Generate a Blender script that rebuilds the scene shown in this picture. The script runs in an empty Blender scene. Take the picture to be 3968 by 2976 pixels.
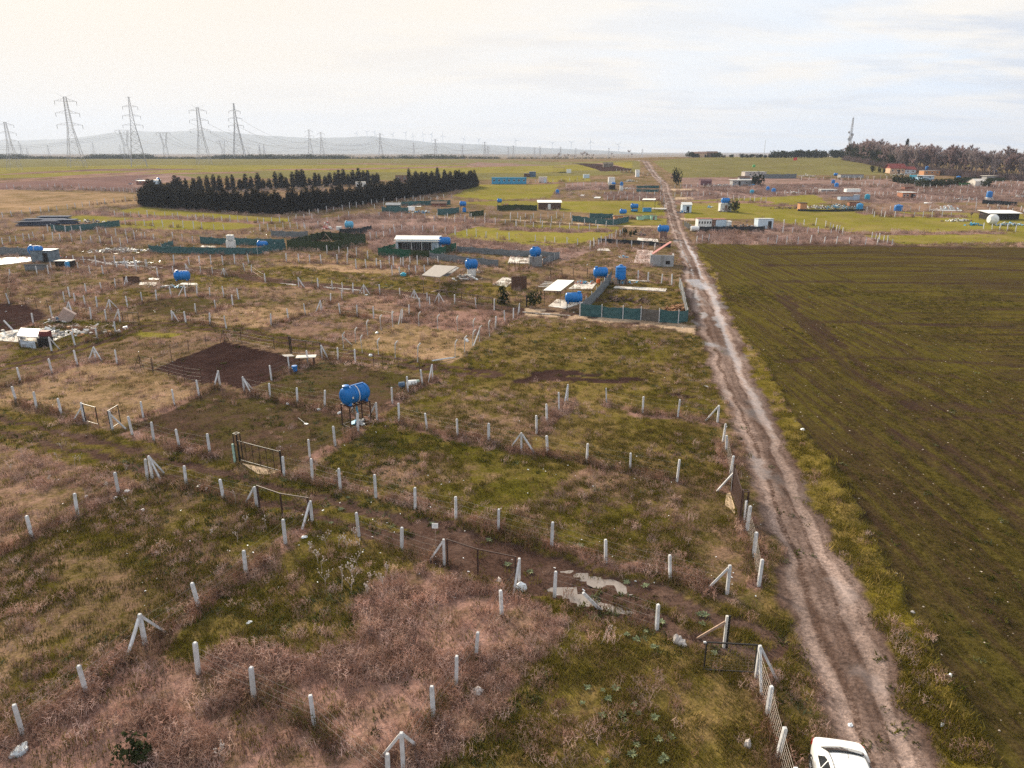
import bpy, bmesh, math, random
import numpy as np
from mathutils import Vector, Matrix, Euler

R = math.radians
random.seed(7)
rng = np.random.default_rng(11)
scene = bpy.context.scene
col = scene.collection

# ------------------------------------------------------------------ camera, sky, sun, exposure
SW, SH, FPX, HOR = 3968.0, 2976.0, 2752.0, 585.0     # frame of the photograph, focal length in its pixels, row of the true horizon
CAMH = 20.0
PITCH = math.atan((SH / 2 - HOR) / FPX)
cd = bpy.data.cameras.new('camera')
cam = bpy.data.objects.new('camera', cd)
col.objects.link(cam)
cam.location = (0, 0, CAMH)
cam.rotation_euler = (math.pi / 2 - PITCH, 0, 0)
cd.sensor_width = 36.0
cd.lens = 36.0 * FPX / SW
cd.clip_start = 0.5
cd.clip_end = 30000
scene.camera = cam

SUN_EL, SUN_AZ = R(27), R(-33)                        # azimuth measured from +Y towards +X
SUND = Vector((math.sin(SUN_AZ) * math.cos(SUN_EL), math.cos(SUN_AZ) * math.cos(SUN_EL), math.sin(SUN_EL)))
sl = bpy.data.lights.new('sun', 'SUN')
sl.energy = 4.6
sl.angle = R(11)
sl.color = (1.0, 0.87, 0.68)
so = bpy.data.objects.new('sun', sl)
so.rotation_euler = (-SUND).to_track_quat('-Z', 'Y').to_euler()
so.location = SUND * 500
col.objects.link(so)

world = bpy.data.worlds.new('World')
scene.world = world
world.use_nodes = True
wn, wl = world.node_tree.nodes, world.node_tree.links
wn.clear()

def N(nodes, typ, **kw):
    n = nodes.new(typ)
    for k, v in kw.items():
        if k.startswith('i_'):
            n.inputs[k[2:].replace('_', ' ')].default_value = v
        else:
            setattr(n, k, v)
    return n

def math_node(nodes, links, op, a, b=None, clamp=False):
    n = nodes.new('ShaderNodeMath')
    n.operation = op
    n.use_clamp = clamp
    for i, v in enumerate((a, b)):
        if v is None:
            continue
        if isinstance(v, (int, float)):
            n.inputs[i].default_value = v
        else:
            links.new(v, n.inputs[i])
    return n.outputs[0]

def mix_col(nodes, links, fac, a, b, blend='MIX'):
    n = nodes.new('ShaderNodeMix')
    n.data_type = 'RGBA'
    n.blend_type = blend
    n.clamp_factor = True
    for sock, v in ((n.inputs[0], fac), (n.inputs[6], a), (n.inputs[7], b)):
        if isinstance(v, (int, float)):
            sock.default_value = v
        elif isinstance(v, (tuple, list)):
            sock.default_value = (*v[:3], 1)
        else:
            links.new(v, sock)
    return n.outputs[2]

def build_world():
    sky = N(wn, 'ShaderNodeTexSky', sky_type='NISHITA', sun_disc=False, sun_elevation=SUN_EL, sun_rotation=SUN_AZ,
            altitude=100, air_density=1.0, dust_density=2.0, ozone_density=1.0)
    tc = wn.new('ShaderNodeTexCoord')
    dirv = tc.outputs['Generated']
    dot = N(wn, 'ShaderNodeVectorMath', operation='DOT_PRODUCT')
    wl.new(dirv, dot.inputs[0])
    dot.inputs[1].default_value = SUND
    c = math_node(wn, wl, 'MAXIMUM', dot.outputs['Value'], 0.0)
    halo = math_node(wn, wl, 'POWER', c, 90.0)
    wide = math_node(wn, wl, 'POWER', c, 2.2)
    sep = wn.new('ShaderNodeSeparateXYZ')
    wl.new(dirv, sep.inputs[0])
    zz = math_node(wn, wl, 'ADD', math_node(wn, wl, 'MAXIMUM', sep.outputs['Z'], 0.0), 0.11)
    cx = math_node(wn, wl, 'DIVIDE', sep.outputs['X'], zz)
    cy = math_node(wn, wl, 'DIVIDE', sep.outputs['Y'], zz)
    comb = wn.new('ShaderNodeCombineXYZ')
    wl.new(cx, comb.inputs[0])
    wl.new(math_node(wn, wl, 'MULTIPLY', cy, 1.7), comb.inputs[1])
    n1 = N(wn, 'ShaderNodeTexNoise', i_Scale=0.55, i_Detail=7.0, i_Roughness=0.58, i_Distortion=0.6)
    n2 = N(wn, 'ShaderNodeTexNoise', i_Scale=0.9, i_Detail=5.0, i_Roughness=0.6)
    wl.new(comb.outputs[0], n1.inputs['Vector'])
    wl.new(comb.outputs[0], n2.inputs['Vector'])
    m1 = N(wn, 'ShaderNodeMapRange', interpolation_type='SMOOTHSTEP')
    m1.inputs['From Min'].default_value = 0.36
    m1.inputs['From Max'].default_value = 0.60
    wl.new(n1.outputs[0], m1.inputs['Value'])
    m2 = N(wn, 'ShaderNodeMapRange', interpolation_type='SMOOTHSTEP')
    m2.inputs['From Min'].default_value = 0.43
    m2.inputs['From Max'].default_value = 0.62
    wl.new(n2.outputs[0], m2.inputs['Value'])
    K = 10.0                                              # the background runs at strength 0.1
    gap = mix_col(wn, wl, 0.93, sky.outputs[0], tuple(K * v for v in (0.43, 0.53, 0.66)))
    grey = tuple(K * v for v in (0.365, 0.405, 0.47))
    pale = tuple(K * v for v in (0.57, 0.543, 0.50))
    cl = mix_col(wn, wl, m2.outputs[0], pale, grey)
    base = mix_col(wn, wl, math_node(wn, wl, 'ADD', math_node(wn, wl, 'MULTIPLY', m1.outputs[0], 0.82), 0.18), gap, cl)
    cream = tuple(K * v for v in (0.56, 0.502, 0.425))
    a1 = mix_col(wn, wl, math_node(wn, wl, 'MULTIPLY', wide, 1.15, clamp=True), base, cream)
    hot = tuple(K * v for v in (1.2, .95, .55))
    a2 = mix_col(wn, wl, 1.0, a1, mix_col(wn, wl, halo, (0, 0, 0), hot), 'ADD')
    bg = wn.new('ShaderNodeBackground')
    bg.inputs['Strength'].default_value = 0.1
    wl.new(a2, bg.inputs['Color'])
    out = wn.new('ShaderNodeOutputWorld')
    wl.new(bg.outputs[0], out.inputs['Surface'])

build_world()
vs = scene.view_settings
vs.view_transform = 'Standard'
vs.look = 'None'
vs.gamma = 1.0
vs.use_curve_mapping = False
vs.exposure = 0.9
cy_ = scene.cycles
cy_.max_bounces = 6
cy_.diffuse_bounces = 2
cy_.glossy_bounces = 2
cy_.transmission_bounces = 3
cy_.transparent_max_bounces = 8
cy_.volume_bounces = 2
cy_.use_denoising = False
cy_.use_adaptive_sampling = False
cy_.sample_clamp_indirect = 6.0

# ------------------------------------------------------------------ helpers: tags, noise, terrain, pixel to ground

def tag(o, label=None, cat=None, group=None, kind=None):
    for k, v in (('label', label), ('category', cat), ('group', group), ('kind', kind)):
        if v:
            o[k] = v
    return o

def empty(name, loc, rz=0.0, label=None, cat=None, group=None):
    o = bpy.data.objects.new(name, None)
    col.objects.link(o)
    o.location = loc
    o.rotation_euler = (0, 0, rz)
    o.empty_display_size = 0.3
    return tag(o, label, cat, group)

def _h(ix, iy, seed):
    n = (ix * 374761393 + iy * 668265263 + seed * 974634777) & 0x7fffffff
    n = ((n ^ (n >> 13)) * 1274126177) & 0x7fffffff
    n = (n ^ (n >> 16)) & 0x7fffffff
    return n / 0x7fffffff

def vnoise(x, y, s, seed=0):
    x = np.asarray(x, float) / s
    y = np.asarray(y, float) / s
    ix = np.floor(x).astype(np.int64)
    iy = np.floor(y).astype(np.int64)
    fx, fy = x - ix, y - iy
    fx = fx * fx * (3 - 2 * fx)
    fy = fy * fy * (3 - 2 * fy)
    a, b = _h(ix, iy, seed), _h(ix + 1, iy, seed)
    c, d = _h(ix, iy + 1, seed), _h(ix + 1, iy + 1, seed)
    return (a * (1 - fx) + b * fx) * (1 - fy) + (c * (1 - fx) + d * fx) * fy

def fbm(x, y, s, seed=0, octv=4):
    t, amp, tot = 0.0, 1.0, 0.0
    for k in range(octv):
        t = t + amp * vnoise(x, y, s / 2 ** k, seed + 17 * k)
        tot += amp
        amp *= 0.55
    return t / tot

def sstep(a, b, v):
    t = np.clip((v - a) / (b - a), 0, 1)
    return t * t * (3 - 2 * t)

def _table(pts):
    ys = np.arange(-1000, 9800, 5.0)
    p = np.array(pts, float)
    z = np.interp(ys, p[:, 0], p[:, 1])
    k = np.exp(-0.5 * (np.arange(-12, 13) / 4.0) ** 2)
    k /= k.sum()
    return ys, np.convolve(np.pad(z, 12, 'edge'), k, 'valid')

_YS, _ZL = _table([(-1000, 0), (150, 0), (180, .2), (250, 1.6), (325, 4), (450, 5.8), (600, 7.5), (800, 9), (1000, 10), (1150, 9), (1500, 2), (2500, 0), (9800, 0)])
_YS, _ZR = _table([(-1000, 0), (150, 0), (185, .3), (250, 2.2), (300, 4.2), (385, 7.4), (450, 10), (520, 13), (600, 14.8), (700, 14.6), (900, 12), (1500, 4), (2500, 0), (9800, 0)])

def zbase(x, y):
    x, y = np.asarray(x, float), np.asarray(y, float)
    w = sstep(0.0, 0.22, x / np.maximum(y, 60.0))
    return np.interp(y, _YS, _ZL) * (1 - w) + np.interp(y, _YS, _ZR) * w

_SP, _CP = math.sin(PITCH), math.cos(PITCH)
_TY = np.concatenate([np.arange(12, 200, 1.0), 200 * 1.012 ** np.arange(0, 330)])

def cast(pts, h=0.0):
    """Points of the ground (or of the level H above it) seen at pixels PTS of the 3968 x 2976 photograph."""
    p = np.atleast_2d(np.array(pts, float))
    u = (p[:, 0] - SW / 2) / FPX
    v = (p[:, 1] - SH / 2) / FPX
    dy = _CP - v * _SP
    dz = -_SP - v * _CP
    sx, sz = u / dy, dz / dy
    yy = _TY[None, :]
    f = CAMH + sz[:, None] * yy - zbase(sx[:, None] * yy, yy) - h
    hit = f < 0
    i = np.where(hit.any(1), hit.argmax(1), len(_TY) - 1)
    i = np.maximum(i, 1)
    a, b = _TY[i - 1], _TY[i]
    for _ in range(25):
        m = (a + b) / 2
        g = CAMH + sz * m - zbase(sx * m, m) - h
        a = np.where(g > 0, m, a)
        b = np.where(g > 0, b, m)
    m = (a + b) / 2
    return np.stack([sx * m, m, zbase(sx * m, m)], 1)

def at_depth(px, py, y):
    """The point at forward distance Y seen at pixel (PX, PY)."""
    u, v = (px - SW / 2) / FPX, (py - SH / 2) / FPX
    dy, dz = _CP - v * _SP, -_SP - v * _CP
    return Vector((u / dy * y, y, CAMH + dz / dy * y))

TILE = dict(a=(0, 300), b=(1000, 300), c=(1968, 400), d=(2968, 400), e=(0, 1000), f=(1000, 1000), g=(1968, 1000), h=(2968, 1150),
            i=(0, 1600), j=(1000, 1600), k=(1968, 1600), l=(0, 2226), m=(1000, 2226), n=(1968, 2226), o=(2968, 2226))

def S(t, *xy):
    ox, oy = TILE[t]
    return [(ox + xy[i] / 2.212, oy + xy[i + 1] / 2.212) for i in range(0, len(xy), 2)]

def inpoly(x, y, poly):
    x, y = np.asarray(x), np.asarray(y)
    ins = np.zeros(x.shape, bool)
    n = len(poly)
    for i in range(n):
        x0, y0 = poly[i][:2]
        x1, y1 = poly[(i + 1) % n][:2]
        if y0 == y1:
            continue
        c = ((y0 > y) != (y1 > y)) & (x < (x1 - x0) * (y - y0) / (y1 - y0) + x0)
        ins ^= c
    return ins

# ------------------------------------------------------------------ materials

def new_mat(name):
    m = bpy.data.materials.new(name)
    m.use_nodes = True
    nt = m.node_tree
    b = nt.nodes.get('Principled BSDF')
    return m, nt.nodes, nt.links, b

MATS = {}

def mat(name, colr, rough=0.8, var=0.18, scale=3.0, metal=0.0, spec=0.3, dirt=None, dirt_amt=0.0, stretch=None, bump=0.0, rand=0.0, coat=0.0):
    """Plain surface with two scales of colour variation, optional dirt blotches and bump."""
    if name in MATS:
        return MATS[name]
    m, n, l, b = new_mat(name)
    tc = n.new('ShaderNodeTexCoord')
    src = tc.outputs['Object']
    if stretch:
        mp = n.new('ShaderNodeMapping')
        mp.inputs['Scale'].default_value = stretch
        l.new(src, mp.inputs['Vector'])
        src = mp.outputs[0]
    oi = n.new('ShaderNodeObjectInfo')
    ad = N(n, 'ShaderNodeVectorMath', operation='ADD')
    l.new(src, ad.inputs[0])
    sc = N(n, 'ShaderNodeVectorMath', operation='SCALE')
    sc.inputs['Scale'].default_value = 0.37
    l.new(oi.outputs['Location'], sc.inputs[0])
    l.new(sc.outputs[0], ad.inputs[1])
    tx = N(n, 'ShaderNodeTexNoise', i_Scale=scale, i_Detail=6.0, i_Roughness=0.65)
    l.new(ad.outputs[0], tx.inputs['Vector'])
    dark = tuple(max(0, c * (1 - var * 1.6)) for c in colr)
    lite = tuple(min(1, c * (1 + var)) for c in colr)
    rm = N(n, 'ShaderNodeMapRange')
    rm.inputs['From Min'].default_value = 0.3
    rm.inputs['From Max'].default_value = 0.7
    l.new(tx.outputs[0], rm.inputs['Value'])
    c = mix_col(n, l, rm.outputs[0], dark, lite)
    if dirt is not None:
        t2 = N(n, 'ShaderNodeTexNoise', i_Scale=scale * 0.45, i_Detail=8.0, i_Roughness=0.7)
        l.new(ad.outputs[0], t2.inputs['Vector'])
        r2 = N(n, 'ShaderNodeMapRange')
        r2.inputs['From Min'].default_value = 0.47
        r2.inputs['From Max'].default_value = 0.68
        r2.inputs['To Max'].default_value = dirt_amt
        l.new(t2.outputs[0], r2.inputs['Value'])
        c = mix_col(n, l, r2.outputs[0], c, dirt)
    if rand:
        hv = n.new('ShaderNodeHueSaturation')
        mr = N(n, 'ShaderNodeMapRange')
        mr.inputs['To Min'].default_value = 1 - rand
        mr.inputs['To Max'].default_value = 1 + rand
        l.new(oi.outputs['Random'], mr.inputs['Value'])
        l.new(mr.outputs[0], hv.inputs['Value'])
        l.new(c, hv.inputs['Color'])
        c = hv.outputs[0]
    l.new(c, b.inputs['Base Color'])
    b.inputs['Roughness'].default_value = rough
    b.inputs['Metallic'].default_value = metal
    b.inputs['Specular IOR Level'].default_value = spec
    b.inputs['Coat Weight'].default_value = coat
    if bump:
        bp = N(n, 'ShaderNodeBump')
        bp.inputs['Strength'].default_value = bump
        bp.inputs['Distance'].default_value = 0.02
        l.new(tx.outputs[0], bp.inputs['Height'])
        l.new(bp.outputs[0], b.inputs['Normal'])
    MATS[name] = m
    return m

# ------------------------------------------------------------------ fence runs: label, style, post bases in pixels (c marks a braced corner)
FENCES = [
    ('near track wire fence from the tripod corner to the left rail gateway', 'concrete', '590,1851c 723,1885 866,1928 995,1962c', 2),
    ('wire fence falling from the tripod corner at the track down to the left border', 'concrete', '572,1860 460,1914 301,1996 124,2084 -70,2175', 2),
    ('near wire fence climbing from the bottom left corner past two braced corners to the track', 'concrete',
     '88,2843 334,2683 563,2497c 773,2359 954,2228 1106,2102 1210,2023c', 2),
    ('wire fence on the near edge of the reddish weed plot, descending from the braced corner', 'concrete', '769,2610 985,2712 1219,2818 1506,3060', 2),
    ('wire fence dividing the pinkish weed plot from the olive plot beside the parked white car', 'concrete', '1563,2972c 1680,2793 1768,2660 1845,2545 1944,2386 2012,2262c', 2),
    ('short wire fence on the near side of the track, between the two topped rail gates', 'concrete', '1391,2077 1557,2129 1722,2181c', 2),
    ('wire fence beside the two long puddles, one post leaning over steeply', 'concrete', '2149,2303 2322,2348L 2545,2432', 2),
    ('roadside wire mesh fence by the parked car, starting at the open black gate', 'concrete', '2930,2628c 2973,2771 3013,2938 3062,3120', 3),
    ('roadside wire mesh fence south of the brown sheet gate, ending at a broken brace', 'concrete', '2886,2025 2894,2057 2920,2160 2940,2267', 3),
    ('roadside wire fence north of the brown sheet gate with a lone raking strut', 'concrete', '2800,1722 2813,1763 2829,1846 2836,1905', 3),
    ('long wire fence on the far side of the puddled track, one post every few metres', 'concrete',
     '1102,1846 1212,1867 1319,1897 1457,1930 1609,1973 1767,2011 1931,2061 2138,2118 2347,2181 2596,2249 2817,2301c', 2),
    ('wire fence along the near edge of the tank plot, left of the black picket gate', 'concrete', '513,1684 596,1706 696,1736 814,1760', 2),
    ('wire fence on the near edge of the straw plot, left of the double frame gate', 'concrete', '63,1556 142,1581 238,1606 326,1630', 2),
    ('wire fence between the straw plot and the dug plot with the blue tank', 'concrete', '555,1615 676,1567 771,1531 852,1493c', 2),
    ('wire fence behind the dug plot, running just in front of the blue tank on legs', 'concrete', '947,1518c 1047,1540 1153,1563 1258,1578 1365,1601 1461,1626c', 2),
    ('wire fence from the tank corner towards the road, crossing the green plots', 'concrete', '1547,1637 1655,1665 1773,1692 1894,1719 2020,1749c 2122,1760 2273,1792 2441,1828 2623,1867', 2),
    ('short wire fence under the blue tank, closing the dug plot from the green one', 'concrete', '1201,1774 1299,1729 1387,1671', 2),
    ('wire fence from the tank corner up to the tripod corner beside the bent posts', 'concrete', '1520,1561 1581,1520 1637,1493 1676,1468c', 2),
    ('wire fence rising with reddish weeds to the braced apex in the open meadow', 'concrete', '2079,1681 2119,1637 2166,1590 2199,1551c', 2),
    ('wire fence along the far edge of the olive roadside plot, ending at a raking strut', 'concrete', '2350,1567 2490,1601 2626,1617 2780,1637c', 2),
    ('wire fence on the far edge of the straw plot at the left border', 'concrete', '-20,1505 80,1481 202,1445 300,1414 371,1393c 454,1409', 2),
    ('rusty pole fence behind the dark dug square, with a tripod of poles at its apex', 'rusty', '595,1436 664,1389 732,1366 800,1344 870,1323c 935,1330 1063,1352', 2),
    ('rusty pole fence along the near side of the dark dug square', 'rusty', '545,1424c 592,1440 654,1457 714,1470 782,1484', 2),
    ('wire fence from the black spiked gate along the rutted track to the right', 'concrete', '1248,1386c 1310,1395 1377,1405', 2),
    ('rusty pole fence with thin stakes beside the rutted track', 'rusty', '1448,1425 1484,1430 1546,1433 1626,1440', 1),
    ('wire fence between the dark dug square and the small dug plot', 'concrete', '1052,1470 1122,1436 1193,1409', 2),
    ('fence of bent topped concrete posts on the left of the unfinished plot', 'bent', '1331,1348s 1378,1325 1425,1300 1477,1278 1522,1264 1555,1251c', 0),
    ('row of bent topped concrete posts along the near side of the unfinished plot', 'bent', '1404,1364 1466,1371 1531,1384 1618,1400', 0),
    ('row of bent topped concrete posts on the right of the unfinished plot', 'bent', '1763,1384 1800,1362 1830,1341 1858,1321s 1897,1303', 0),
    ('row of bent topped concrete posts at the rear of the unfinished plot', 'bent', '1623,1262 1696,1273 1774,1282 1834,1294', 0),
    ('short wire fence joining the bent posts to the muddy cross track', 'concrete', '1919,1271 1956,1249 1989,1233 2013,1215c', 1),
    ('wire fence on the near bank of the muddy cross track, three braced corners', 'concrete', '1158,1111c 1233,1117 1288,1122 1329,1131 1368,1135 1411,1138c 1472,1140 1549,1149 1606,1160c 1655,1168 1701,1174c 1762,1176 1844,1192 1915,1199', 1),
    ('wire fence sloping left from the muddy track through pale straw plots', 'concrete', '1325,1160 1281,1174 1244,1205c 1183,1219 1118,1240 1051,1260', 1),
    ('wire fence across the reddish plots behind the bent posts', 'concrete', '1318,1215 1384,1224 1448,1231 1520,1248', 1),
    ('wire fence linking the muddy track to the bent post plot', 'concrete', '1666,1188 1627,1194 1585,1221 1557,1245', 1),
    ('wire fence in front of the olive strip left of the low blue tank', 'concrete', '719,1145c 664,1149 607,1163 552,1174 495,1190 429,1199c 377,1192 332,1188 292,1176 251,1172', 1),
    ('wire fence behind the olive strip left of the low blue tank', 'concrete', '271,1151 335,1138 394,1129 448,1118 495,1106c', 1),
    ('wire fence to the right of the low blue tank past dry tussocks', 'concrete', '764,1145 814,1151 868,1150 925,1160', 1),
    ('wire fence across the tilled brown patch to the leaning pale post pair', 'concrete', '902,1181 836,1201 759,1215 669,1242c 720,1249 814,1258 877,1271', 1),
    ('wire fence beyond the rubbish yard along the dark dug soil', 'concrete', '203,1231 273,1212c 353,1235 412,1244 466,1246c', 1),
    ('wire fence round the rubbish yard at the left border', 'concrete', '47,1273L 129,1253 448,1296 377,1314 290,1335 200,1359c', 1),
    ('stakes and thin wire behind the rubbish yard, one with a white cap', 'rusty', '102,1190 143,1194 188,1203 233,1212', 1),
    ('wire fence running left of the small dark shed on the far left plots', 'concrete', '36,1176 40,1077 145,1064 188,1062 202,1048 305,1048 350,1062', 1),
    ('wire fence on the far bank of the muddy track left of the blue tank', 'concrete', '400,1062 455,1048 495,1044 530,1052c 566,1042 612,1076 672,1064', 1),
    ('wire fence with a tripod corner just behind the low blue tank', 'concrete', '722,1055c 778,1062 824,1066 870,1072c 948,1052 975,1060 1028,1094', 1),
]
FAR_FENCES = [   # label, from, to, posts
    ('far fence across the straw field left of the conifer hedge', S('a', 20, 1205, 900, 1085), 13),
    ('far fence row climbing beside the conifer hedge corner', S('a', 900, 1085, 1230, 1045), 5),
    ('far fence of close pale posts in front of the red shack', S('a', 685, 962, 1215, 990), 15),
    ('far fence below the reddish ploughed field at the left border', S('a', 60, 955, 680, 945), 10),
    ('far fence along the teal netted yard with grey sheet stacks', S('a', 405, 1320, 700, 1335), 5),
    ('far fence between the yellow strips in front of the hedge', S('a', 985, 1185, 1480, 1210), 8),
    ('far fence along the second yellow strip below the hedge', S('a', 1530, 1215, 2212, 1250), 10),
    ('far fence on the near edge of the yellow strip with a raking strut', S('a', 1080, 1262, 1920, 1320), 11),
    ('far fence row across the dry plot in front of the teal yard', S('a', 840, 1350, 1330, 1400), 7),
    ('far fence row behind the heap of white boards', S('a', 290, 1390, 960, 1440), 9),
    ('far fence row right of the heap of white boards', S('a', 1040, 1455, 1210, 1385), 4),
    ('far fence row between the dry plot and the folded teal net', S('a', 1485, 1398, 1650, 1420), 3),
    ('far fence row on the track behind the teal yard with the white tank', S('a', 1500, 1615, 2130, 1600), 7),
    ('far fence along the foot of the conifer hedge', S('b', 445, 1178, 1080, 1080), 11),
    ('far fence continuing past the hedge end towards the blue container', S('b', 1190, 1065, 1660, 1035), 8),
    ('far fence row left of the two figures in the pale weeds', S('b', 50, 1262, 465, 1215), 7),
    ('far fence row behind the big dark green enclosure', S('b', 400, 1310, 780, 1210), 5),
    ('far fence along the pale lane in front of the teal hut yard', S('b', 1040, 1202, 1940, 1215), 10),
    ('far fence on the near side of the pale lane', S('b', 1510, 1228, 2212, 1265), 9),
    ('far fence continuing along the pale lane towards the road', S('c', 70, 1062, 770, 1092), 10),
    ('far fence on the upper side of the pale lane towards the road', S('c', 20, 1012, 840, 1055), 10),
    ('far fence across the pale weeds behind the white roofed cabin', S('b', 1070, 1310, 1690, 1345), 8),
    ('far fence on the right rim of the yellow field behind the cabin', S('b', 1690, 1350, 2150, 1395), 6),
    ('far fence between the dry plot and the green netted cabin', S('b', 600, 1520, 940, 1560), 5),
    ('far fence row in the olive plot left of the cabin', S('b', 240, 1585, 770, 1605), 6),
    ('far fence row with strut in front of the green net', S('b', 840, 1640, 1300, 1610), 6),
    ('far fence before the straw plot below the cabin', S('b', 1060, 1640, 1540, 1600), 6),
    ('far fence row around the wooden canopy yard', S('f', 1150, 145, 1430, 130), 5),
    ('double row of grey posts leading to the walled garden by the road', S('c', 700, 1260, 980, 1130), 10),
    ('far fence on the near side of the walled garden by the road', S('c', 740, 1215, 1260, 1255), 6),
    ('far fence left of the grey block plinth', S('c', 240, 1190, 600, 1220), 5),
    ('black stakes beside the grey block plinth yard', S('c', 10, 1440, 260, 1395), 6),
    ('dark stakes along the wet lane behind the twin blue tanks', S('c', 370, 1500, 890, 1500), 6),
    ('far fence posts along the wet lane towards the road', S('c', 1120, 1520, 1395, 1560), 4),
    ('far fence across the red weeds right of the blue tank hut', S('c', 850, 830, 1310, 840), 9),
    ('far fence before the weedy rectangle with the white stand', S('c', 500, 715, 860, 700), 8),
    ('far fence close to the road along the net strips', S('c', 1310, 700, 1340, 900), 6),
    ('far white fence posts beside the top of the road', S('c', 930, 585, 1200, 625), 9),
    ('far fence behind the blue container', S('c', 100, 690, 660, 660), 9),
    ('far fence in front of the flat roofed long house', S('c', 1430, 730, 1860, 725), 10),
    ('far fence across the dry plot right of the road', S('c', 1430, 800, 1880, 800), 10),
    ('far fence row below the flat roofed long house', S('c', 1890, 830, 2212, 845), 8),
    ('dark net topped fence in front of the white greenhouse hut', S('c', 1560, 1120, 2190, 1120), 7),
    ('far fence along the far edge of the sown field', S('c', 1620, 1185, 1720, 1185), 3),
    ('far fence posts at the corner of the yellow meadow', S('d', 140, 1105, 560, 1125), 5),
    ('far fence on the far side of the pinkish corner plot', S('d', 150, 1050, 430, 1045), 4),
    ('fan of pale posts closing the pinkish corner plot', S('d', 515, 1060, 660, 1120), 6),
    ('far fence at the edge of the sown field near the corner plot', S('d', 10, 1200, 270, 1200), 4),
    ('far fence over the near edge of the yellow meadow', S('d', 375, 1195, 950, 1210), 6),
    ('fan of pale posts at the tip of the yellow meadow', S('d', 905, 1160, 1080, 1215), 6),
    ('far fence below the vertical blue tank in the meadow', S('d', 930, 975, 1590, 975), 9),
    ('far fence behind the vertical blue tank in the meadow', S('d', 990, 925, 1400, 925), 6),
    ('far fence left of the tall blue tank at the right', S('d', 1720, 880, 2180, 925), 6),
    ('far fence in front of the white drum yard', S('d', 1870, 1075, 2140, 1100), 5),
    ('far fence row right of the brick hut', S('d', 1290, 835, 1360, 840), 3),
    ('far fence behind the brick hut', S('d', 890, 800, 1160, 800), 8),
    ('far fence row across the pink weeds below the forest', S('d', 1350, 735, 2212, 725), 17),
    ('far fence row nearest the pink weeds below the forest', S('d', 1300, 775, 2200, 790), 16),
    ('far fence row up the pink weeds left of the hedge garden', S('d', 640, 665, 1090, 645), 9),
    ('far fence row behind the white sheeted hotbed', S('d', 850, 700, 1400, 720), 10),
    ('far fence below the orange walled junk yard', S('d', 860, 935, 985, 970), 3),
    ('far fence row through the mauve weeds below the garden hedge, upper', S('d', 1290, 700, 2212, 690), 16),
    ('far fence row through the mauve weeds left of the brick hut', S('d', 640, 700, 1150, 735), 9),
    ('far fence row beside the two upright tanks below the long house', S('d', 90, 790, 640, 775), 10),
    ('far fence row between the junk yard and the tank near the right border', S('d', 1360, 840, 1800, 850), 8),
    ('far fence row in front of the low grey sheds by the hill field', S('d', 300, 660, 860, 650), 10),
    ('far fence row across weeds behind the pale lane, left of the nets', S('c', 20, 985, 540, 985), 9),
    ('far fence row over the dry strip below the teal net strips', S('c', 830, 790, 1310, 795), 9),
    ('far fence row along the dry weeds right of the dark green enclosure', S('b', 960, 1400, 1180, 1345), 5),
    ('far fence row between the conifer hedge and the teal hut yard', S('b', 1000, 1130, 1540, 1060), 9),
    ('far fence row over the dry strip left of the two pale figures', S('b', 20, 1320, 400, 1290), 7),
    ('far fence row behind the tarpaulin shack at the left border', S('a', 20, 1440, 260, 1400), 5),
    ('far fence row below the heap of white boards', S('a', 640, 1600, 1260, 1640), 8),
    ('far fence at the right border by the blue tank', S('d', 1800, 930, 2200, 945), 5),
]

def parse_posts(s):
    out = []
    for q in s.split():
        f = ''
        while q[-1].isalpha():
            f += q[-1]
            q = q[:-1]
        a, b = q.split(',')
        out.append(((float(a), float(b)), f))
    return out

FENCE_DIRT = []
for _l, _s, _p, _w in FENCES:
    if _w and _s != 'rusty':
        FENCE_DIRT.append([tuple(q[:2]) for q in cast([a for a, f in parse_posts(_p)])])
for _l, _p, _n in FAR_FENCES:
    FENCE_DIRT.append([tuple(q[:2]) for q in cast(_p)])

# ------------------------------------------------------------------ ground: layout of roads, tracks, plots (pixels of the photograph cast onto the terrain)
ROAD_L = cast([(3265, 2976), (3180, 2678), (3117, 2497), (3030, 2226), (2968, 2007), (2899, 1826), (2854, 1659), (2800, 1550), (2732, 1362), (2690, 1250), (2646, 1090), (2632, 1000), (2587, 852), (2560, 716), (2522, 680), (2488, 626)])
ROAD_R = cast([(3610, 2976), (3488, 2678), (3420, 2497), (3307, 2226), (3165, 1980), (3117, 1900), (3036, 1738), (2968, 1559), (2913, 1407), (2840, 1230), (2773, 1090), (2709, 1000), (2642, 852), (2594, 716), (2551, 680), (2517, 626)])

def _edge(y, p):
    o = np.argsort(p[:, 1])
    px, py = p[o, 0], p[o, 1]
    v = np.interp(y, py, px)
    s = (px[2] - px[0]) / (py[2] - py[0])
    return np.where(y < py[0], px[0] + (y - py[0]) * s, v)

def road_uv(x, y):
    """Signed offset from the road's centre line and half width there."""
    yw = y
    l, r = _edge(yw, ROAD_L), _edge(yw, ROAD_R)
    yr = ROAD_L[-1, 1]
    hw = np.clip((r - l) / 2, 1.7, 3.0) + .9 * (vnoise(x * .5, y, 2.2, 5) - .5) + .5 * (vnoise(x, y, .9, 6) - .5)
    c = (l + r) / 2 + .5 * (vnoise(x * 0, y, 16, 7) - .5)
    return x - c, hw

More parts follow.
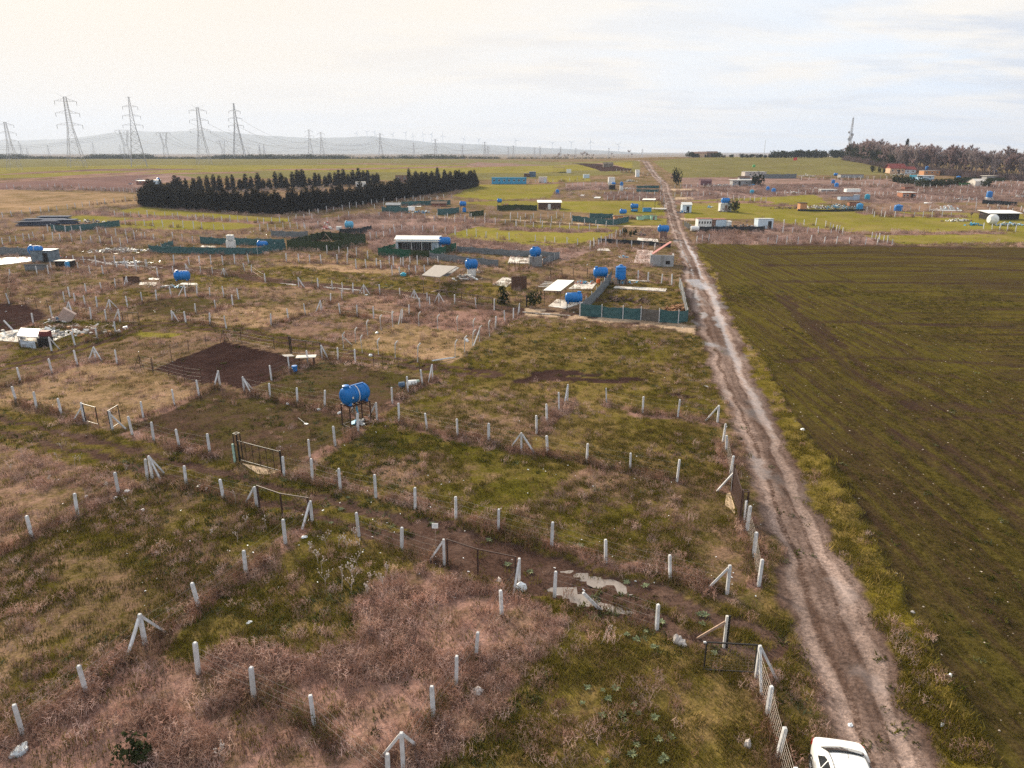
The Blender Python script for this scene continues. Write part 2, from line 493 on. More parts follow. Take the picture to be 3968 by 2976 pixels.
def path_uv(x, y, pts):
    """(distance along, signed offset, inside range) to a polyline PTS."""
    best = np.full(x.shape, 1e9)
    sgn = np.zeros(x.shape)
    along = np.zeros(x.shape)
    acc = 0.0
    for (x0, y0), (x1, y1) in zip(pts[:-1], pts[1:]):
        dx, dy = x1 - x0, y1 - y0
        L = math.hypot(dx, dy)
        t = np.clip(((x - x0) * dx + (y - y0) * dy) / (L * L), 0, 1)
        d = np.hypot(x - x0 - t * dx, y - y0 - t * dy)
        s = ((x - x0) * dy - (y - y0) * dx) / L
        m = d < best
        best = np.where(m, d, best)
        sgn = np.where(m, np.sign(s) * d, sgn)
        along = np.where(m, acc + t * L, along)
        acc += L
    return along, sgn, best

def W2(pts):
    return [tuple(p[:2]) for p in cast(pts)]

TRACK_A = W2([(2960, 2500), (2740, 2425), (2500, 2345), (2290, 2285), (2010, 2190), (1678, 2088), (1316, 1985), (1000, 1905), (678, 1822), (362, 1732), (0, 1640), (-400, 1545)])
TRACK_B = W2([(2800, 1300), (2690, 1275), (2601, 1262), (2430, 1243), (2239, 1224), (2036, 1206), (1840, 1180), (1678, 1150), (1398, 1120), (1000, 1082), (859, 1055), (565, 1032), (289, 1000), (60, 985)])
TRACK_C = W2([(1900, 1450), (1678, 1425), (1361, 1366), (1000, 1300), (904, 1276), (542, 1253), (480, 1290), (300, 1345), (120, 1400), (-100, 1450)])
LANE_D = W2([(2600, 882), (2360, 872), (2200, 864), (2000, 852), (1660, 842)])
FIELD = W2([(3850, 2976), (3673, 2624), (3569, 2443), (3447, 2226), (3239, 1828), (3081, 1638), (2972, 1412), (2880, 1300), (2815, 1180), (2765, 1050), (2690, 942), (2968, 947), (3500, 955), (3968, 960)])
FIELD = [(FIELD[0][0] + 4.5, 4.0)] + FIELD + [(420.0, FIELD[-1][1] + 3), (420.0, 4.0)]

TYPES = {   # A colour, B colour, share of A, green tufts, dry weeds
    'base':  ((.190, .122, .080), (.090, .074, .022), .58, .50, .5),
    'green': ((.078, .068, .011), (.135, .094, .036), .64, 1.0, .15),
    'olive': ((.100, .080, .016), (.155, .105, .044), .55, .85, .2),
    'mix':   ((.084, .069, .013), (.190, .120, .080), .55, .9, .26),
    'dry':   ((.215, .134, .098), (.086, .066, .020), .72, .3, .9),
    'weed':  ((.240, .142, .114), (.074, .054, .020), .78, .2, 1.5),
    'straw': ((.280, .184, .112), (.150, .104, .046), .68, .3, .25),
    'soil':  ((.032, .018, .016), (.050, .029, .025), .62, .0, .0),
    'tilled': ((.078, .048, .034), (.060, .050, .014), .62, .22, .06),
    'lime':  ((.165, .148, .024), (.200, .155, .050), .70, .12, .03),
    'hill':  ((.135, .122, .042), (.150, .124, .056), .70, 0, 0),
    'pink':  ((.235, .152, .134), (.150, .102, .078), .65, .1, 1.0),
    'plough': ((.135, .080, .072), (.170, .104, .088), .60, 0, 0),
    'crop':  ((.080, .061, .012), (.048, .030, .018), .46, 0, 0),
    'road':  ((.238, .172, .146), (.140, .095, .078), .60, 0, 0),
    'mud':   ((.060, .035, .027), (.095, .060, .047), .60, .04, .01),
    'pale':  ((.430, .320, .225), (.300, .210, .140), .60, 0, 0),
    'verge': ((.112, .088, .014), (.180, .130, .042), .60, 1.0, .2),
}
TN = list(TYPES)
TI = {k: i for i, k in enumerate(TN)}
_TA = np.array([TYPES[k][0] for k in TN])
_TB = np.array([TYPES[k][1] for k in TN])
_TS = np.array([TYPES[k][2] for k in TN])
_TG = np.array([TYPES[k][3] for k in TN])
_TD = np.array([TYPES[k][4] for k in TN])

PLOTS = [   # pixel polygons, far to near; a later one lies over an earlier one
    ('hill', [(-600, 690), (-600, 612), (1984, 620), (2480, 622), (2480, 672), (2100, 690), (1600, 700), (1000, 690), (600, 690)]),
    ('hill', [(2525, 624), (2700, 612), (3239, 604), (3300, 625), (3450, 655), (3440, 675), (3000, 682), (2640, 690), (2580, 662)]),
    ('lime', [(-600, 640), (0, 650), (500, 640), (1000, 640), (1900, 640), (2450, 628), (2450, 650), (1000, 662), (0, 690), (-600, 700)]),
    ('pink', [(-600, 735), (0, 708), (300, 688), (640, 672), (760, 690), (560, 720), (540, 745), (300, 735), (0, 735), (-600, 760)]),
    ('plough', [(-600, 735), (0, 708), (300, 690), (640, 673), (560, 690), (500, 735), (200, 728), (-600, 750)]),
    ('straw', [(-600, 760), (0, 735), (540, 752), (560, 790), (200, 815), (-200, 840), (-600, 850)]),
    ('pink', [(1850, 628), (2350, 632), (2450, 660), (2210, 634), (1800, 642)]),
    ('soil', [(2212, 632), (2300, 634), (2450, 656), (2440, 662), (2330, 664)]),
    ('lime', [(1860, 715), (2170, 712), (2130, 768), (1900, 775), (1750, 760)]),
    ('lime', [(2110, 680), (2280, 680), (2290, 702), (2130, 708)]),
    ('pink', [(2195, 708), (2350, 705), (2360, 735), (2190, 738)]),
    ('pink', [(2345, 748), (2565, 752), (2568, 776), (2340, 774)]),
    ('lime', [(1760, 785), (1930, 778), (2560, 780), (2580, 835), (2400, 832), (1950, 800)]),
    ('lime', [(560, 800), (640, 810), (1000, 840), (1240, 855), (1000, 862), (500, 833), (440, 820)]),
    ('lime', [(240, 842), (330, 835), (580, 850), (560, 862), (440, 865), (280, 858)]),
    ('lime', [(420, 880), (620, 850), (950, 862), (1000, 880), (860, 895), (600, 892)]),
    ('lime', [(1740, 890), (1900, 868), (2400, 878), (2390, 895), (2300, 935), (2120, 955), (1740, 920)]),
    ('lime', [(2400, 850), (2590, 845), (2590, 872), (2400, 872)]),
    ('pink', [(1120, 850), (1500, 830), (1960, 850), (1880, 870), (1740, 905), (1640, 915), (1420, 905), (1180, 880)]),
    ('pink', [(1540, 925), (1740, 920), (2100, 960), (2320, 965), (2200, 1010), (1900, 975), (1720, 960)]),
    ('pink', [(1420, 920), (1560, 905), (1740, 925), (1760, 975), (1500, 1010), (1430, 965)]),
    ('lime', [(2660, 790), (3000, 770), (3180, 765), (3160, 790), (3350, 810), (3968, 800), (3968, 845), (4600, 850), (4600, 945), (3968, 938), (3500, 945), (3250, 905), (2980, 850), (2650, 845)]),
    ('pink', [(2640, 690), (3000, 688), (3968, 700), (4600, 705), (4600, 780), (3968, 785), (3400, 790), (3200, 765), (2650, 782)]),
    ('dry', [(3340, 790), (3968, 800), (3968, 830), (3350, 818)]),
    ('lime', [(2640, 778), (3160, 755), (3200, 785), (2990, 800), (2650, 800)]),
    ('pink', [(2700, 900), (2990, 870), (3270, 892), (3450, 935), (3460, 952), (2960, 945), (2705, 938)]),
    ('olive', [(1400, 1010), (1560, 1060), (1720, 1100), (1990, 1090), (2000, 1150), (1700, 1140), (1400, 1112), (1000, 1070), (1000, 1040)]),
    ('straw', [(1150, 1000), (1540, 1020), (1580, 1060), (1330, 1055), (1010, 1020)]),
    ('olive', [(720, 1060), (860, 1064), (1160, 1108), (1000, 1115), (740, 1112), (650, 1090)]),
    ('olive', [(360, 1160), (480, 1120), (610, 1140), (420, 1180)]),
    ('tilled', [(500, 1195), (640, 1155), (760, 1150), (860, 1180), (740, 1230), (560, 1215)]),
    ('straw', [(690, 1220), (860, 1185), (1130, 1190), (1230, 1205), (1040, 1265), (880, 1275)]),
    ('soil', [(-200, 1180), (0, 1172), (110, 1180), (190, 1215), (150, 1250), (60, 1275), (-200, 1310)]),
    ('green', [(60, 1270), (200, 1230), (440, 1240), (560, 1290), (300, 1360), (40, 1400)]),
    ('dry', [(1040, 1265), (1230, 1205), (1411, 1138), (1600, 1150), (1520, 1240), (1340, 1350), (1080, 1300)]),
    ('weed', [(1420, 1135), (1701, 1174), (1915, 1199), (1990, 1236), (1880, 1300), (1700, 1275), (1555, 1251), (1470, 1215), (1600, 1200)]),
    ('straw', [(1331, 1348), (1430, 1300), (1555, 1251), (1700, 1275), (1860, 1300), (1830, 1345), (1763, 1400), (1500, 1395)]),
    ('olive', [(2290, 1130), (2330, 1080), (2640, 1095), (2660, 1180), (2250, 1190)]),
    ('mix', [(0, 1700), (590, 1850), (1000, 1960), (1210, 2023), (563, 2497), (88, 2843), (0, 2900), (-900, 3300), (-900, 1700)]),
    ('dry', [(-900, 1690), (0, 1700), (590, 1850), (0, 2130), (-900, 2500)]),
    ('straw', [(-300, 1560), (0, 1545), (80, 1481), (371, 1393), (600, 1440), (771, 1531), (436, 1662), (240, 1610)]),
    ('soil', [(590, 1428), (872, 1322), (1185, 1390), (1060, 1468), (952, 1510), (860, 1486), (770, 1487)]),
    ('tilled', [(440, 1668), (620, 1600), (852, 1500), (1047, 1540), (1461, 1626), (1240, 1760), (1090, 1835), (900, 1790)]),
    ('tilled', [(952, 1520), (1120, 1440), (1248, 1396), (1676, 1468), (1461, 1622), (1258, 1578)]),
    ('olive', [(1676, 1468), (1860, 1330), (2010, 1235), (2700, 1300), (2780, 1400), (2800, 1637), (2199, 1551)]),
    ('mix', [(1461, 1626), (1676, 1468), (2199, 1551), (2020, 1749)]),
    ('olive', [(2020, 1749), (2199, 1551), (2780, 1637), (2829, 1880)]),
    ('green', [(1175, 1850), (1461, 1630), (2020, 1752), (2830, 1885), (2950, 2290), (2780, 2295), (2100, 2110)]),
    ('mix', [(1980, 1960), (2230, 1830), (2500, 1830), (2820, 1860), (2960, 2290), (2500, 2230), (2100, 2110)]),
    ('mix', [(1500, 1790), (1640, 1750), (1800, 1770), (1960, 1850), (1850, 1900), (1700, 1870), (1560, 1900), (1420, 1850)]),
    ('green', [(1217, 2030), (1500, 2120), (2010, 2262), (1563, 2960), (1219, 2818), (980, 2712), (563, 2500)]),
    ('weed', [(1640, 2160), (2016, 2260), (1563, 2972), (1219, 2818), (700, 2570), (900, 2500), (1250, 2560), (1420, 2480), (1380, 2330)]),
    ('weed', [(88, 2843), (563, 2500), (985, 2715), (1219, 2825), (1600, 3100), (-900, 3500), (-200, 2990)]),
    ('olive', [(2016, 2262), (2800, 2515), (2940, 2640), (3090, 3150), (1500, 3150), (1563, 2975)]),
    ('dry', [(2010, 2300), (2180, 2420), (2000, 2700), (1800, 2900), (1600, 3000), (1563, 2950)]),
    ('olive', [(2830, 1890), (2990, 2240), (3110, 2560), (3200, 2976), (3060, 2976), (2940, 2620), (2960, 2290)]),
]
PLOTS = [(k, W2(p)) for k, p in PLOTS]
_BB = [(min(a for a, b in p), max(a for a, b in p), min(b for a, b in p), max(b for a, b in p)) for k, p in PLOTS]

STROKES = [   # worn or dark lines on the ground: type, half width in metres, pixels
    ('soil', .45, S('h', 130, 0, 350, 230, 560, 470, 730, 640, 1000, 800)), ('soil', .3, S('h', 420, 200, 700, 460, 860, 640)),
    ('soil', .4, S('h', 1100, 1150, 1320, 1330, 1640, 1560, 2000, 1800, 2212, 2000)), ('soil', .3, S('h', 1400, 1180, 1700, 1420, 2212, 1800)),
    ('soil', .35, S('h', 500, 210, 1200, 225, 2212, 265)), ('soil', .3, S('h', 100, 550, 500, 520, 1000, 508, 2212, 590)),
    ('soil', .25, S('h', 930, 640, 1200, 635, 1600, 675)), ('soil', .9, S('h', 1250, 940, 1700, 950, 2212, 1000, 3000, 1040)), ('soil', .3, S('h', 1300, 1050, 2212, 1050)),
    ('soil', .5, S('d', 0, 1290, 900, 1270, 2212, 1330)), ('soil', .4, S('d', 0, 1390, 1200, 1400, 2212, 1440)), ('soil', .35, S('d', 100, 1530, 1200, 1545, 2212, 1560)),
    ('soil', .45, S('g', 230, 990, 400, 975, 620, 990, 760, 990)), ('soil', .5, S('g', 100, 1050, 350, 1030, 700, 1040, 1100, 1040)), ('soil', .3, S('g', 1380, 1170, 1560, 1185)),
    ('olive', .35, S('i', 0, 80, 400, 210, 800, 330, 1200, 470)), ('green', .4, S('e', 0, 1290, 400, 1450, 900, 1600)),
    ('mud', .3, S('e', 280, 880, 700, 780, 1000, 700)), ('lime', .5, S('e', 1150, 640, 1300, 655, 1500, 660)),
    ('mud', .5, S('d', 0, 1205, 1100, 1222, 1700, 1235)), ('pale', .6, S('c', 1370, 740, 1560, 740)), ('pale', .5, S('c', 1400, 815, 1520, 812)), ('pale', .5, S('c', 1450, 990, 1620, 1000)),
]
STROKES += [('weed', 1.6, S('a', 0, 893, 600, 850, 1100, 822, 1420, 808)), ('weed', .9, S('a', 0, 830, 700, 800, 1500, 790)), ('weed', 1.0, S('a', 1420, 825, 2212, 810)), ('weed', 1.0, S('b', 0, 795, 900, 785, 1500, 770, 2212, 757)),
            ('weed', .8, S('a', 700, 1155, 1400, 1200, 2212, 1250)), ('weed', .6, S('a', 1060, 1240, 1440, 1195)), ('weed', .7, S('b', 1600, 1310, 1780, 1240, 2212, 1290)), ('weed', .6, S('c', 0, 1075, 500, 1100, 820, 1090)),
            ('weed', .8, S('b', 560, 735, 1300, 745, 2212, 735)), ('plough', 2.0, S('a', 600, 800, 1000, 795, 1700, 785)), ('weed', .7, S('c', 60, 690, 440, 680)), ('weed', .7, S('c', 1430, 845, 2212, 850)), ('weed', .6, S('d', 0, 880, 260, 880)),
            ('weed', .8, S('d', 860, 940, 1600, 970)), ('weed', .7, S('d', 600, 1110, 1140, 1115, 1960, 1110))]
STROKES = [(k, w, W2(p)) for k, w, p in STROKES]

PUDDLES = [S('k', 440, 1326, 600, 1346, 800, 1393, 960, 1450, 1085, 1520, 1070, 1530, 950, 1506, 790, 1462, 620, 1398, 450, 1338),
           S('k', 215, 1415, 420, 1455, 640, 1515, 800, 1578, 960, 1638, 1110, 1700, 1090, 1712, 1000, 1690, 800, 1660, 600, 1602, 430, 1530, 260, 1445)]
PUDDLES = [W2(p) for p in PUDDLES]
WETSPOTS = [(.5, S('g', 1670, 733, 1720, 740, 1775, 750)), (.45, S('k', 2110, 400, 2150, 460, 2185, 540)), (.5, S('o', 835, 850, 900, 905, 985, 965)), (.35, S('o', 560, 60, 620, 130, 690, 220)), (.3, S('g', 1525, 995, 1580, 995)), (.3, S('g', 1530, 1043, 1605, 1045)),
            (.55, S('g', 1590, 190, 1650, 240, 1700, 260)), (.4, S('g', 1790, 500, 1820, 560, 1835, 600)), (.4, S('g', 1670, 470, 1690, 510))]
WETSPOTS = [(w, W2(p)) for w, p in WETSPOTS]

def fields(x, y):
    """What grows or lies at each point: type index, region code, ruts depth, wetness."""
    x, y = np.asarray(x, float), np.asarray(y, float)
    xs = x + 0.55 * (vnoise(x, y, 2.3, 1) - .5) + .5 * (vnoise(x, y, .8, 2) - .5)
    ys = y + 0.7 * (vnoise(x, y, 2.6, 3) - .5) + .5 * (vnoise(x, y, .8, 4) - .5)
    t = np.full(x.shape, TI['base'])
    reg = np.zeros(x.shape, int)
    sink = np.zeros(x.shape)
    wet = np.zeros(x.shape)
    far = y > 200
    for (k, p), bb in zip(PLOTS, _BB):
        c = np.nonzero((xs > bb[0]) & (xs < bb[1]) & (ys > bb[2]) & (ys < bb[3]))[0]
        if len(c) == 0:
            continue
        m = c[inpoly(x[c], y[c], p)] if k == 'soil' else c[inpoly(xs[c], ys[c], p)]
        t[m] = TI[k]
        if k == 'soil':
            reg[m] = 6
        elif k == 'hill':
            reg[m] = 5
        else:
            reg[m] = np.where(reg[m] >= 5, 0, reg[m])
    fm = inpoly(xs, ys, FIELD)
    t[fm] = TI['crop']
    reg[fm] = 2
    off, hw = road_uv(x, y)
    ymax = ROAD_L[-1, 1]
    vg = (~fm) & (off > hw - .6) & (off < hw + 6) & (y < 150)
    t[vg] = TI['verge']
    for k, w, p in STROKES:
        bx = [a for a, b in p]
        by = [b for a, b in p]
        c = np.nonzero((xs > min(bx) - 3) & (xs < max(bx) + 3) & (ys > min(by) - 3) & (ys < max(by) + 3))[0]
        if len(c) == 0:
            continue
        _, _, d = path_uv(xs[c], ys[c], p)
        ww = w * (.7 + 1.2 * vnoise(x[c], y[c], 4.0, 9)) * np.maximum(1, y[c] / 55)
        m = c[d < ww]
        t[m] = TI[k]
        if k == 'soil':
            sink[m] = np.maximum(sink[m], .07 if w > .25 else .04)
    for P in FENCE_DIRT:
        bx = [a for a, b in P]
        by = [b for a, b in P]
        c = np.nonzero((xs > min(bx) - 2) & (xs < max(bx) + 2) & (ys > min(by) - 2) & (ys < max(by) + 2) & (reg == 0) & (y < 170))[0]
        if len(c) == 0:
            continue
        _, _, d = path_uv(xs[c], ys[c], P)
        m = c[d < .25 + .7 * vnoise(x[c], y[c], 3.0, 8)]
        t[m] = TI['weed']
    for ti, (P, wid, rut) in enumerate(((TRACK_A, 2.3, .85), (TRACK_B, 1.9, .8), (TRACK_C, 2.0, .8), (LANE_D, 1.1, .0))):
        bx = [a for a, b in P]
        by = [b for a, b in P]
        c = np.nonzero((x > min(bx) - 4) & (x < max(bx) + 4) & (y > min(by) - 4) & (y < max(by) + 4))[0]
        if len(c) == 0:
            continue
        al, sg, d = path_uv(xs[c], ys[c], P)
        n = vnoise(x[c], y[c], 1.7, 21)
        if ti == 0:
            muddy = sstep(24, 14, al) * sstep(3, 7, al)
            r = np.abs(np.abs(sg) - rut)
            inr = (r < .34 + .3 * n + .5 * muddy) & (d < wid)
            t[c[d < wid]] = np.where(n[d < wid] > .35, TI['olive'], TI['green'])
            t[c[(d < wid * .8) & (muddy > n * .9 + .15)]] = TI['mud']
            t[c[inr]] = TI['mud']
            sink[c[inr]] = .05 + .09 * muddy[inr]
            reg[c[d < wid]] = 3
        elif ti == 1:
            t[c[d < wid]] = TI['mud']
            lane = x[c] > cast([(2030, 1200)])[0, 0]
            t[c[(d < wid) & lane]] = TI['pale']
            t[c[(d < wid) & lane & (n > .66)]] = TI['mud']
            inr = np.abs(np.abs(sg) - rut) < .4
            sink[c[inr]] = .08
            reg[c[d < wid]] = 3
        elif ti == 2:
            inr = (np.abs(np.abs(sg) - rut) < .34 + .35 * n)
            t[c[d < wid]] = np.where(n[d < wid] > .4, TI['olive'], TI['green'])
            t[c[inr]] = TI['mud']
            sink[c[inr]] = .05
            reg[c[d < wid]] = 3
        else:
            t[c[d < wid]] = TI['pale']
            reg[c[d < wid]] = 3
    rm = (np.abs(off) < hw) & (y < ymax + 40)
    t[rm] = TI['road']
    reg[rm] = 1
    q = off / hw
    n = vnoise(x, y, 5.0, 31)
    n2 = fbm(x, y, 1.6, 33, 2)
    for cpos, w, dep in ((-.52, .16, .06), (.36, .17, .09), (-.05, .10, .045), (.75, .08, .03)):
        g = np.exp(-((q - cpos - .12 * (n - .5)) / w) ** 2)
        sink += np.where(rm, dep * g * (.6 + .8 * n2), 0)
    wz = sstep(38, 60, y) * sstep(185, 150, y)
    big = vnoise(x * 0, y, 9.0, 35)
    cw = .40 + .10 * (n - .5) + .10 * np.sin(y / 7.0)
    rut = np.exp(-((q - cw) / (.06 + .12 * big)) ** 2)
    wet = np.where(rm, np.clip(2.6 * rut * wz * sstep(.2, .45, n2 + .3 * big) - .35, 0, 1), wet)
    cl_ = -.35 + .12 * np.sin(y / 9.0 + 1)
    rutl = np.exp(-((q - cl_) / (.04 + .10 * big)) ** 2)
    wet = np.where(rm, np.maximum(wet, np.clip(1.7 * rutl * sstep(88, 100, y) * sstep(190, 150, y) * sstep(.3, .5, n2) - .3, 0, 1)), wet)
    spot = sstep(.60, .70, fbm(x * 1.6, y * .45, 2.4, 39, 3))
    wet = np.where(rm, np.maximum(wet, .55 * spot * sstep(30, 45, y)), wet)
    for p in PUDDLES:
        wx = x + .9 * (vnoise(x, y, 1.2, 45) - .5)
        m = inpoly(wx, y + .7 * (vnoise(x, y, 1.0, 46) - .5), p)
        t[m] = TI['mud']
        sink[m] = (.24 * (.45 + 1.0 * vnoise(x, y, 1.1, 47)))[m]
    for w, p in WETSPOTS:
        bx = [a for a, b in p]
        by = [b for a, b in p]
        c = np.nonzero((x > min(bx) - 3) & (x < max(bx) + 3) & (y > min(by) - 3) & (y < max(by) + 3))[0]
        if len(c):
            _, _, d = path_uv(xs[c], ys[c], p)
            wet[c] = np.maximum(wet[c], sstep(1.0, .5, d / (w * (.6 + .8 * n[c]) * np.maximum(1, y[c] / 50))))
    damp = np.where(rm, .35 + .3 * n2, 0)
    crest = rm * .05 * np.cos(q * 1.3)
    return t, reg, sink - crest, wet, damp, q

def micro(x, y):
    near = sstep(260, 60, y)
    return near * (.16 * (fbm(x, y, 3.0, 51, 3) - .5) + .10 * (vnoise(x, y, .7, 57) - .5)) + .5 * (fbm(x, y, 40, 61, 2) - .5) * sstep(15, 120, y)

def zfull(x, y, F=None):
    x, y = np.atleast_1d(np.asarray(x, float)), np.atleast_1d(np.asarray(y, float))
    F = F or fields(x, y)
    t, reg, sink = F[0], F[1], F[2]
    k = np.where((reg == 1), .35, np.where(reg == 3, .5, 1.0))
    z = zbase(x, y) + k * micro(x, y) - sink
    bump = np.where(t == TI['soil'], .10 * (fbm(x, y, .9, 71, 2) - .5), 0) * sstep(160, 90, y)
    off, hw = road_uv(x, y)
    edge = np.abs(off) - hw
    z = z + .10 * sstep(.9, .2, np.abs(edge - .2)) * (y < 140) * (off < 0) * .6          # shoulders thrown up by wheels
    z = z + .35 * np.exp(-((edge - 2.2) / 1.1) ** 2) * (off > 0) * sstep(140, 100, y) * (vnoise(x, y, 1.3, 77) * .8 + .5) * (t == TI['verge'])
    return z + bump

def gz(x, y):
    return float(zfull(np.array([x]), np.array([y]))[0])

def G(px, py):
    """Ground point seen at a pixel, with the relief of the ground added."""
    p = cast([(px, py)])[0]
    return Vector((p[0], p[1], gz(p[0], p[1])))

def GS(pts):
    p = cast(pts)
    z = zfull(p[:, 0], p[:, 1])
    return [Vector((a, b, c)) for a, b, c in zip(p[:, 0], p[:, 1], z)]

def ground_material(name, crop=False, road=False):
    m, n, l, b = new_mat(name)
    at = {}
    for k in ('ca', 'cb'):
        a = N(n, 'ShaderNodeAttribute', attribute_name=k)
        at[k] = a.outputs['Color']
    for k in ('share', 'wet', 'crop', 'lat'):
        a = N(n, 'ShaderNodeAttribute', attribute_name=k)
        at[k] = a.outputs['Fac']
    geo = n.new('ShaderNodeNewGeometry')
    pos = geo.outputs['Position']
    n1 = N(n, 'ShaderNodeTexNoise', i_Scale=.9, i_Detail=9.0, i_Roughness=.72)
    n2 = N(n, 'ShaderNodeTexNoise', i_Scale=.13, i_Detail=5.0, i_Roughness=.6)
    n3 = N(n, 'ShaderNodeTexNoise', i_Scale=5.5, i_Detail=4.0, i_Roughness=.7)
    for q in (n1, n2, n3):
        l.new(pos, q.inputs['Vector'])
    s = math_node(n, l, 'ADD', math_node(n, l, 'MULTIPLY', n1.outputs[0], .75), math_node(n, l, 'MULTIPLY', n2.outputs[0], .45))
    s = math_node(n, l, 'SUBTRACT', s, .6)
    s = math_node(n, l, 'MULTIPLY', s, 4.5)
    fac = math_node(n, l, 'ADD', s, math_node(n, l, 'SUBTRACT', 1.0, at['share']), clamp=True)
    c = mix_col(n, l, fac, at['ca'], at['cb'])
    if crop:
        mp = N(n, 'ShaderNodeMapping')
        mp.inputs['Rotation'].default_value = (0, 0, ROWS)
        mp.inputs['Scale'].default_value = (1.5, .05, 1)
        l.new(pos, mp.inputs['Vector'])
        nr = N(n, 'ShaderNodeTexNoise', i_Scale=1.0, i_Detail=6.0, i_Roughness=.7)
        l.new(mp.outputs[0], nr.inputs['Vector'])
        mp2 = N(n, 'ShaderNodeMapping')
        mp2.inputs['Scale'].default_value = (.035, .55, 1)
        l.new(pos, mp2.inputs['Vector'])
        nr2 = N(n, 'ShaderNodeTexNoise', i_Scale=1.0, i_Detail=5.0, i_Roughness=.7)
        l.new(mp2.outputs[0], nr2.inputs['Vector'])
        rr = mix_col(n, l, at['crop'], nr2.outputs[0], nr.outputs[0])
        rm = N(n, 'ShaderNodeMapRange')
        rm.inputs['From Min'].default_value = .42
        rm.inputs['From Max'].default_value = .58
        l.new(rr, rm.inputs['Value'])
        c = mix_col(n, l, math_node(n, l, 'MULTIPLY', rm.outputs[0], .85), mix_col(n, l, .55, c, (.042, .026, .017)), mix_col(n, l, .4, at['ca'], (.090, .075, .012)))
        vo = N(n, 'ShaderNodeTexVoronoi', i_Scale=1.3)
        l.new(pos, vo.inputs['Vector'])
        st = math_node(n, l, 'LESS_THAN', vo.outputs['Distance'], .075)
        sp = N(n, 'ShaderNodeTexNoise', i_Scale=.5)
        l.new(pos, sp.inputs['Vector'])
        st = math_node(n, l, 'MULTIPLY', st, math_node(n, l, 'GREATER_THAN', sp.outputs[0], .52))
        c = mix_col(n, l, st, c, (.42, .36, .30))
    if road:
        wob = N(n, 'ShaderNodeTexNoise', i_Scale=.28, i_Detail=3.0)
        l.new(pos, wob.inputs['Vector'])
        q = math_node(n, l, 'ADD', at['lat'], math_node(n, l, 'MULTIPLY', math_node(n, l, 'SUBTRACT', wob.outputs[0], .5), .34))
        lug = N(n, 'ShaderNodeTexNoise', i_Scale=5.0, i_Detail=3.0, i_Roughness=.7)
        l.new(pos, lug.inputs['Vector'])
        clod = N(n, 'ShaderNodeTexNoise', i_Scale=2.6, i_Detail=6.0, i_Roughness=.75)
        l.new(pos, clod.inputs['Vector'])

        def band(c0, w, soft):
            d = math_node(n, l, 'ABSOLUTE', math_node(n, l, 'SUBTRACT', q, c0))
            r_ = N(n, 'ShaderNodeMapRange', interpolation_type='SMOOTHSTEP')
            r_.inputs['From Min'].default_value = w + soft
            r_.inputs['From Max'].default_value = w
            l.new(d, r_.inputs['Value'])
            return r_.outputs[0]
        dark = None
        for c0, w, so_, k in ((-.40, .045, .05, .95), (.16, .035, .04, .8), (-.12, .02, .03, .55), (.66, .05, .06, .6), (-.72, .03, .05, .5)):
            b_ = math_node(n, l, 'MULTIPLY', band(c0, w, so_), k)
            dark = b_ if dark is None else math_node(n, l, 'MAXIMUM', dark, b_)
        lt = N(n, 'ShaderNodeMapRange')
        lt.inputs['From Min'].default_value = .40
        lt.inputs['From Max'].default_value = .56
        l.new(lug.outputs[0], lt.inputs['Value'])
        dark = math_node(n, l, 'MULTIPLY', dark, lt.outputs[0])
        cl = N(n, 'ShaderNodeMapRange')
        cl.inputs['From Min'].default_value = .60
        cl.inputs['From Max'].default_value = .66
        cl.inputs['To Max'].default_value = .75
        l.new(clod.outputs[0], cl.inputs['Value'])
        dark = math_node(n, l, 'MAXIMUM', dark, cl.outputs[0])
        dark = math_node(n, l, 'MULTIPLY', dark, math_node(n, l, 'SUBTRACT', 1.0, at['wet'], clamp=True))
        c = mix_col(n, l, dark, c, (.070, .044, .034))
        pl = math_node(n, l, 'MAXIMUM', band(.42, .12, .12), band(-.62, .07, .10))
        c = mix_col(n, l, math_node(n, l, 'MULTIPLY', pl, math_node(n, l, 'MULTIPLY', n2.outputs[0], .5)), c, (.33, .255, .225))
    mr = N(n, 'ShaderNodeMapRange')
    mr.inputs['From Min'].default_value = .3
    mr.inputs['From Max'].default_value = .7
    mr.inputs['To Min'].default_value = .55
    mr.inputs['To Max'].default_value = 1.45
    l.new(n3.outputs[0], mr.inputs['Value'])
    hv = n.new('ShaderNodeVectorMath')
    hv.operation = 'SCALE'
    l.new(c, hv.inputs[0])
    l.new(mr.outputs[0], hv.inputs['Scale'])
    c = hv.outputs[0]
    l.new(c, b.inputs['Base Color'])
    r = N(n, 'ShaderNodeMapRange')
    r.inputs['To Min'].default_value = .92
    r.inputs['To Max'].default_value = .05
    l.new(at['wet'], r.inputs['Value'])
    l.new(r.outputs[0], b.inputs['Roughness'])
    sp = N(n, 'ShaderNodeMapRange')
    sp.inputs['To Min'].default_value = .0
    sp.inputs['To Max'].default_value = .5
    l.new(at['wet'], sp.inputs['Value'])
    l.new(sp.outputs[0], b.inputs['Specular IOR Level'])
    bp = N(n, 'ShaderNodeBump')
    bp.inputs['Distance'].default_value = .12
    inv = math_node(n, l, 'SUBTRACT', 1.0, at['wet'], clamp=True)
    l.new(math_node(n, l, 'MULTIPLY', inv, .9), bp.inputs['Strength'])
    h = math_node(n, l, 'ADD', n1.outputs[0], math_node(n, l, 'MULTIPLY', n3.outputs[0], .5))
    l.new(h, bp.inputs['Height'])
    l.new(bp.outputs[0], b.inputs['Normal'])
    return m

_fd = np.array(FIELD[6]) - np.array(FIELD[3])
ROWS = math.atan2(_fd[0], _fd[1])

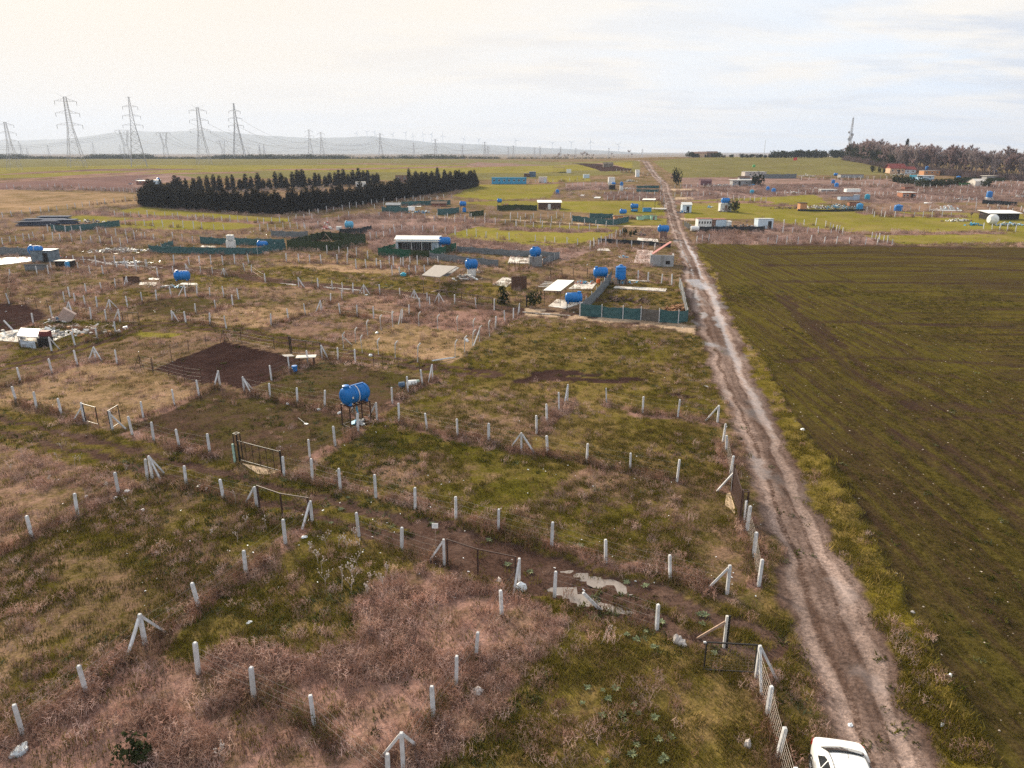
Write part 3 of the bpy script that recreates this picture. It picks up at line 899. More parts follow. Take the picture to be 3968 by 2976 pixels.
def build_ground():
    def lines(core, step, g1, lim1, g2, lim2):
        v, s = [core], step
        while v[-1] < lim1:
            v.append(v[-1] + max(step, g1 * (v[-1] - core * 0)))
        while v[-1] < lim2:
            v.append(v[-1] + g2 * v[-1])
        return v
    ys = [-120, -60, -20, 0, 5] + list(np.arange(9, 14, .5)) + lines(14, .3, .0078, 1100, .035, 9500)
    ys = np.array(ys)
    xp = lines(34, .34, .0105, 900, .06, 9500)
    core = np.arange(-33.8, 34, .34)
    xs = np.concatenate([-np.array(xp[::-1]), core, np.array(xp)])
    nx, ny = len(xs), len(ys)
    X, Y = np.meshgrid(xs, ys)
    x, y = X.ravel(), Y.ravel()
    F = fields(x, y)
    t, reg, sink, wet, damp, q = F
    z = zfull(x, y, F)
    Z = z.reshape(ny, nx)
    gx = np.gradient(Z, xs, axis=1)
    gy = np.gradient(Z, ys, axis=0)
    nor = np.stack([-gx, -gy, np.ones_like(gx)], -1).reshape(-1, 3)
    nor /= np.linalg.norm(nor, axis=1)[:, None]
    big = fbm(x, y, 18, 81, 3)
    mid = fbm(x, y, 3.5, 83, 3)
    tone = (.80 + .40 * big) * (.82 + .36 * mid)
    ca = _TA[t] * tone[:, None]
    cb = _TB[t] * tone[:, None]
    share = np.clip(_TS[t] + 1.5 * (fbm(x, y, 7, 85, 3) - .5) * ((t != TI['road']) & (t != TI['soil']) & (t != TI['crop'])) + .7 * (fbm(x, y, 1.3, 87, 2) - .5), 0, 1)
    fd = np.array(FIELD)[1:11]
    hx = np.interp(y, fd[::-1][np.argsort(fd[::-1][:, 1])][:, 1], fd[::-1][np.argsort(fd[::-1][:, 1])][:, 0])
    headl = sstep(26, 18, x - hx + 3 * (vnoise(x, y, 9, 91) - .5))
    bare = (t == TI['crop']) & (fbm(x * .35, y * 1.0, 9, 93, 3) > .60)
    ca[bare] = ca[bare] * .5 + np.array(TYPES['soil'][0]) * .6
    cr = t == TI['crop']
    thin = (sstep(85, 30, y) * .68 * (.6 + .6 * fbm(x, y, 12, 94, 2)))[:, None]
    ca[cr] = (ca * (1 - thin) + np.array((.036, .023, .015)) * thin)[cr]
    cb[cr] = (cb * (1 - .35 * thin))[cr]
    g = sstep(.35, .6, fbm(x, y * .4, 14, 95, 3))[:, None]
    ca[cr] = (ca * (1 - .5 * g) + .5 * g * np.array((.068, .062, .008)))[cr]
    r_ = t == TI['road']
    dk = sstep(.48, .60, fbm(x, y * .30, 2.2, 97, 3))
    edge_b = sstep(.70, 1.0, np.abs(q))
    mid_b = np.exp(-((q + .02) / .16) ** 2)
    tread = np.exp(-((q + .42 - .1 * np.sin(y / 9.0)) / .07) ** 2) * sstep(.35, .55, vnoise(x, y, 3.0, 99))
    tread = np.maximum(tread, np.exp(-((q - .14 - .08 * np.sin(y / 11.0)) / .05) ** 2) * sstep(.3, .5, vnoise(x, y, 4.0, 98)))
    tread = tread * (.6 + .8 * vnoise(x, y, .6, 96))
    f = np.clip(dk * .5 + edge_b * .75 + mid_b * .35 + tread * .95, 0, 1)[:, None]
    pale_ = (np.exp(-((q - .42) / .20) ** 2) + np.exp(-((q + .62) / .18) ** 2))[:, None] * .55
    ca[r_] = (ca * (1 + pale_))[r_]
    ca[r_] = (ca * (1 - f) + np.array((.088, .054, .041)) * f)[r_]
    cb[r_] = (cb * (1 - .6 * f))[r_]
    wetv = np.clip(wet + .0, 0, 1)
    i = (np.arange(ny - 1)[:, None] * nx + np.arange(nx - 1)[None, :]).ravel()
    quads = np.stack([i, i + 1, i + 1 + nx, i + nx], 1)
    fr = np.maximum.reduce([reg[quads[:, k]] * (reg[quads[:, k]] == reg[quads[:, 0]]) for k in range(1)])
    names = {0: 'ground', 1: 'dirt_road', 2: 'crop_field', 3: 'farm_track', 5: 'hill_field', 6: 'bare_soil'}
    for code, nm in names.items():
        fq = quads[fr == code]
        if len(fq) == 0:
            continue
        used, inv = np.unique(fq, return_inverse=True)
        me = bpy.data.meshes.new(nm)
        nv, nf = len(used), len(fq)
        me.vertices.add(nv)
        me.vertices.foreach_set('co', np.stack([x[used], y[used], z[used]], 1).astype(np.float32).ravel())
        me.loops.add(nf * 4)
        me.loops.foreach_set('vertex_index', inv.reshape(-1).astype(np.int32))
        me.polygons.add(nf)
        me.polygons.foreach_set('loop_start', np.arange(0, nf * 4, 4, dtype=np.int32))
        me.update(calc_edges=True)
        me.polygons.foreach_set('use_smooth', np.ones(nf, bool))
        for an, arr in (('ca', ca), ('cb', cb)):
            a = me.attributes.new(an, 'FLOAT_COLOR', 'POINT')
            a.data.foreach_set('color', np.concatenate([arr[used], np.ones((nv, 1))], 1).astype(np.float32).ravel())
        for an, arr in (('share', share), ('wet', wetv), ('crop', headl), ('lat', q)):
            a = me.attributes.new(an, 'FLOAT', 'POINT')
            a.data.foreach_set('value', arr[used].astype(np.float32))
        me.normals_split_custom_set_from_vertices(nor[used].astype(np.float32).tolist())
        o = bpy.data.objects.new(nm, me)
        col.objects.link(o)
        me.materials.append(ground_material(nm + '_surface', crop=(code == 2), road=(code == 1)))
        tag(o, kind='structure')

build_ground()

# ------------------------------------------------------------------ distant hills and the air between

def build_hills():
    prof = [(-1500, 560), (-700, 552), (0, 544), (200, 540), (312, 534), (452, 512), (542, 506), (624, 512), (768, 503), (881, 510), (972, 521), (1136, 530), (1217, 535), (1407, 528), (1452, 527), (1520, 537),
            (1678, 551), (1768, 554), (1904, 561), (2104, 572), (2221, 577), (2397, 585), (2488, 601), (2556, 606), (2700, 611), (3300, 616)]
    xs, zs = [], []
    for px, py in prof:
        p = at_depth(px, py, 7200)
        xs.append(p.x)
        zs.append(p.z)
    gx = np.linspace(xs[0], xs[-1], 420)
    yr = np.array([5400, 5700, 6000, 6300, 6600, 6800, 7000, 7100, 7200, 7300, 7500, 7900, 8600])
    prof_y = np.array([-.05, .06, .2, .4, .62, .76, .9, .96, 1.0, .98, .9, .7, .3])
    rz = np.interp(gx, xs, zs)
    V = []
    for y, k in zip(yr, prof_y):
        n = (fbm(gx, np.full_like(gx, y), 900, 101, 4) - .5) * 60 * min(1, 2.2 * (1 - k)) + (fbm(gx, np.full_like(gx, y), 90, 103, 3) - .5) * 7
        V += list(zip(gx, np.full_like(gx, y), rz * k + n * np.clip(rz / 90, 0, 1) * (k > 0) - 2))
    F = [(j * 420 + i, j * 420 + i + 1, (j + 1) * 420 + i + 1, (j + 1) * 420 + i) for j in range(len(yr) - 1) for i in range(419)]
    me = bpy.data.meshes.new('hills')
    me.from_pydata([tuple(map(float, v)) for v in V], [], F)
    o = bpy.data.objects.new('hills', me)
    col.objects.link(o)
    me.materials.append(mat('hill_scrub', (.05, .06, .055), .95, .35, .004))
    tag(o, kind='structure')

build_hills()

def build_haze():
    x0, x1, y0, y1, z0, z1 = -9400, 9400, -110, 9300, -4, 395
    v = [(x, y, z) for z in (z0, z1) for y in (y0, y1) for x in (x0, x1)]
    f = [(0, 2, 3, 1), (4, 5, 7, 6), (0, 1, 5, 4), (2, 6, 7, 3), (0, 4, 6, 2), (1, 3, 7, 5)]
    me = bpy.data.meshes.new('haze')
    me.from_pydata(v, [], f)
    o = bpy.data.objects.new('haze', me)
    col.objects.link(o)
    m = bpy.data.materials.new('haze_air')
    m.use_nodes = True
    nt = m.node_tree
    nt.nodes.clear()
    pv = nt.nodes.new('ShaderNodeVolumePrincipled')
    pv.inputs['Color'].default_value = (.56, .655, .83, 1)
    pv.inputs['Density'].default_value = HAZE
    pv.inputs['Anisotropy'].default_value = .15
    out = nt.nodes.new('ShaderNodeOutputMaterial')
    nt.links.new(pv.outputs[0], out.inputs['Volume'])
    me.materials.append(m)
    tag(o, kind='stuff')

HAZE = 1.35e-4
build_haze()

# ------------------------------------------------------------------ mesh builder

class MB:
    def __init__(self):
        self.v, self.f = [], []

    def add(self, v, f):
        o = len(self.v)
        self.v += [tuple(map(float, q)) for q in v]
        self.f += [tuple(i + o for i in q) for q in f]
        return self

    def box(self, c, s, rz=0.0, rot=None):
        hx, hy, hz = s[0] / 2, s[1] / 2, s[2] / 2
        M = rot if rot is not None else Matrix.Rotation(rz, 3, 'Z')
        c = Vector(c)
        vs_ = [c + M @ Vector((x * hx, y * hy, z * hz)) for z in (-1, 1) for y in (-1, 1) for x in (-1, 1)]
        return self.add(vs_, [(0, 2, 3, 1), (4, 5, 7, 6), (0, 1, 5, 4), (2, 6, 7, 3), (0, 4, 6, 2), (1, 3, 7, 5)])

    def bar(self, a, b, w, h=None):
        a, b = Vector(a), Vector(b)
        h = h or w
        d = b - a
        q = d.to_track_quat('X', 'Z').to_matrix()
        return self.box((a + b) / 2, (d.length, w, h), rot=q)

    def tube(self, pts, r, n=8, caps=True):
        pts = [Vector(p) for p in pts]
        rs = r if isinstance(r, (list, tuple)) else [r] * len(pts)
        rings = []
        up = Vector((0, 0, 1))
        for i, p in enumerate(pts):
            d = (pts[min(i + 1, len(pts) - 1)] - pts[max(i - 1, 0)]).normalized()
            a = d.cross(up)
            if a.length < 1e-3:
                a = d.cross(Vector((1, 0, 0)))
            a.normalize()
            b = d.cross(a)
            rings.append([p + (a * math.cos(t) + b * math.sin(t)) * rs[i] for t in (2 * math.pi * k / n for k in range(n))])
        v = [q for g in rings for q in g]
        f = [(i * n + k, i * n + (k + 1) % n, (i + 1) * n + (k + 1) % n, (i + 1) * n + k) for i in range(len(pts) - 1) for k in range(n)]
        if caps:
            f += [tuple(range(n - 1, -1, -1)), tuple((len(pts) - 1) * n + k for k in range(n))]
        return self.add(v, f)

    def lathe(self, prof, n=20, axis='Z', c=(0, 0, 0)):
        v = []
        for r, z in prof:
            for k in range(n):
                t = 2 * math.pi * k / n
                p = (r * math.cos(t), r * math.sin(t), z)
                if axis == 'X':
                    p = (z, r * math.cos(t), r * math.sin(t))
                v.append((p[0] + c[0], p[1] + c[1], p[2] + c[2]))
        m = len(prof)
        f = [(i * n + k, i * n + (k + 1) % n, (i + 1) * n + (k + 1) % n, (i + 1) * n + k) for i in range(m - 1) for k in range(n)]
        f += [tuple(range(n - 1, -1, -1)), tuple((m - 1) * n + k for k in range(n))]
        return self.add(v, f)

    def mesh(self, name, m=None, smooth=False):
        me = bpy.data.meshes.new(name)
        me.from_pydata(self.v, [], self.f)
        if m:
            me.materials.append(m)
        if smooth:
            me.polygons.foreach_set('use_smooth', [True] * len(me.polygons))
            me.set_sharp_from_angle(angle=R(40))
        me.update()
        return me

    def build(self, name, m, parent=None, loc=None, smooth=False):
        o = bpy.data.objects.new(name, self.mesh(name, m, smooth))
        col.objects.link(o)
        if parent is not None:
            o.parent = parent
        if loc is not None:
            o.location = loc
        return o

def inst(name, me, parent=None, loc=(0, 0, 0), rot=(0, 0, 0), sc=(1, 1, 1)):
    o = bpy.data.objects.new(name, me)
    col.objects.link(o)
    if parent is not None:
        o.parent = parent
    o.location, o.rotation_euler, o.scale = loc, rot, sc
    return o

# ------------------------------------------------------------------ fences
CONC = mat('concrete_post', (.58, .58, .59), .85, .14, 5.0, bump=.3, dirt=(.30, .27, .22), dirt_amt=.5, rand=.12)
RUST = mat('rusty_iron', (.075, .042, .032), .75, .3, 9.0)
WIRE = mat('galvanised_wire', (.30, .29, .27), .55, .1, 5.0, metal=.6)
WOOD = mat('weathered_wood', (.36, .25, .19), .85, .25, 6.0)
BLACKM = mat('black_painted_iron', (.022, .020, .019), .5, .2, 8.0)
BROWNM = mat('brown_painted_iron', (.055, .030, .024), .55, .25, 6.0)

def post_mesh(h, w):
    b = MB()
    v, f = [], []
    hw = w / 2
    for z, s in ((-.25, 1), (h - .05, .96), (h, .70)):
        v += [(-hw * s, -hw * s, z), (hw * s, -hw * s, z), (hw * s, hw * s, z), (-hw * s, hw * s, z)]
    for k in range(2):
        for i in range(4):
            f.append((k * 4 + i, k * 4 + (i + 1) % 4, k * 4 + 4 + (i + 1) % 4, k * 4 + 4 + i))
    f += [(3, 2, 1, 0), (8, 9, 10, 11)]
    return b.add(v, f).mesh('post', CONC)

PH = 1.47
POST = [post_mesh(PH * k, .135) for k in (.97, 1.0, 1.03)]
POST_FAR = [post_mesh(PH * k, .15) for k in (.9, 1.0, 1.1)]
BENT = MB().tube([(0, 0, -.25), (0, 0, 1.45), (.05, 0, 1.62), (.24, 0, 1.86)], .07, 6).mesh('post', mat('pale_new_concrete', (.58, .56, .53), .85, .1, 5.0))
ROD = MB().tube([(0, 0, -.2), (0, 0, 1.45)], .03, 5).mesh('post', RUST)
ROD_FAR = MB().tube([(0, 0, -.2), (0, 0, 1.4)], .05, 5).mesh('post', RUST)

def jit(a):
    return random.uniform(-a, a)

def brace_to(post, pw, foot, h, w, m):
    """A raking strut from the ground at FOOT up to the head of the post standing at PW; a part of the post."""
    b = MB().bar(foot - pw, Vector((0, 0, h)) + (foot - pw).normalized() * .06, w)
    o = b.build('brace', m, post)
    return o

def strands(pts, heights, r, sag=.02):
    b = MB()
    for h in heights:
        for p, q in zip(pts[:-1], pts[1:]):
            a, c = p + Vector((0, 0, h)), q + Vector((0, 0, h))
            m = (a + c) / 2 - Vector((0, 0, sag + abs(jit(.02))))
            b.tube([a, m, c], r, 3, caps=False)
    return b

def build_fence(label, style, spec, wires):
    ps = parse_posts(spec)
    W = GS([p for p, f in ps])
    root = empty('fence', W[0], 0, label, 'fence', 'post and wire fences between the plots')
    for i, (w, (_, fl)) in enumerate(zip(W, ps)):
        if style == 'concrete':
            me, h, bw, bm = random.choice(POST), PH, .095, CONC
        elif style == 'bent':
            me, h, bw, bm = BENT, 1.4, .10, BENT.materials[0]
        else:
            me, h, bw, bm = ROD, 1.4, .035, RUST
        rz = random.choice((0, .4, -.3)) + jit(.2)
        tilt = (random.gauss(0, .04), random.gauss(0, .04))
        if 'L' in fl:
            tilt = (R(8), R(-38))
        nb = [W[j] for j in (i - 1, i + 1) if 0 <= j < len(W)]
        if style == 'bent':
            rz = math.pi * .1 + jit(.2)
        o = inst('post', me, root, w - W[0], (tilt[0], tilt[1], rz), (random.uniform(.9, 1.12), random.uniform(.9, 1.12), random.uniform(.92, 1.06)))
        if 'c' in fl or 's' in fl:
            o.rotation_euler = (0, 0, 0)
            dirs = [(q - w).normalized() for q in nb]
            if len(dirs) == 1 and 'c' in fl and style != 'rusty' and i == 0:
                dirs.append(Vector((-dirs[0].y, dirs[0].x, 0)))
            if style == 'rusty' and len(dirs) == 1:
                dirs.append(Vector((dirs[0].y, -dirs[0].x, 0)))
            for d in dirs[:1] if 's' in fl else dirs:
                L = 1.9 if 's' in fl else (.95 if style == 'concrete' else .7)
                foot = w + d * L
                foot.z = gz(foot.x, foot.y) - .1
                brace_to(o, w, foot, h * .92, bw, bm)
    if wires:
        hs = {1: (.5, 1.2), 2: (.25, .6, .95, 1.3), 3: (.1, .3, .5, .7, .9, 1.1, 1.3)}[wires]
        near = min(w.y for w in W)
        b = strands(W, hs, .0028 if near < 60 else .004)
        if wires == 3:
            for p, q in zip(W[:-1], W[1:]):
                n = int((q - p).length / .3)
                for k in range(1, n):
                    a = p.lerp(q, k / n)
                    b.tube([a + Vector((0, 0, .05)), a + Vector((0, 0, 1.3))], .0022, 3, caps=False)
        b.v = [tuple(Vector(v) - W[0]) for v in b.v]
        b.build('wire', WIRE, root)

for a in FENCES:
    build_fence(*a)

def build_far_fence(label, ends, n):
    (x0, y0), (x1, y1) = ends
    a, b = GS(ends)
    root = empty('fence', a, 0, label, 'fence', 'far rows of pale fence posts')
    dark = 'stakes' in label or 'dark' in label.split()[0]
    for k in range(n):
        t = (k + jit(.12)) / max(1, n - 1) if 0 < k < n - 1 else k / max(1, n - 1)
        p = a.lerp(b, t)
        p.x += jit(.15)
        p.y += jit(.25)
        p.z = gz(p.x, p.y)
        o = inst('post', ROD_FAR if dark else random.choice(POST_FAR), root, p - a, (jit(.06), jit(.06), jit(.6)), (1.1, 1.1, random.uniform(1.0, 1.3)))

for a in FAR_FENCES:
    build_far_fence(*a)

# ------------------------------------------------------------------ gates, rails and loose struts near the camera

def gate_frame(name, label, corners, posts=(), mid=0, bar=.05, m=BLACKM, extra=None, spikes=False, post_h=None, cat='gate', lattice=None, bottom=True):
    """A framed gate leaf between two ground points A and B (world), with uprights."""
    a, b, z0, z1 = corners
    root = empty(name, a, 0, label, cat)
    d = b - a
    fr = MB()
    up = Vector((0, 0, 1))
    fr.bar(up * z0, up * z1, bar)
    fr.bar(d + up * z0, d + up * z1, bar)
    fr.bar(up * (z1 - bar / 2) + d.normalized() * bar / 2, d + up * (z1 - bar / 2) - d.normalized() * bar / 2, bar * .94)
    if bottom:
        fr.bar(up * (z0 + bar / 2) + d.normalized() * bar / 2, d + up * (z0 + bar / 2) - d.normalized() * bar / 2, bar * .94)
    fr.build('frame', m, root)
    if mid:
        me = MB().bar((0, 0, z0 + bar), (0, 0, z1 - bar), bar * .55).mesh('bar', m)
        for k in range(1, mid + 1):
            inst('bar', me, root, d * (k / (mid + 1)))
    if spikes:
        s = MB()
        for k in range(12):
            s.bar(d * ((k + .5) / 12) + up * z1, d * ((k + .5) / 12) + up * (z1 + .12), .015)
        s.build('spikes', m, root)
    for off, h, w in posts:
        MB().bar(d * off + Vector((0, 0, -.2)), d * off + Vector((0, 0, h)), w).build('gate_post', m, root)
    return root

def P(px, py):
    return G(px, py)

def rail_gate(label, pix):
    pts = GS(pix)
    root = empty('rail_gate', pts[0], 0, label, 'gate', 'open rail gateways on the near track')
    for p in pts:
        MB().bar(p - pts[0] + Vector((0, 0, -.2)), p - pts[0] + Vector((0, 0, 1.5)), .085).build('gate_post', BROWNM, root)
    for p, q in zip(pts[:-1], pts[1:]):
        d = (q - p).normalized() * .045
        MB().bar(p - pts[0] + Vector((0, 0, 1.47)) + d, q - pts[0] + Vector((0, 0, 1.47)) - d, .05).build('rail', BROWNM, root)

rail_gate('brown rail gateway at the left corner of the near track, topped by one rail', S('j', 15, 820, 212, 890, 445, 930))
rail_gate('brown rail gateway left of the puddles with a small white sign beside it', S('j', 1625, 1285, 1885, 1370, 2205, 1435))

def build_gates():
    up = Vector((0, 0, 1))
    a, b = P(932, 1790), P(1094, 1838)
    g = gate_frame('picket_gate', 'black barred gate with a boxed iron post at the dug tank plot', (a, b, .12, 1.55), posts=((1.0, 1.62, .09),), mid=5)
    d = (b - a).normalized()
    s = Vector((-d.y, d.x, 0))
    bx = MB()
    for i in (0, 1):
        for j in (0, 1):
            p = -d * (.10 + .32 * i) + s * (.3 * j)
            bx.bar(p - up * .2, p + up * 1.95, .05)
    for q0, q1 in (((.10, 0), (.42, 0)), ((.42, 0), (.42, .3)), ((.42, .3), (.10, .3)), ((.10, .3), (.10, 0))):
        bx.bar(-d * q0[0] + s * q0[1] + up * 1.97, -d * q1[0] + s * q1[1] + up * 1.97, .05)
    bx.build('box_post', BLACKM, g)
    pg = MB().bar((0, 0, -.2), (0, 0, 1.35), .12)
    o = pg.build('gate_stop', mat('mint_paint', (.35, .50, .42), .7, .2, 5.0), None, a - d * .25 - s * .25)
    o.name = 'marker_post'
    tag(o, 'stout post painted pale mint at the boxed end of the black barred gate', 'post')
    a = P(333, 1634)
    gate_frame('frame_gate', 'left leaf of the open double frame gate at the straw plot', (a, P(382, 1648), .1, 1.55), bar=.05)
    a2, b2 = P(430, 1664), P(468, 1638)
    gate_frame('frame_gate', 'right leaf of the double frame gate, swung inwards to the straw plot', (a2, b2, .1, 1.55), bar=.05)
    for q, lab in ((P(330, 1632), 'concrete gate post carrying the left leaf of the double frame gate'), (P(436, 1663), 'concrete gate post carrying the right leaf of the double frame gate')):
        r = empty('gate_post_with_strut', q, 0, lab, 'gate post')
        inst('post', POST[2], r)
        ft = q + Vector((-1.1 if 'left' in lab else 1.0, .15, 0))
        b = MB().bar(ft - q - up * .1, up * 1.3, .09)
        b.build('strut', CONC, r)
    a, b = P(1131, 1369), P(1244, 1380)
    g = gate_frame('spiked_gate', 'black gate with a spiked top rail beside the dark dug square', (a, b, .15, 1.6), posts=((0, 1.9, .08), (-.05, 1.9, .08), (1.0, 1.6, .08)), mid=3, spikes=True)
    a, b = P(2921, 2612), P(2727, 2598)
    g = gate_frame('black_gate', 'open black frame gate with wire mesh near the parked white car', (a, b, .05, 1.42), bar=.055)
    d = b - a
    w = MB()
    for k in range(1, 16):
        w.tube([d * (k / 16) + up * .08, d * (k / 16) + up * 1.38], .0025, 3, caps=False)
    for k in range(1, 9):
        w.tube([up * (.08 + .15 * k), d + up * (.08 + .15 * k)], .0025, 3, caps=False)
    w.build('wire_mesh', WIRE, g)
    MB().bar(d + up * 1.39, d + d.normalized() * .12 + up * 1.39, .06).build('latch', CONC, g)
    q = P(2805, 2504)
    r = empty('gate_post_with_strut', q, 0, 'half black half white gate post with a pale wooden strut by the track mouth', 'gate post')
    MB().bar((0, 0, -.2), (0, 0, 1.58), .10).build('post', mat('pale_concrete', (.55, .53, .5), .85, .12, 5.0), r)
    MB().bar((.11, 0, -.2), (.11, 0, 1.6), .08).build('iron_upright', BLACKM, r)
    ft = P(2703, 2471)
    MB().bar(ft - q, Vector((-.05, 0, 1.28)), .09).build('strut', WOOD, r)
    a, b = P(2836, 1912), P(2866, 2016)
    g = gate_frame('sheet_gate', 'tall brown board gate facing the dirt road beside a sandy patch', (a, b, .1, 1.75), posts=((0, 1.95, .1), (1.0, 1.95, .1)), m=BROWNM)
    d = b - a
    me = None
    for k in range(11):
        c = d * ((k + .5) / 11)
        bo = MB().box((0, 0, .93), (d.length / 11 * .62, .025, 1.55), math.atan2(d.y, d.x))
        me = me or bo.mesh('plank', BROWNM)
        inst('plank', me, g, c)
    bx = MB()
    s = Vector((-d.y, d.x, 0)).normalized() * .28
    for p in (d * 1.02, d * 1.1, d * 1.02 + s, d * 1.1 + s):
        bx.bar(p - up * .2, p + up * 1.95, .045)
    for p, q2 in ((d * 1.02, d * 1.1), (d * 1.1, d * 1.1 + s), (d * 1.1 + s, d * 1.02 + s), (d * 1.02 + s, d * 1.02)):
        bx.bar(p + up * 1.97, q2 + up * 1.97, .045)
    bx.build('box_post', BROWNM, g)
    q = P(2774, 1905)
    r = MB().bar((0, 0, -.05), P(2834, 1905) - q + up * 1.2, .09).build('raking_strut', CONC, None, q)
    tag(r, 'pale strut raking up to the tall brown board gate by the road', 'strut')
    q = P(2817, 2301)
    q = P(1674, 1402)
    pipe = MB()
    e = P(1738, 1392) - q
    pipe.tube([(0, 0, .12), e + up * .15, e + (P(1775, 1387) - q - e) * .6 + up * .12], .075, 8)
    o = pipe.build('fallen_post', mat('pale_blue_pipe', (.55, .58, .60), .6, .15, 4.0), None, q)
    tag(o, 'fallen bent pale post lying with its concrete foot beside the rutted track', 'post')
    q = P(1689, 2120)
    r = empty('notice_board', q, 0, 'small white notice board fixed beside the brown rail gateway', 'sign')
    MB().bar((0, 0, -.2), (0, 0, 1.25), .035).build('stake', WOOD, r)
    MB().box((0, -.03, 1.42), (.32, .02, .30)).build('board', mat('white_board', (.78, .78, .76), .6, .05, 4.0), r)
    pr = MB()
    for k in range(4):
        pr.box((jit(.02), -.043, 1.52 - k * .055), (.2 - .03 * (k % 2), .004, .018))
    pr.build('print', mat('grey_print', (.35, .38, .42), .7, .05, 4.0), r)
    a, b = P(478, 1250), P(540, 1250)
    g = gate_frame('leaning_gate', 'leaning dark gate frame beside the rubbish yard corner', (a, b, .1, 1.35), bar=.06, m=RUST, mid=2)
    W = GS(S('f', 1420, 300, 1620, 335, 1745, 350, 1880, 375, 2010, 395))
    r = empty('rail_fence', W[0], 0, 'low dark timber rail fence beside the wooden canopy yard', 'fence')
    for w in W:
        MB().bar(w - W[0] - up * .2, w - W[0] + up * .95, .09).build('post', RUST, r)
    for w, v in zip(W[:-1], W[1:]):
        MB().bar(w - W[0] + up * .9, v - W[0] + up * .9, .07).build('rail', RUST, r)
    a, b = P(1919, 1199), P(1968, 1206)
    gate_frame('yard_gate', 'low black iron gate at the end of the muddy cross track', (a, b, .1, 1.4), bar=.05, mid=1)
    a, b = P(1975, 1180), P(2040, 1188)
    gate_frame('yard_gate', 'black iron gate left of the flat canopy on black poles', (a, b, .1, 1.5), bar=.06, mid=2, posts=((1.0, 1.7, .16),))

build_gates()

# ------------------------------------------------------------------ scattered growth (stuff): grass, dry weeds
PROTO = bpy.data.collections.new('growth_sources')      # never linked to the scene

def leaf_mat(name, base=(.1, .1, .03), attr=True, var=.5, trans=.25):
    m, n, l, b = new_mat(name)
    n.remove(b)
    out = [q for q in n if q.type == 'OUTPUT_MATERIAL'][0]
    oi = n.new('ShaderNodeObjectInfo')
    mr = N(n, 'ShaderNodeMapRange')
    mr.inputs['To Min'].default_value = 1 - var
    mr.inputs['To Max'].default_value = 1 + var
    l.new(oi.outputs['Random'], mr.inputs['Value'])
    if attr:
        a = N(n, 'ShaderNodeAttribute', attribute_name='tint', attribute_type='INSTANCER')
        src = a.outputs['Color']
    else:
        a = n.new('ShaderNodeRGB')
        a.outputs[0].default_value = (*base, 1)
        src = a.outputs[0]
    sc = N(n, 'ShaderNodeVectorMath', operation='SCALE')
    l.new(src, sc.inputs[0])
    l.new(mr.outputs[0], sc.inputs['Scale'])
    d = n.new('ShaderNodeBsdfDiffuse')
    t = n.new('ShaderNodeBsdfTranslucent')
    l.new(sc.outputs[0], d.inputs['Color'])
    l.new(sc.outputs[0], t.inputs['Color'])
    mx = n.new('ShaderNodeMixShader')
    mx.inputs[0].default_value = trans
    l.new(d.outputs[0], mx.inputs[1])
    l.new(t.outputs[0], mx.inputs[2])
    l.new(mx.outputs[0], out.inputs['Surface'])
    return m

GRASSM = leaf_mat('grass_blades', var=.35)
DRYM = leaf_mat('dry_stalks', var=.4, trans=.15)

def tuft(rad, n, hmin, hmax, w, lean, m, seed, twig=0.0):
    r = random.Random(seed)
    b = MB()
    for _ in range(n):
        a, q = r.uniform(0, 6.283), rad * math.sqrt(r.random())
        x, y = q * math.cos(a), q * math.sin(a)
        h = r.uniform(hmin, hmax)
        t = r.uniform(0, 6.283)
        ln = lean * r.uniform(.2, 1) * h
        tip = (x + math.cos(t) * ln, y + math.sin(t) * ln, h)
        s = r.uniform(0, 3.14)
        dx, dy = math.cos(s) * w, math.sin(s) * w
        b.add([(x - dx, y - dy, -.03), (x + dx, y + dy, -.03), tip], [(0, 1, 2)])
        if twig and r.random() < twig:
            for _k in range(2):
                f = r.uniform(.4, .8)
                p = Vector((x, y, 0)).lerp(Vector(tip), f)
                u = r.uniform(0, 6.283)
                e = p + Vector((math.cos(u) * .16, math.sin(u) * .16, r.uniform(.02, .16))) * (h / .5)
                b.add([p + Vector((0, 0, -w)), p + Vector((0, 0, w)), e], [(0, 1, 2)])
    me = b.mesh('tuft', m)
    return me

def proto_collection(name, meshes):
    c = bpy.data.collections.new(name)
    for i, me in enumerate(meshes):
        c.objects.link(bpy.data.objects.new('%s_%02d' % (name, i), me))
    return c

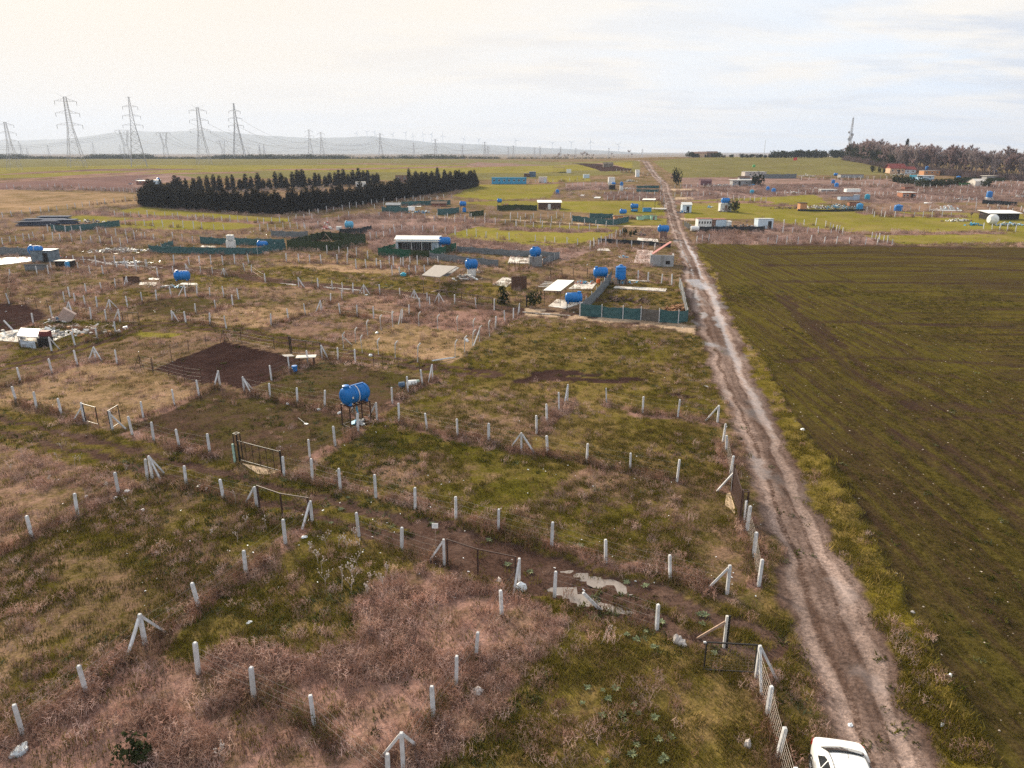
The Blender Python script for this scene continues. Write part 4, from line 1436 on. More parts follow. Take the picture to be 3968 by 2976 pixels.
def scatter(name, pos, tint, scale, coll, nproto, tilt=.12):
    n = len(pos)
    me = bpy.data.meshes.new(name)
    me.vertices.add(n)
    me.vertices.foreach_set('co', pos.astype(np.float32).ravel())
    a = me.attributes.new('tint', 'FLOAT_COLOR', 'POINT')
    a.data.foreach_set('color', np.concatenate([tint, np.ones((n, 1))], 1).astype(np.float32).ravel())
    a = me.attributes.new('sc', 'FLOAT_VECTOR', 'POINT')
    a.data.foreach_set('vector', np.asarray(scale, np.float32).ravel())
    rot = np.stack([rng.normal(0, tilt, n), rng.normal(0, tilt, n), rng.uniform(0, 6.283, n)], 1)
    a = me.attributes.new('rot', 'FLOAT_VECTOR', 'POINT')
    a.data.foreach_set('vector', rot.astype(np.float32).ravel())
    a = me.attributes.new('pick', 'INT', 'POINT')
    a.data.foreach_set('value', rng.integers(0, nproto, n).astype(np.int32))
    o = bpy.data.objects.new(name, me)
    col.objects.link(o)
    ng = bpy.data.node_groups.new(name + '_growth', 'GeometryNodeTree')
    ng.interface.new_socket('Geometry', in_out='INPUT', socket_type='NodeSocketGeometry')
    ng.interface.new_socket('Geometry', in_out='OUTPUT', socket_type='NodeSocketGeometry')
    nn, ll = ng.nodes, ng.links
    gi, go = nn.new('NodeGroupInput'), nn.new('NodeGroupOutput')
    ci = nn.new('GeometryNodeCollectionInfo')
    ci.inputs['Collection'].default_value = coll
    ci.inputs['Separate Children'].default_value = True
    ci.inputs['Reset Children'].default_value = True
    ip = nn.new('GeometryNodeInstanceOnPoints')
    ip.inputs['Pick Instance'].default_value = True

    def attr(nm, ty):
        q = nn.new('GeometryNodeInputNamedAttribute')
        q.data_type = ty
        q.inputs['Name'].default_value = nm
        return q.outputs['Attribute']
    ll.new(gi.outputs[0], ip.inputs['Points'])
    ll.new(ci.outputs[0], ip.inputs['Instance'])
    ll.new(attr('pick', 'INT'), ip.inputs['Instance Index'])
    ll.new(attr('rot', 'FLOAT_VECTOR'), ip.inputs['Rotation'])
    ll.new(attr('sc', 'FLOAT_VECTOR'), ip.inputs['Scale'])
    ll.new(ip.outputs[0], go.inputs[0])
    md = o.modifiers.new('growth', 'NODES')
    md.node_group = ng
    tag(o, kind='stuff')
    return o

def sample_area(n, y0, y1, p=1.6):
    """Points of the view's ground wedge, denser near the camera."""
    u = rng.random(n)
    e = 2 - p
    y = (u * (y1 ** e - y0 ** e) + y0 ** e) ** (1 / e)
    x = rng.uniform(-1, 1, n) * (.80 * y + 6)
    return x, y

def grow():
    gp = proto_collection('grass_sources', [tuft(.32, 30, .07, .20, .016, .9, GRASSM, 100 + k) for k in range(5)])
    x, y = sample_area(95000, 19, 165)
    F = fields(x, y)
    t = F[0]
    keep = rng.random(len(x)) < _TG[t] * (.25 + 1.2 * sstep(.40, .62, fbm(x, y, 2.2, 201, 3)))
    x, y, t = x[keep], y[keep], t[keep]
    z = zfull(x, y)
    tone = np.where(rng.random(len(x))[:, None] < .72, _TA[t], _TB[t])
    gcol = np.where((rng.random(len(x)) < .45)[:, None], np.array((.092, .076, .016)), tone)
    big = (.7 + .6 * fbm(x, y, 9, 203, 3))[:, None]
    tint = gcol * big * rng.uniform(.95, 1.65, (len(x), 1))
    s = rng.uniform(.7, 1.35, len(x)) * np.maximum(1, y / 60) ** .5
    s = s * np.where(t == TI['verge'], 1.15, 1.0)
    scatter('grass', np.stack([x, y, z], 1), tint, np.stack([s, s, s * rng.uniform(.7, 1.25, len(x))], 1), gp, 5)
    wp = proto_collection('weed_sources', [tuft(.30, 24, .10, .44, .012, .8, DRYM, 200 + k, .8) for k in range(6)])
    x, y = sample_area(110000, 19, 190)
    t = fields(x, y)[0]
    keep = rng.random(len(x)) < _TD[t] * (.06 + 1.2 * sstep(.46, .58, fbm(x, y, 3.0, 211, 4)))
    x, y, t = x[keep], y[keep], t[keep]
    z = zfull(x, y)
    dcol = np.array([(.42, .265, .21), (.33, .205, .16), (.52, .365, .29), (.22, .13, .095), (.49, .35, .305)])
    tint = dcol[rng.integers(0, 5, len(x))] * rng.uniform(.7, 1.15, (len(x), 1)) * (.75 + .5 * fbm(x, y, 7, 213, 2))[:, None]
    s = rng.uniform(.6, 1.25, len(x)) * np.maximum(1, y / 60) ** .5
    s = s * np.where(t == TI['weed'], 1.1, .85)
    scatter('dry_weeds', np.stack([x, y, z], 1), tint, np.stack([s, s, s * rng.uniform(.6, 1.2, len(x))], 1), wp, 6)
    X, Y = [], []
    for Pl in FENCE_DIRT:
        for (x0, y0), (x1, y1) in zip(Pl[:-1], Pl[1:]):
            L = math.hypot(x1 - x0, y1 - y0)
            ym = (y0 + y1) / 2
            k = int(L * (9 if ym < 90 else 4 if ym < 160 else 1.6))
            u = rng.random(k)
            X.append(x0 + (x1 - x0) * u + rng.normal(0, .28, k) * max(1, ym / 90))
            Y.append(y0 + (y1 - y0) * u + rng.normal(0, .28, k) * max(1, ym / 90))
    x, y = np.concatenate(X), np.concatenate(Y)
    keep = (y > 17) & (rng.random(len(x)) < .15 + 1.3 * sstep(.40, .58, fbm(x, y, 5, 221, 2)))
    off, hw = road_uv(x, y)
    keep &= np.abs(off) > hw
    x, y = x[keep], y[keep]
    z = zfull(x, y)
    dc = np.array([(.29, .165, .115), (.23, .125, .085), (.34, .22, .15), (.15, .10, .055), (.13, .11, .035)])
    tint = dc[rng.integers(0, 5, len(x))] * rng.uniform(.7, 1.15, (len(x), 1))
    s = rng.uniform(.8, 1.5, len(x)) * np.maximum(1, y / 80) ** .5
    scatter('fence_line_weeds', np.stack([x, y, z], 1), tint, np.stack([s * .9, s * .9, s * rng.uniform(.8, 1.5, len(x))], 1), wp, 6)
    fp = proto_collection('stalk_sources', [tuft(.9, 34, .35, 1.05, .022, .35, DRYM, 300 + k, .8) for k in range(4)])
    n = 60000
    y = 95 + (330 - 95) * np.sqrt(rng.random(n))
    x = rng.uniform(-1, 1, n) * .8 * y
    t = fields(x, y)[0]
    w = np.where(t == TI['pink'], .85, np.where((t == TI['dry']) | (t == TI['weed']), .35, np.where(t == TI['base'], .10, 0)))
    keep = rng.random(n) < w * (.2 + 1.0 * sstep(.42, .58, fbm(x, y * .6, 11, 231, 3)))
    x, y = x[keep], y[keep]
    z = zfull(x, y)
    dc = np.array([(.36, .255, .225), (.30, .195, .165), (.25, .16, .13), (.40, .30, .26)])
    tint = dc[rng.integers(0, 4, len(x))] * rng.uniform(.75, 1.15, (len(x), 1))
    s = rng.uniform(.7, 1.3, len(x))
    scatter('tall_dry_weeds', np.stack([x, y, z], 1), tint, np.stack([s, s, s], 1), fp, 4)
    lp = proto_collection('herb_sources', [tuft(.22, 18, .05, .14, .035, 1.6, GRASSM, 400 + k) for k in range(4)])
    x, y = sample_area(52000, 19, 120)
    t = fields(x, y)[0]
    w = np.where((t == TI['olive']) | (t == TI['green']), .5, np.where((t == TI['mix']) | (t == TI['mud']) | (t == TI['tilled']), .2, .03))
    keep = rng.random(len(x)) < w * sstep(.45, .62, fbm(x, y, 4, 241, 3))
    x, y = x[keep], y[keep]
    z = zfull(x, y)
    dc = np.array([(.070, .075, .020), (.055, .060, .011), (.12, .13, .065), (.085, .075, .018)])
    tint = dc[rng.integers(0, 4, len(x))] * rng.uniform(.8, 1.25, (len(x), 1))
    s = rng.uniform(.7, 1.4, len(x)) * np.maximum(1, y / 60) ** .5
    scatter('low_herbs', np.stack([x, y, z], 1), tint, np.stack([s, s, s], 1), lp, 4)
    cp = proto_collection('cereal_sources', [tuft(.22, 14, .05, .13, .014, .8, GRASSM, 500 + k) for k in range(4)])
    n = 60000
    y = 20 * (110 / 20) ** rng.random(n)
    x = rng.uniform(8, 70, n)
    ok = inpoly(x, y, FIELD) & (x < .8 * y + 6)
    x, y = x[ok], y[ok]
    c_, s_ = math.cos(ROWS), math.sin(ROWS)
    u = x * c_ - y * s_
    v = x * s_ + y * c_
    rowgap = .36
    u = np.round(u / rowgap) * rowgap + rng.normal(0, .05, len(u))
    x, y = u * c_ + v * s_, -u * s_ + v * c_
    keep = rng.random(len(x)) < .15 + .9 * sstep(.38, .6, fbm(x, y, 6, 251, 3))
    keep &= fields(x, y)[0] == TI['crop']
    x, y = x[keep], y[keep]
    z = zfull(x, y)
    tint = np.array((.066, .055, .012)) * rng.uniform(.7, 1.5, (len(x), 1))
    s = rng.uniform(.6, 1.1, len(x)) * np.maximum(1, y / 50) ** .5
    scatter('cereal_shoots', np.stack([x, y, z], 1), tint, np.stack([s, s, s], 1), cp, 4)
    st = MB()
    bpy_st = []
    for k in range(3):
        q = MB()
        r = random.Random(600 + k)
        q.lathe([(.02, -.3), (.7 + r.random() * .3, -.1), (.9, .15), (.5, .5), (.05, .55)], 6)
        q.v = [(a * r.uniform(.8, 1.2), b * r.uniform(.7, 1.2), c) for a, b, c in q.v]
        bpy_st.append(q.mesh('stone', leaf_mat('stone_face_%d' % k, var=.2, trans=0.0)))
    sp = proto_collection('stone_sources', bpy_st)
    n = 7000
    y = 20 * (90 / 20) ** rng.random(n)
    x = rng.uniform(0, 60, n)
    t, rg = fields(x, y)[:2]
    w = np.where(t == TI['crop'], .16, np.where(t == TI['road'], .10, 0))
    keep = rng.random(n) < w
    x, y = x[keep], y[keep]
    z = zfull(x, y)
    tint = np.where((t[keep] == TI['crop'])[:, None], np.array((.42, .35, .29)), np.array((.14, .09, .07))) * rng.uniform(.5, 1.2, (len(x), 1))
    s = rng.uniform(.02, .055, len(x))
    scatter('field_stones', np.stack([x, y, z], 1), tint, np.stack([s, s, s], 1), sp, 3)

grow()

# ------------------------------------------------------------------ single plants near the camera

def thistle_mesh(seed, h, m):
    r = random.Random(seed)
    b = MB()

    def br(p, d, L, rad, lev):
        e = p + d * L + Vector((r.uniform(-.06, .06), r.uniform(-.06, .06), 0)) * L
        b.tube([p, (p + e) / 2 + Vector((r.uniform(-.03, .03), r.uniform(-.03, .03), 0)) * L, e], [rad, rad * .8, rad * .6], 4)
        if lev == 0:
            b.lathe([(.004, 0), (.03, .012), (.034, .03), (.01, .055)], 6, c=e)
            return
        for k in range(r.randint(2, 4)):
            a = r.uniform(0, 6.283)
            q = p.lerp(e, r.uniform(.45, 1))
            nd = (d * .8 + Vector((math.cos(a), math.sin(a), .35)) * .75).normalized()
            br(q, nd, L * r.uniform(.35, .6), rad * .6, lev - 1)
    br(Vector((0, 0, -.05)), Vector((r.uniform(-.15, .15), r.uniform(-.1, .1), 1)).normalized(), h * .62, .016, 2)
    return b.mesh('dead_thistle', m)

def rosette_mesh(seed, m):
    r = random.Random(seed)
    b = MB()
    n = r.randint(10, 15)
    for k in range(n):
        a = 6.283 * k / n + r.uniform(-.2, .2)
        L = r.uniform(.20, .36)
        w = L * .17
        c, s = math.cos(a), math.sin(a)
        lift = r.uniform(.04, .14)
        pts = [(0, 0, 0), (L * .45, w, lift * .8), (L * .45, -w, lift * .8), (L * .8, w * .6, lift), (L * .8, -w * .6, lift), (L, 0, lift * .6), (L * .5, 0, lift * .6)]
        b.add([(x * c - y * s, x * s + y * c, z) for x, y, z in pts], [(0, 1, 6), (0, 6, 2), (1, 3, 6), (6, 4, 2), (3, 5, 6), (5, 4, 6)])
    return b.mesh('leaf_rosette', m)

def single_plants():
    tm = mat('bleached_stalk', (.46, .38, .33), .9, .15, 6.0)
    rm = mat('silver_leaf', (.17, .20, .105), .8, .25, 5.0)
    ths = [thistle_mesh(700 + k, h, tm) for k, h in enumerate((1.5, 1.2, 1.0, .8, 1.35))]
    pts = GS(S('j', 885, 1215, 860, 1330, 820, 1450, 915, 1590, 1080, 1530, 720, 1535, 795, 1560, 515, 1290, 435, 1190, 695, 1170, 550, 1390, 575, 1500, 840, 1100, 1095, 1400, 960, 1470, 75, 990, 590, 1140, 755, 1180))
    for i, p in enumerate(pts):
        o = inst('dead_thistle', ths[i % 5], None, p, (jit(.1), -.18 + jit(.12), random.uniform(0, 6.28)), (1, 1, 1))
        o.scale = (1, 1, 1) if i not in (3, 2) else (1.25, 1.25, 1.3)
        tag(o, 'bleached dead thistle standing among weeds in the plot beyond the near A shaped post corner', 'plant', 'dead thistles in the middle plot')
    pts = GS(S('i', 2110, 960, 1815, 1060, 2035, 1105, 2020, 790, 1085, 800, 935, 665, 1780, 680, 530, 320, 640, 465, 690, 440, 420, 600, 490, 395, 100, 520, 200, 400, 1075, 520))
    for i, p in enumerate(pts):
        o = inst('dead_thistle', ths[(i + 2) % 5], None, p, (jit(.12), jit(.15), random.uniform(0, 6.28)), (.75, .75, .75))
        tag(o, 'small dead thistle in the mottled plots left of the near fence', 'plant', 'small dead thistles on the left')
    o = inst('dead_thistle', ths[0], None, P(*S('n', 800, 600)[0]), (.2, .5, 1.0), (.9, .9, .8))
    tag(o, 'toppled pale thistle alone in the olive plot with grey rosettes', 'plant')
    o = inst('dead_thistle', ths[2], None, P(*S('l', 1895, 1590)[0]), (.05, -.1, 2.0), (.8, .8, .8))
    tag(o, 'lone forked dry thistle near the bottom edge of the reddish plot', 'plant')
    rs = [rosette_mesh(800 + k, rm) for k in range(5)]
    pts = GS(S('n', 680, 985, 815, 1010, 860, 1080, 920, 980, 640, 1120, 1085, 1120, 1005, 1260, 1260, 1240, 1290, 1420, 1390, 1380, 1340, 1580, 850, 1610, 1250, 640, 1180, 500, 1105, 570, 1020, 530, 815, 1215, 1120, 1200, 1310, 1610, 980, 1210, 1280, 640, 1770, 690, 1410, 1400, 1100, 1470, 1060, 1555))
    for i, p in enumerate(pts):
        o = inst('leaf_rosette', rs[i % 5], None, p + Vector((0, 0, .06)), (jit(.1), jit(.1), random.uniform(0, 6.28)), (random.uniform(.4, .75),) * 3)
        tag(o, 'silvery leaf rosette low in the olive plot beside the near track', 'plant', 'silvery leaf rosettes in the olive plot')
    pts = GS(S('n', 1640, 340, 1180, 90, 1690, 345, 1315, 400, 1670, 430) + S('j', 1490, 945, 1980, 1080, 710, 830, 625, 945, 770, 735, 2140, 1290) + S('k', 700, 945, 620, 1150, 1020, 1440, 190, 1350))
    for i, p in enumerate(pts):
        o = inst('leaf_rosette', rs[i % 5], None, p + Vector((0, 0, .05)), (jit(.1), jit(.1), random.uniform(0, 6.28)), (random.uniform(.5, .9),) * 3)
        tag(o, 'pale leaf rosette growing beside or on the puddled track', 'plant', 'pale rosettes along the track')

single_plants()

# ------------------------------------------------------------------ trees
BARK = mat('dark_bark', (.11, .082, .072), .9, .25, 3.0)
PALEBARK = mat('pale_bark', (.21, .165, .15), .9, .2, 3.0)
NEEDLE = leaf_mat('conifer_needles', (.028, .025, .016), False, .3, .1)
TWIG = leaf_mat('bare_twigs', (.29, .21, .205), False, .25, .35)
TWIG2 = leaf_mat('grey_twigs', (.33, .275, .27), False, .2, .35)
LEAFD = leaf_mat('evergreen_leaves', (.030, .036, .016), False, .3, .15)

def conifer(seed, h, rad):
    r = random.Random(seed)
    tr = MB().tube([(0, 0, -.3), (0, 0, h * .55), (0, 0, h * .97)], [.12, .07, .015], 6).mesh('trunk', BARK)
    b = MB()
    nw = int(h * 3.4)
    for k in range(nw):
        f = k / nw
        z = .25 + f * (h - .3)
        L = rad * (1 - f) ** .42 * r.uniform(.75, 1.2) + .12
        m = 9 if f < .7 else 6
        a0 = r.uniform(0, 6.28)
        for i in range(m):
            a = a0 + 6.283 * i / m + r.uniform(-.25, .25)
            l = L * r.uniform(.65, 1.2)
            c, s = math.cos(a), math.sin(a)
            up = l * r.uniform(.15, .75)
            w = l * .34
            p1 = (c * l * .55 - s * w, s * l * .55 + c * w, z + up * .3)
            p2 = (c * l * .55 + s * w, s * l * .55 - c * w, z + up * .3 - .12)
            tip = (c * l, s * l, z + up)
            b.add([(0, 0, z), p1, p2, tip], [(0, 1, 2), (1, 3, 2)])
            if r.random() < .6:
                q = l * .7
                b.add([(c * q, s * q, z), (c * q * 1.05 - s * .12, s * q * 1.05 + c * .12, z + .28), (c * q * 1.12, s * q * 1.12, z + .55 * r.random())], [(0, 1, 2)])
    for _ in range(3):
        b.add([(-.07, 0, h - .5), (.07, 0, h - .5), (jit(.1), jit(.1), h + r.uniform(.0, .35))], [(0, 1, 2)])
    return tr, b.mesh('crown', NEEDLE)

def bare_tree(seed, h, spread, twm, n_tw=420, narrow=False):
    r = random.Random(seed)
    t = MB()
    tops = []

    def br(p, d, L, rad, lev):
        bend = Vector((r.uniform(-.15, .15), r.uniform(-.15, .15), r.uniform(-.02, .12)))
        m = p + d * L * .5 + bend * L * .3
        e = p + (d + bend).normalized() * L
        t.tube([p, m, e], [rad, rad * .8, rad * .55], 4 if lev < 3 else 6, caps=False)
        tops.append((m, e, L))
        if lev == 0:
            return
        for _ in range(r.randint(2, 4)):
            a = r.uniform(0, 6.283)
            q = m.lerp(e, r.uniform(-.4, 1))
            out = .45 if narrow else .8
            br(q, (d * .9 + Vector((math.cos(a), math.sin(a), .45)) * out * spread).normalized(), L * r.uniform(.5, .72), rad * .5, lev - 1)
    br(Vector((0, 0, -.3)), Vector((0, 0, 1)), h * .42, h * .014, 3)
    b = MB()
    for _ in range(n_tw):
        m, e, L = r.choice(tops[3:])
        p = m.lerp(e, r.uniform(0, 1))
        d = (e - m).normalized() + Vector((r.uniform(-1, 1), r.uniform(-1, 1), r.uniform(-.2, 1.1))) * .75
        q = p + d.normalized() * r.uniform(.5, 1.3) * h / 12
        s = Vector((r.uniform(-1, 1), r.uniform(-1, 1), r.uniform(-1, 1))) * .075 * h / 10
        b.add([p - s, p + s, q], [(0, 1, 2)])
        k = p.lerp(q, .5)
        b.add([k - s * .6, k + s * .6, k + (d + Vector((r.uniform(-1, 1), r.uniform(-1, 1), .3))).normalized() * .5 * h / 12], [(0, 1, 2)])
    return t.mesh('trunk', PALEBARK if twm is TWIG2 else BARK), b.mesh('crown', twm)

def leafy(seed, w, h, m, n=420, base=.25, trunk_h=.4):
    r = random.Random(seed)
    b = MB()
    lobes = [(Vector((r.uniform(-.45, .45) * w, r.uniform(-.45, .45) * w, h * r.uniform(base + .1, .85))), r.uniform(.28, .5) * w) for _ in range(9)]
    for _ in range(n):
        c, rr = r.choice(lobes)
        d = Vector((r.gauss(0, 1), r.gauss(0, 1), r.gauss(0, 1))).normalized()
        p = c + d * rr * r.uniform(.6, 1.08)
        if p.z < .02:
            p.z = r.uniform(.02, .2)
        s = .11 * w * r.uniform(.6, 1.3)
        u = Vector((r.gauss(0, 1), r.gauss(0, 1), r.gauss(0, 1))).normalized()
        v = d.cross(u)
        b.add([p + u * s, p - u * s * .6 + v * s, p - u * s * .6 - v * s], [(0, 1, 2)])
    t = MB().tube([(0, 0, -.2), (0, 0, h * trunk_h), (w * .08, 0, h * .7)], [w * .06, w * .05, w * .02], 6)
    return t.mesh('trunk', BARK), b.mesh('crown', m)

def plant_tree(kind, meshes, loc, label, group, s=(1, 1, 1), rz=None, cat='tree'):
    root = empty(kind, loc, random.uniform(0, 6.28) if rz is None else rz, label, cat, group)
    root.scale = s
    inst('trunk', meshes[0], root)
    inst('crown', meshes[1], root)
    return root

def along(pix, step, jitx=.3, rows=1, gap=1.6):
    pts = cast(pix)
    out = []
    for (a, b) in zip(pts[:-1], pts[1:]):
        L = math.hypot(*(b - a)[:2])
        n = max(1, int(round(L / step)))
        d = (b - a) / L
        nr = np.array([-d[1], d[0]])
        for rw in range(rows):
            for k in range(n):
                q = a[:2] + (b - a)[:2] * ((k + .5 * (rw % 2)) / n) + nr * gap * rw
                x, y = q[0] + jit(jitx), q[1] + jit(jitx)
                out.append((Vector((x, y, float(zbase(x, y)) - .05)), rw))
    return out

def hedges():
    cs = [conifer(900 + k, h, rd) for k, (h, rd) in enumerate(((6.6, 1.8), (7.2, 1.7), (5.7, 1.9), (6.9, 1.5), (7.8, 1.9), (5.2, 1.7), (6.3, 2.1)))]
    fr = [(560, 799), (768, 811), (972, 824), (1090, 827), (1226, 815), (1407, 793), (1542, 772), (1678, 750), (1814, 729), (1852, 721)]
    for p, rw in along(fr, 1.6, .3, 2, 1.8):
        s = random.uniform(.74, 1.12)
        plant_tree('conifer', random.choice(cs), p, ('dark conifer in the long front row of the hedge, in front of the weedy orchard', 'dark conifer in the second row just behind the front of the hedge')[rw],
                   ('front row of the conifer hedge', 'second row of the conifer hedge')[rw], (s * 1.05, s * 1.05, s))
    bk = [(556, 795), (600, 768), (700, 752), (860, 742), (1000, 735), (1200, 726), (1478, 712)]
    for p, rw in along(bk, 2.7, .4):
        s = random.uniform(.8, 1.12)
        plant_tree('conifer', random.choice(cs), p, 'dark conifer in the back row of the hedge, behind the weedy orchard', 'back row of the conifer hedge', (s * 1.15, s * 1.15, s))
    for p, rw in along([(1590, 712), (1700, 706), (1850, 704)], 3.4, .8):
        s = random.uniform(.8, 1.1)
        plant_tree('conifer', random.choice(cs), p, 'dark conifer in the far right cluster of the hedge, beyond the brown shed', 'far right cluster of the conifer hedge', (s, s, s))
    ob = [bare_tree(930 + k, 4.2, 1.2, TWIG2, 260) for k in range(3)]
    for p, rw in along([(820, 775), (1000, 752), (1250, 740), (1370, 733)], 5.0, 1.6, 2, 5.0):
        plant_tree('orchard_tree', random.choice(ob), p, 'low bare grey orchard tree enclosed by the conifer hedge', 'bare orchard trees inside the hedge', (1, 1, random.uniform(.7, 1)))

hedges()

def woods():
    bt = [bare_tree(950 + k, 13, 1.25, TWIG, 1100, False) for k in range(4)] + [bare_tree(960 + k, 13, 1.0, TWIG2, 900, True) for k in range(2)]
    ev = [leafy(970 + k, 6.5, 11, LEAFD, 420, .1) for k in range(3)]
    big = [conifer(980, 13, 3.0), conifer(981, 15, 3.2)]
    edge = S('d', 760, 492, 860, 512, 1060, 545, 1180, 580, 1500, 610, 1850, 645, 2212, 668, 2500, 690)
    pts = cast(edge)
    for k, (a, b) in enumerate(zip(pts[:-1], pts[1:])):
        L = float(np.hypot(*(b - a)[:2]))
        for rw in range(7):
            n = max(2, int(L / (3.6 + rw * .5)))
            for i in range(n):
                q = a[:2] + (b - a)[:2] * ((i + random.random() * .8) / n)
                x, y = q[0] + jit(1.5) + rw * 1.2, q[1] + rw * 5.5 + jit(2)
                z = float(zbase(x, y)) - .2
                dark = random.random() < (.5 if k <= 1 else .06 if k == 2 else .0)
                s = random.uniform(.95, 1.4) * (.85 if k == 0 else 1)
                if dark and rw < 4:
                    plant_tree('evergreen_tree', random.choice(ev), (x, y, z), 'dark evergreen among the bare trees at the left end of the wood', 'evergreens at the edge of the wood', (s * .8, s * .8, s * random.uniform(.6, .95)))
                else:
                    m = random.choice(bt)
                    plant_tree('bare_tree', m, (x, y, z), ('bare brown tree on the near edge of the wood at the right' if rw < 2 else 'bare tree deep inside the wood at the right'),
                               ('bare trees on the near edge of the wood' if rw < 2 else 'bare trees inside the wood'), (s * .9, s * .9, s))
    for (px, py, y, m, s, lab) in ((3436, 596, 470, big[0], .85, 'tall dark conifer above the left end of the wood, left of the paler spike'), (3515, 560, 455, big[1], 1.0, 'tallest dark conifer rising above the bare wood'), (3330, 600, 520, big[0], .7, 'brownish narrow conifer just right of the radio mast')):
        q = at_depth(px, py, y)
        plant_tree('conifer', m, (q.x, y, float(zbase(q.x, y)) - .2), lab, None, (s * .8, s * .8, s * 1.15))
    for px in (3165, 3195, 3220, 3238, 3255, 3275):
        q = at_depth(px, 605, 640)
        s = random.uniform(.45, .85)
        plant_tree('bare_tree', bt[4 + (px % 2)], (q.x, 640, float(zbase(q.x, 640)) - .2), 'pale bare tree standing left of the lattice radio mast', 'pale bare trees round the mast', (s, s, s * .9))
    rp = [leafy(990 + k, 6.0, 6.5, LEAFD, 320, .2) for k in range(3)]
    x = 2960.0
    while x < 3260:
        q = at_depth(x, 605, 615)
        s = random.uniform(.55, .95) * (1 if x > 2990 else .6)
        plant_tree('pine_tree', random.choice(rp), (q.x, 615 + jit(8), float(zbase(q.x, 615)) - .2), 'round dark pine in the closed row along the crest of the green hill', 'row of pines on the hill crest', (s * 1.2, s * 1.2, s))
        x += random.uniform(9, 14)
    for px, s, lab in ((2805, .32, 'small round tree on the crest, right of the low farm building'), (2832, .42, 'wide round tree on the crest, second right of the farm building'), (2877, .48, 'dark spreading pine on the crest, left of the thin white pole'),
                       (2896, .40, 'thin pine on the crest next to the spreading pine'), (2912, .45, 'pine on the crest, just left of the white pole foot'), (2934, .42, 'pine on the crest directly below the white pole'), (2950, .45, 'pine on the crest at the start of the closed row')):
        q = at_depth(px, 605, 612)
        plant_tree('pine_tree', random.choice(rp), (q.x, 612, float(zbase(q.x, 612)) - .1), lab, None, (s * 1.3, s * 1.3, s))
    for px, s in ((2672, .8), (2684, .6), (2700, .5), (2740, .35), (2770, .6), (2783, .75), (2792, .5)):
        q = at_depth(px, 606, 630)
        plant_tree('dark_tree', random.choice(rp), (q.x, 630 + jit(4), float(zbase(q.x, 630)) - .1), 'dark tree growing round the low farm buildings on the crest', 'trees round the crest farm', (s, s, s * .9))
    rb = [bare_tree(940 + k, 10, 1.2, TWIG2, 420) for k in range(3)]
    for t, xs in (('c', (395, 420, 445, 500, 520, 545, 575, 640, 665, 690, 715, 1030, 1048, 1068, 320, 880, 905)),):
        for xx in xs:
            px, py = S(t, xx, 492)[0]
            y = 900
            q = at_depth(px, 618, y)
            s = random.uniform(.55, 1.15) * (1.3 if 630 < xx < 720 or 1010 < xx < 1080 else 1)
            plant_tree('bare_tree', random.choice(rb), (q.x, y + jit(20), float(zbase(q.x, y)) - .2), 'bare rounded tree on the misty horizon left of the road crest', 'bare trees on the horizon', (s, s, s))
    db = [leafy(1000 + k, 2.4, 2.2, LEAFD, 260, .05, .2) for k in range(3)]
    for (t, xx, yy, w, h, lab) in (('c', 1445, 702, 1.3, 3.0, 'dark oval evergreen beside the upper road bend'), ('c', 1930, 935, 1.0, 1.6, 'round dark bush right of the white shed with a blue tank on top'), ('c', 2145, 712, 1.5, 2.3, 'dark evergreen at the right end of the flat roofed long house'),
                                   ('c', 1000, 1130, .45, .8, 'small dark conifer at the left rear of the walled garden'), ('c', 1090, 1125, .4, .75, 'small dark conifer beside the pink covered heap'),
                                   ('c', 1050, 1140, .3, .6, 'tiny dark shrub between the two garden conifers'),
                                   ('d', 912, 590, .9, 1.6, 'left one of three small dark trees below the hill field'), ('d', 970, 590, .6, 1.6, 'middle one of three small dark trees below the hill field'), ('d', 1010, 598, .5, 1.1, 'right one of three small dark trees below the hill field'),
                                   ('d', 1885, 722, 1.6, 1.6, 'yellowish brown bush in front of the striped barrel roofed tent'), ('g', 232, 412, .55, .9, 'narrow young conifer near the small pale path stones'), ('f', 2105, 385, .55, .95, 'dark dense bush between the two black yard gates'),
                                   ('l', 1150, 1610, .34, .42, 'dark green tussock alone in the reddish weeds at the bottom')):
        p = P(*S(t, xx, yy)[0])
        plant_tree('bush', random.choice(db), p, lab, None, (w, w, h), cat='bush')
    for xx, yy in ((1110, 670), (1150, 672), (1200, 680), (1250, 688), (1300, 700), (1370, 712), (1430, 716), (1490, 714), (1540, 708), (1590, 705), (1630, 700), (1180, 692), (1340, 722), (1460, 722)):
        p = P(*S('d', xx, yy)[0])
        s = random.uniform(1.0, 1.6)
        plant_tree('bush', random.choice(db), p, 'dark bush in the thick garden hedge before the blue tarpaulins', 'bushes of the thick garden hedge', (s * 1.7, s * 1.3, s), cat='bush')
    sb = bare_tree(1010, 3.4, 1.5, TWIG, 320)
    for (t, xx, yy, s, lab) in (('c', 1400, 668, 1.6, 'bare brownish thicket tree left of the dark oval evergreen'), ('c', 1470, 655, 1.7, 'bare brownish thicket tree behind the dark oval evergreen'), ('c', 2050, 1045, 1.0, 'bare little tree between the greenhouse hut and the white hut'),
                                ('c', 1700, 1180, .7, 'bare sapling in the pinkish corner plot'), ('d', 1760, 985, 1.3, 'tangled bare bush beside the white drum yard'), ('d', 1830, 1000, 1.4, 'second tangled bare bush left of the white drum')):
        p = P(*S(t, xx, yy)[0])
        plant_tree('bare_tree', sb, p, lab, None, (s, s, s * .8))
    cl = proto_collection('belt_sources', [leafy(1020 + k, 6, 6, LEAFD, 70, .05)[1] for k in range(3)])
    n = 1500
    px = np.concatenate([rng.uniform(-300, 1400, n), rng.uniform(1400, 1650, 90), rng.uniform(1650, 2330, 260)])
    n = len(px)
    y = rng.uniform(985, 1060, n)
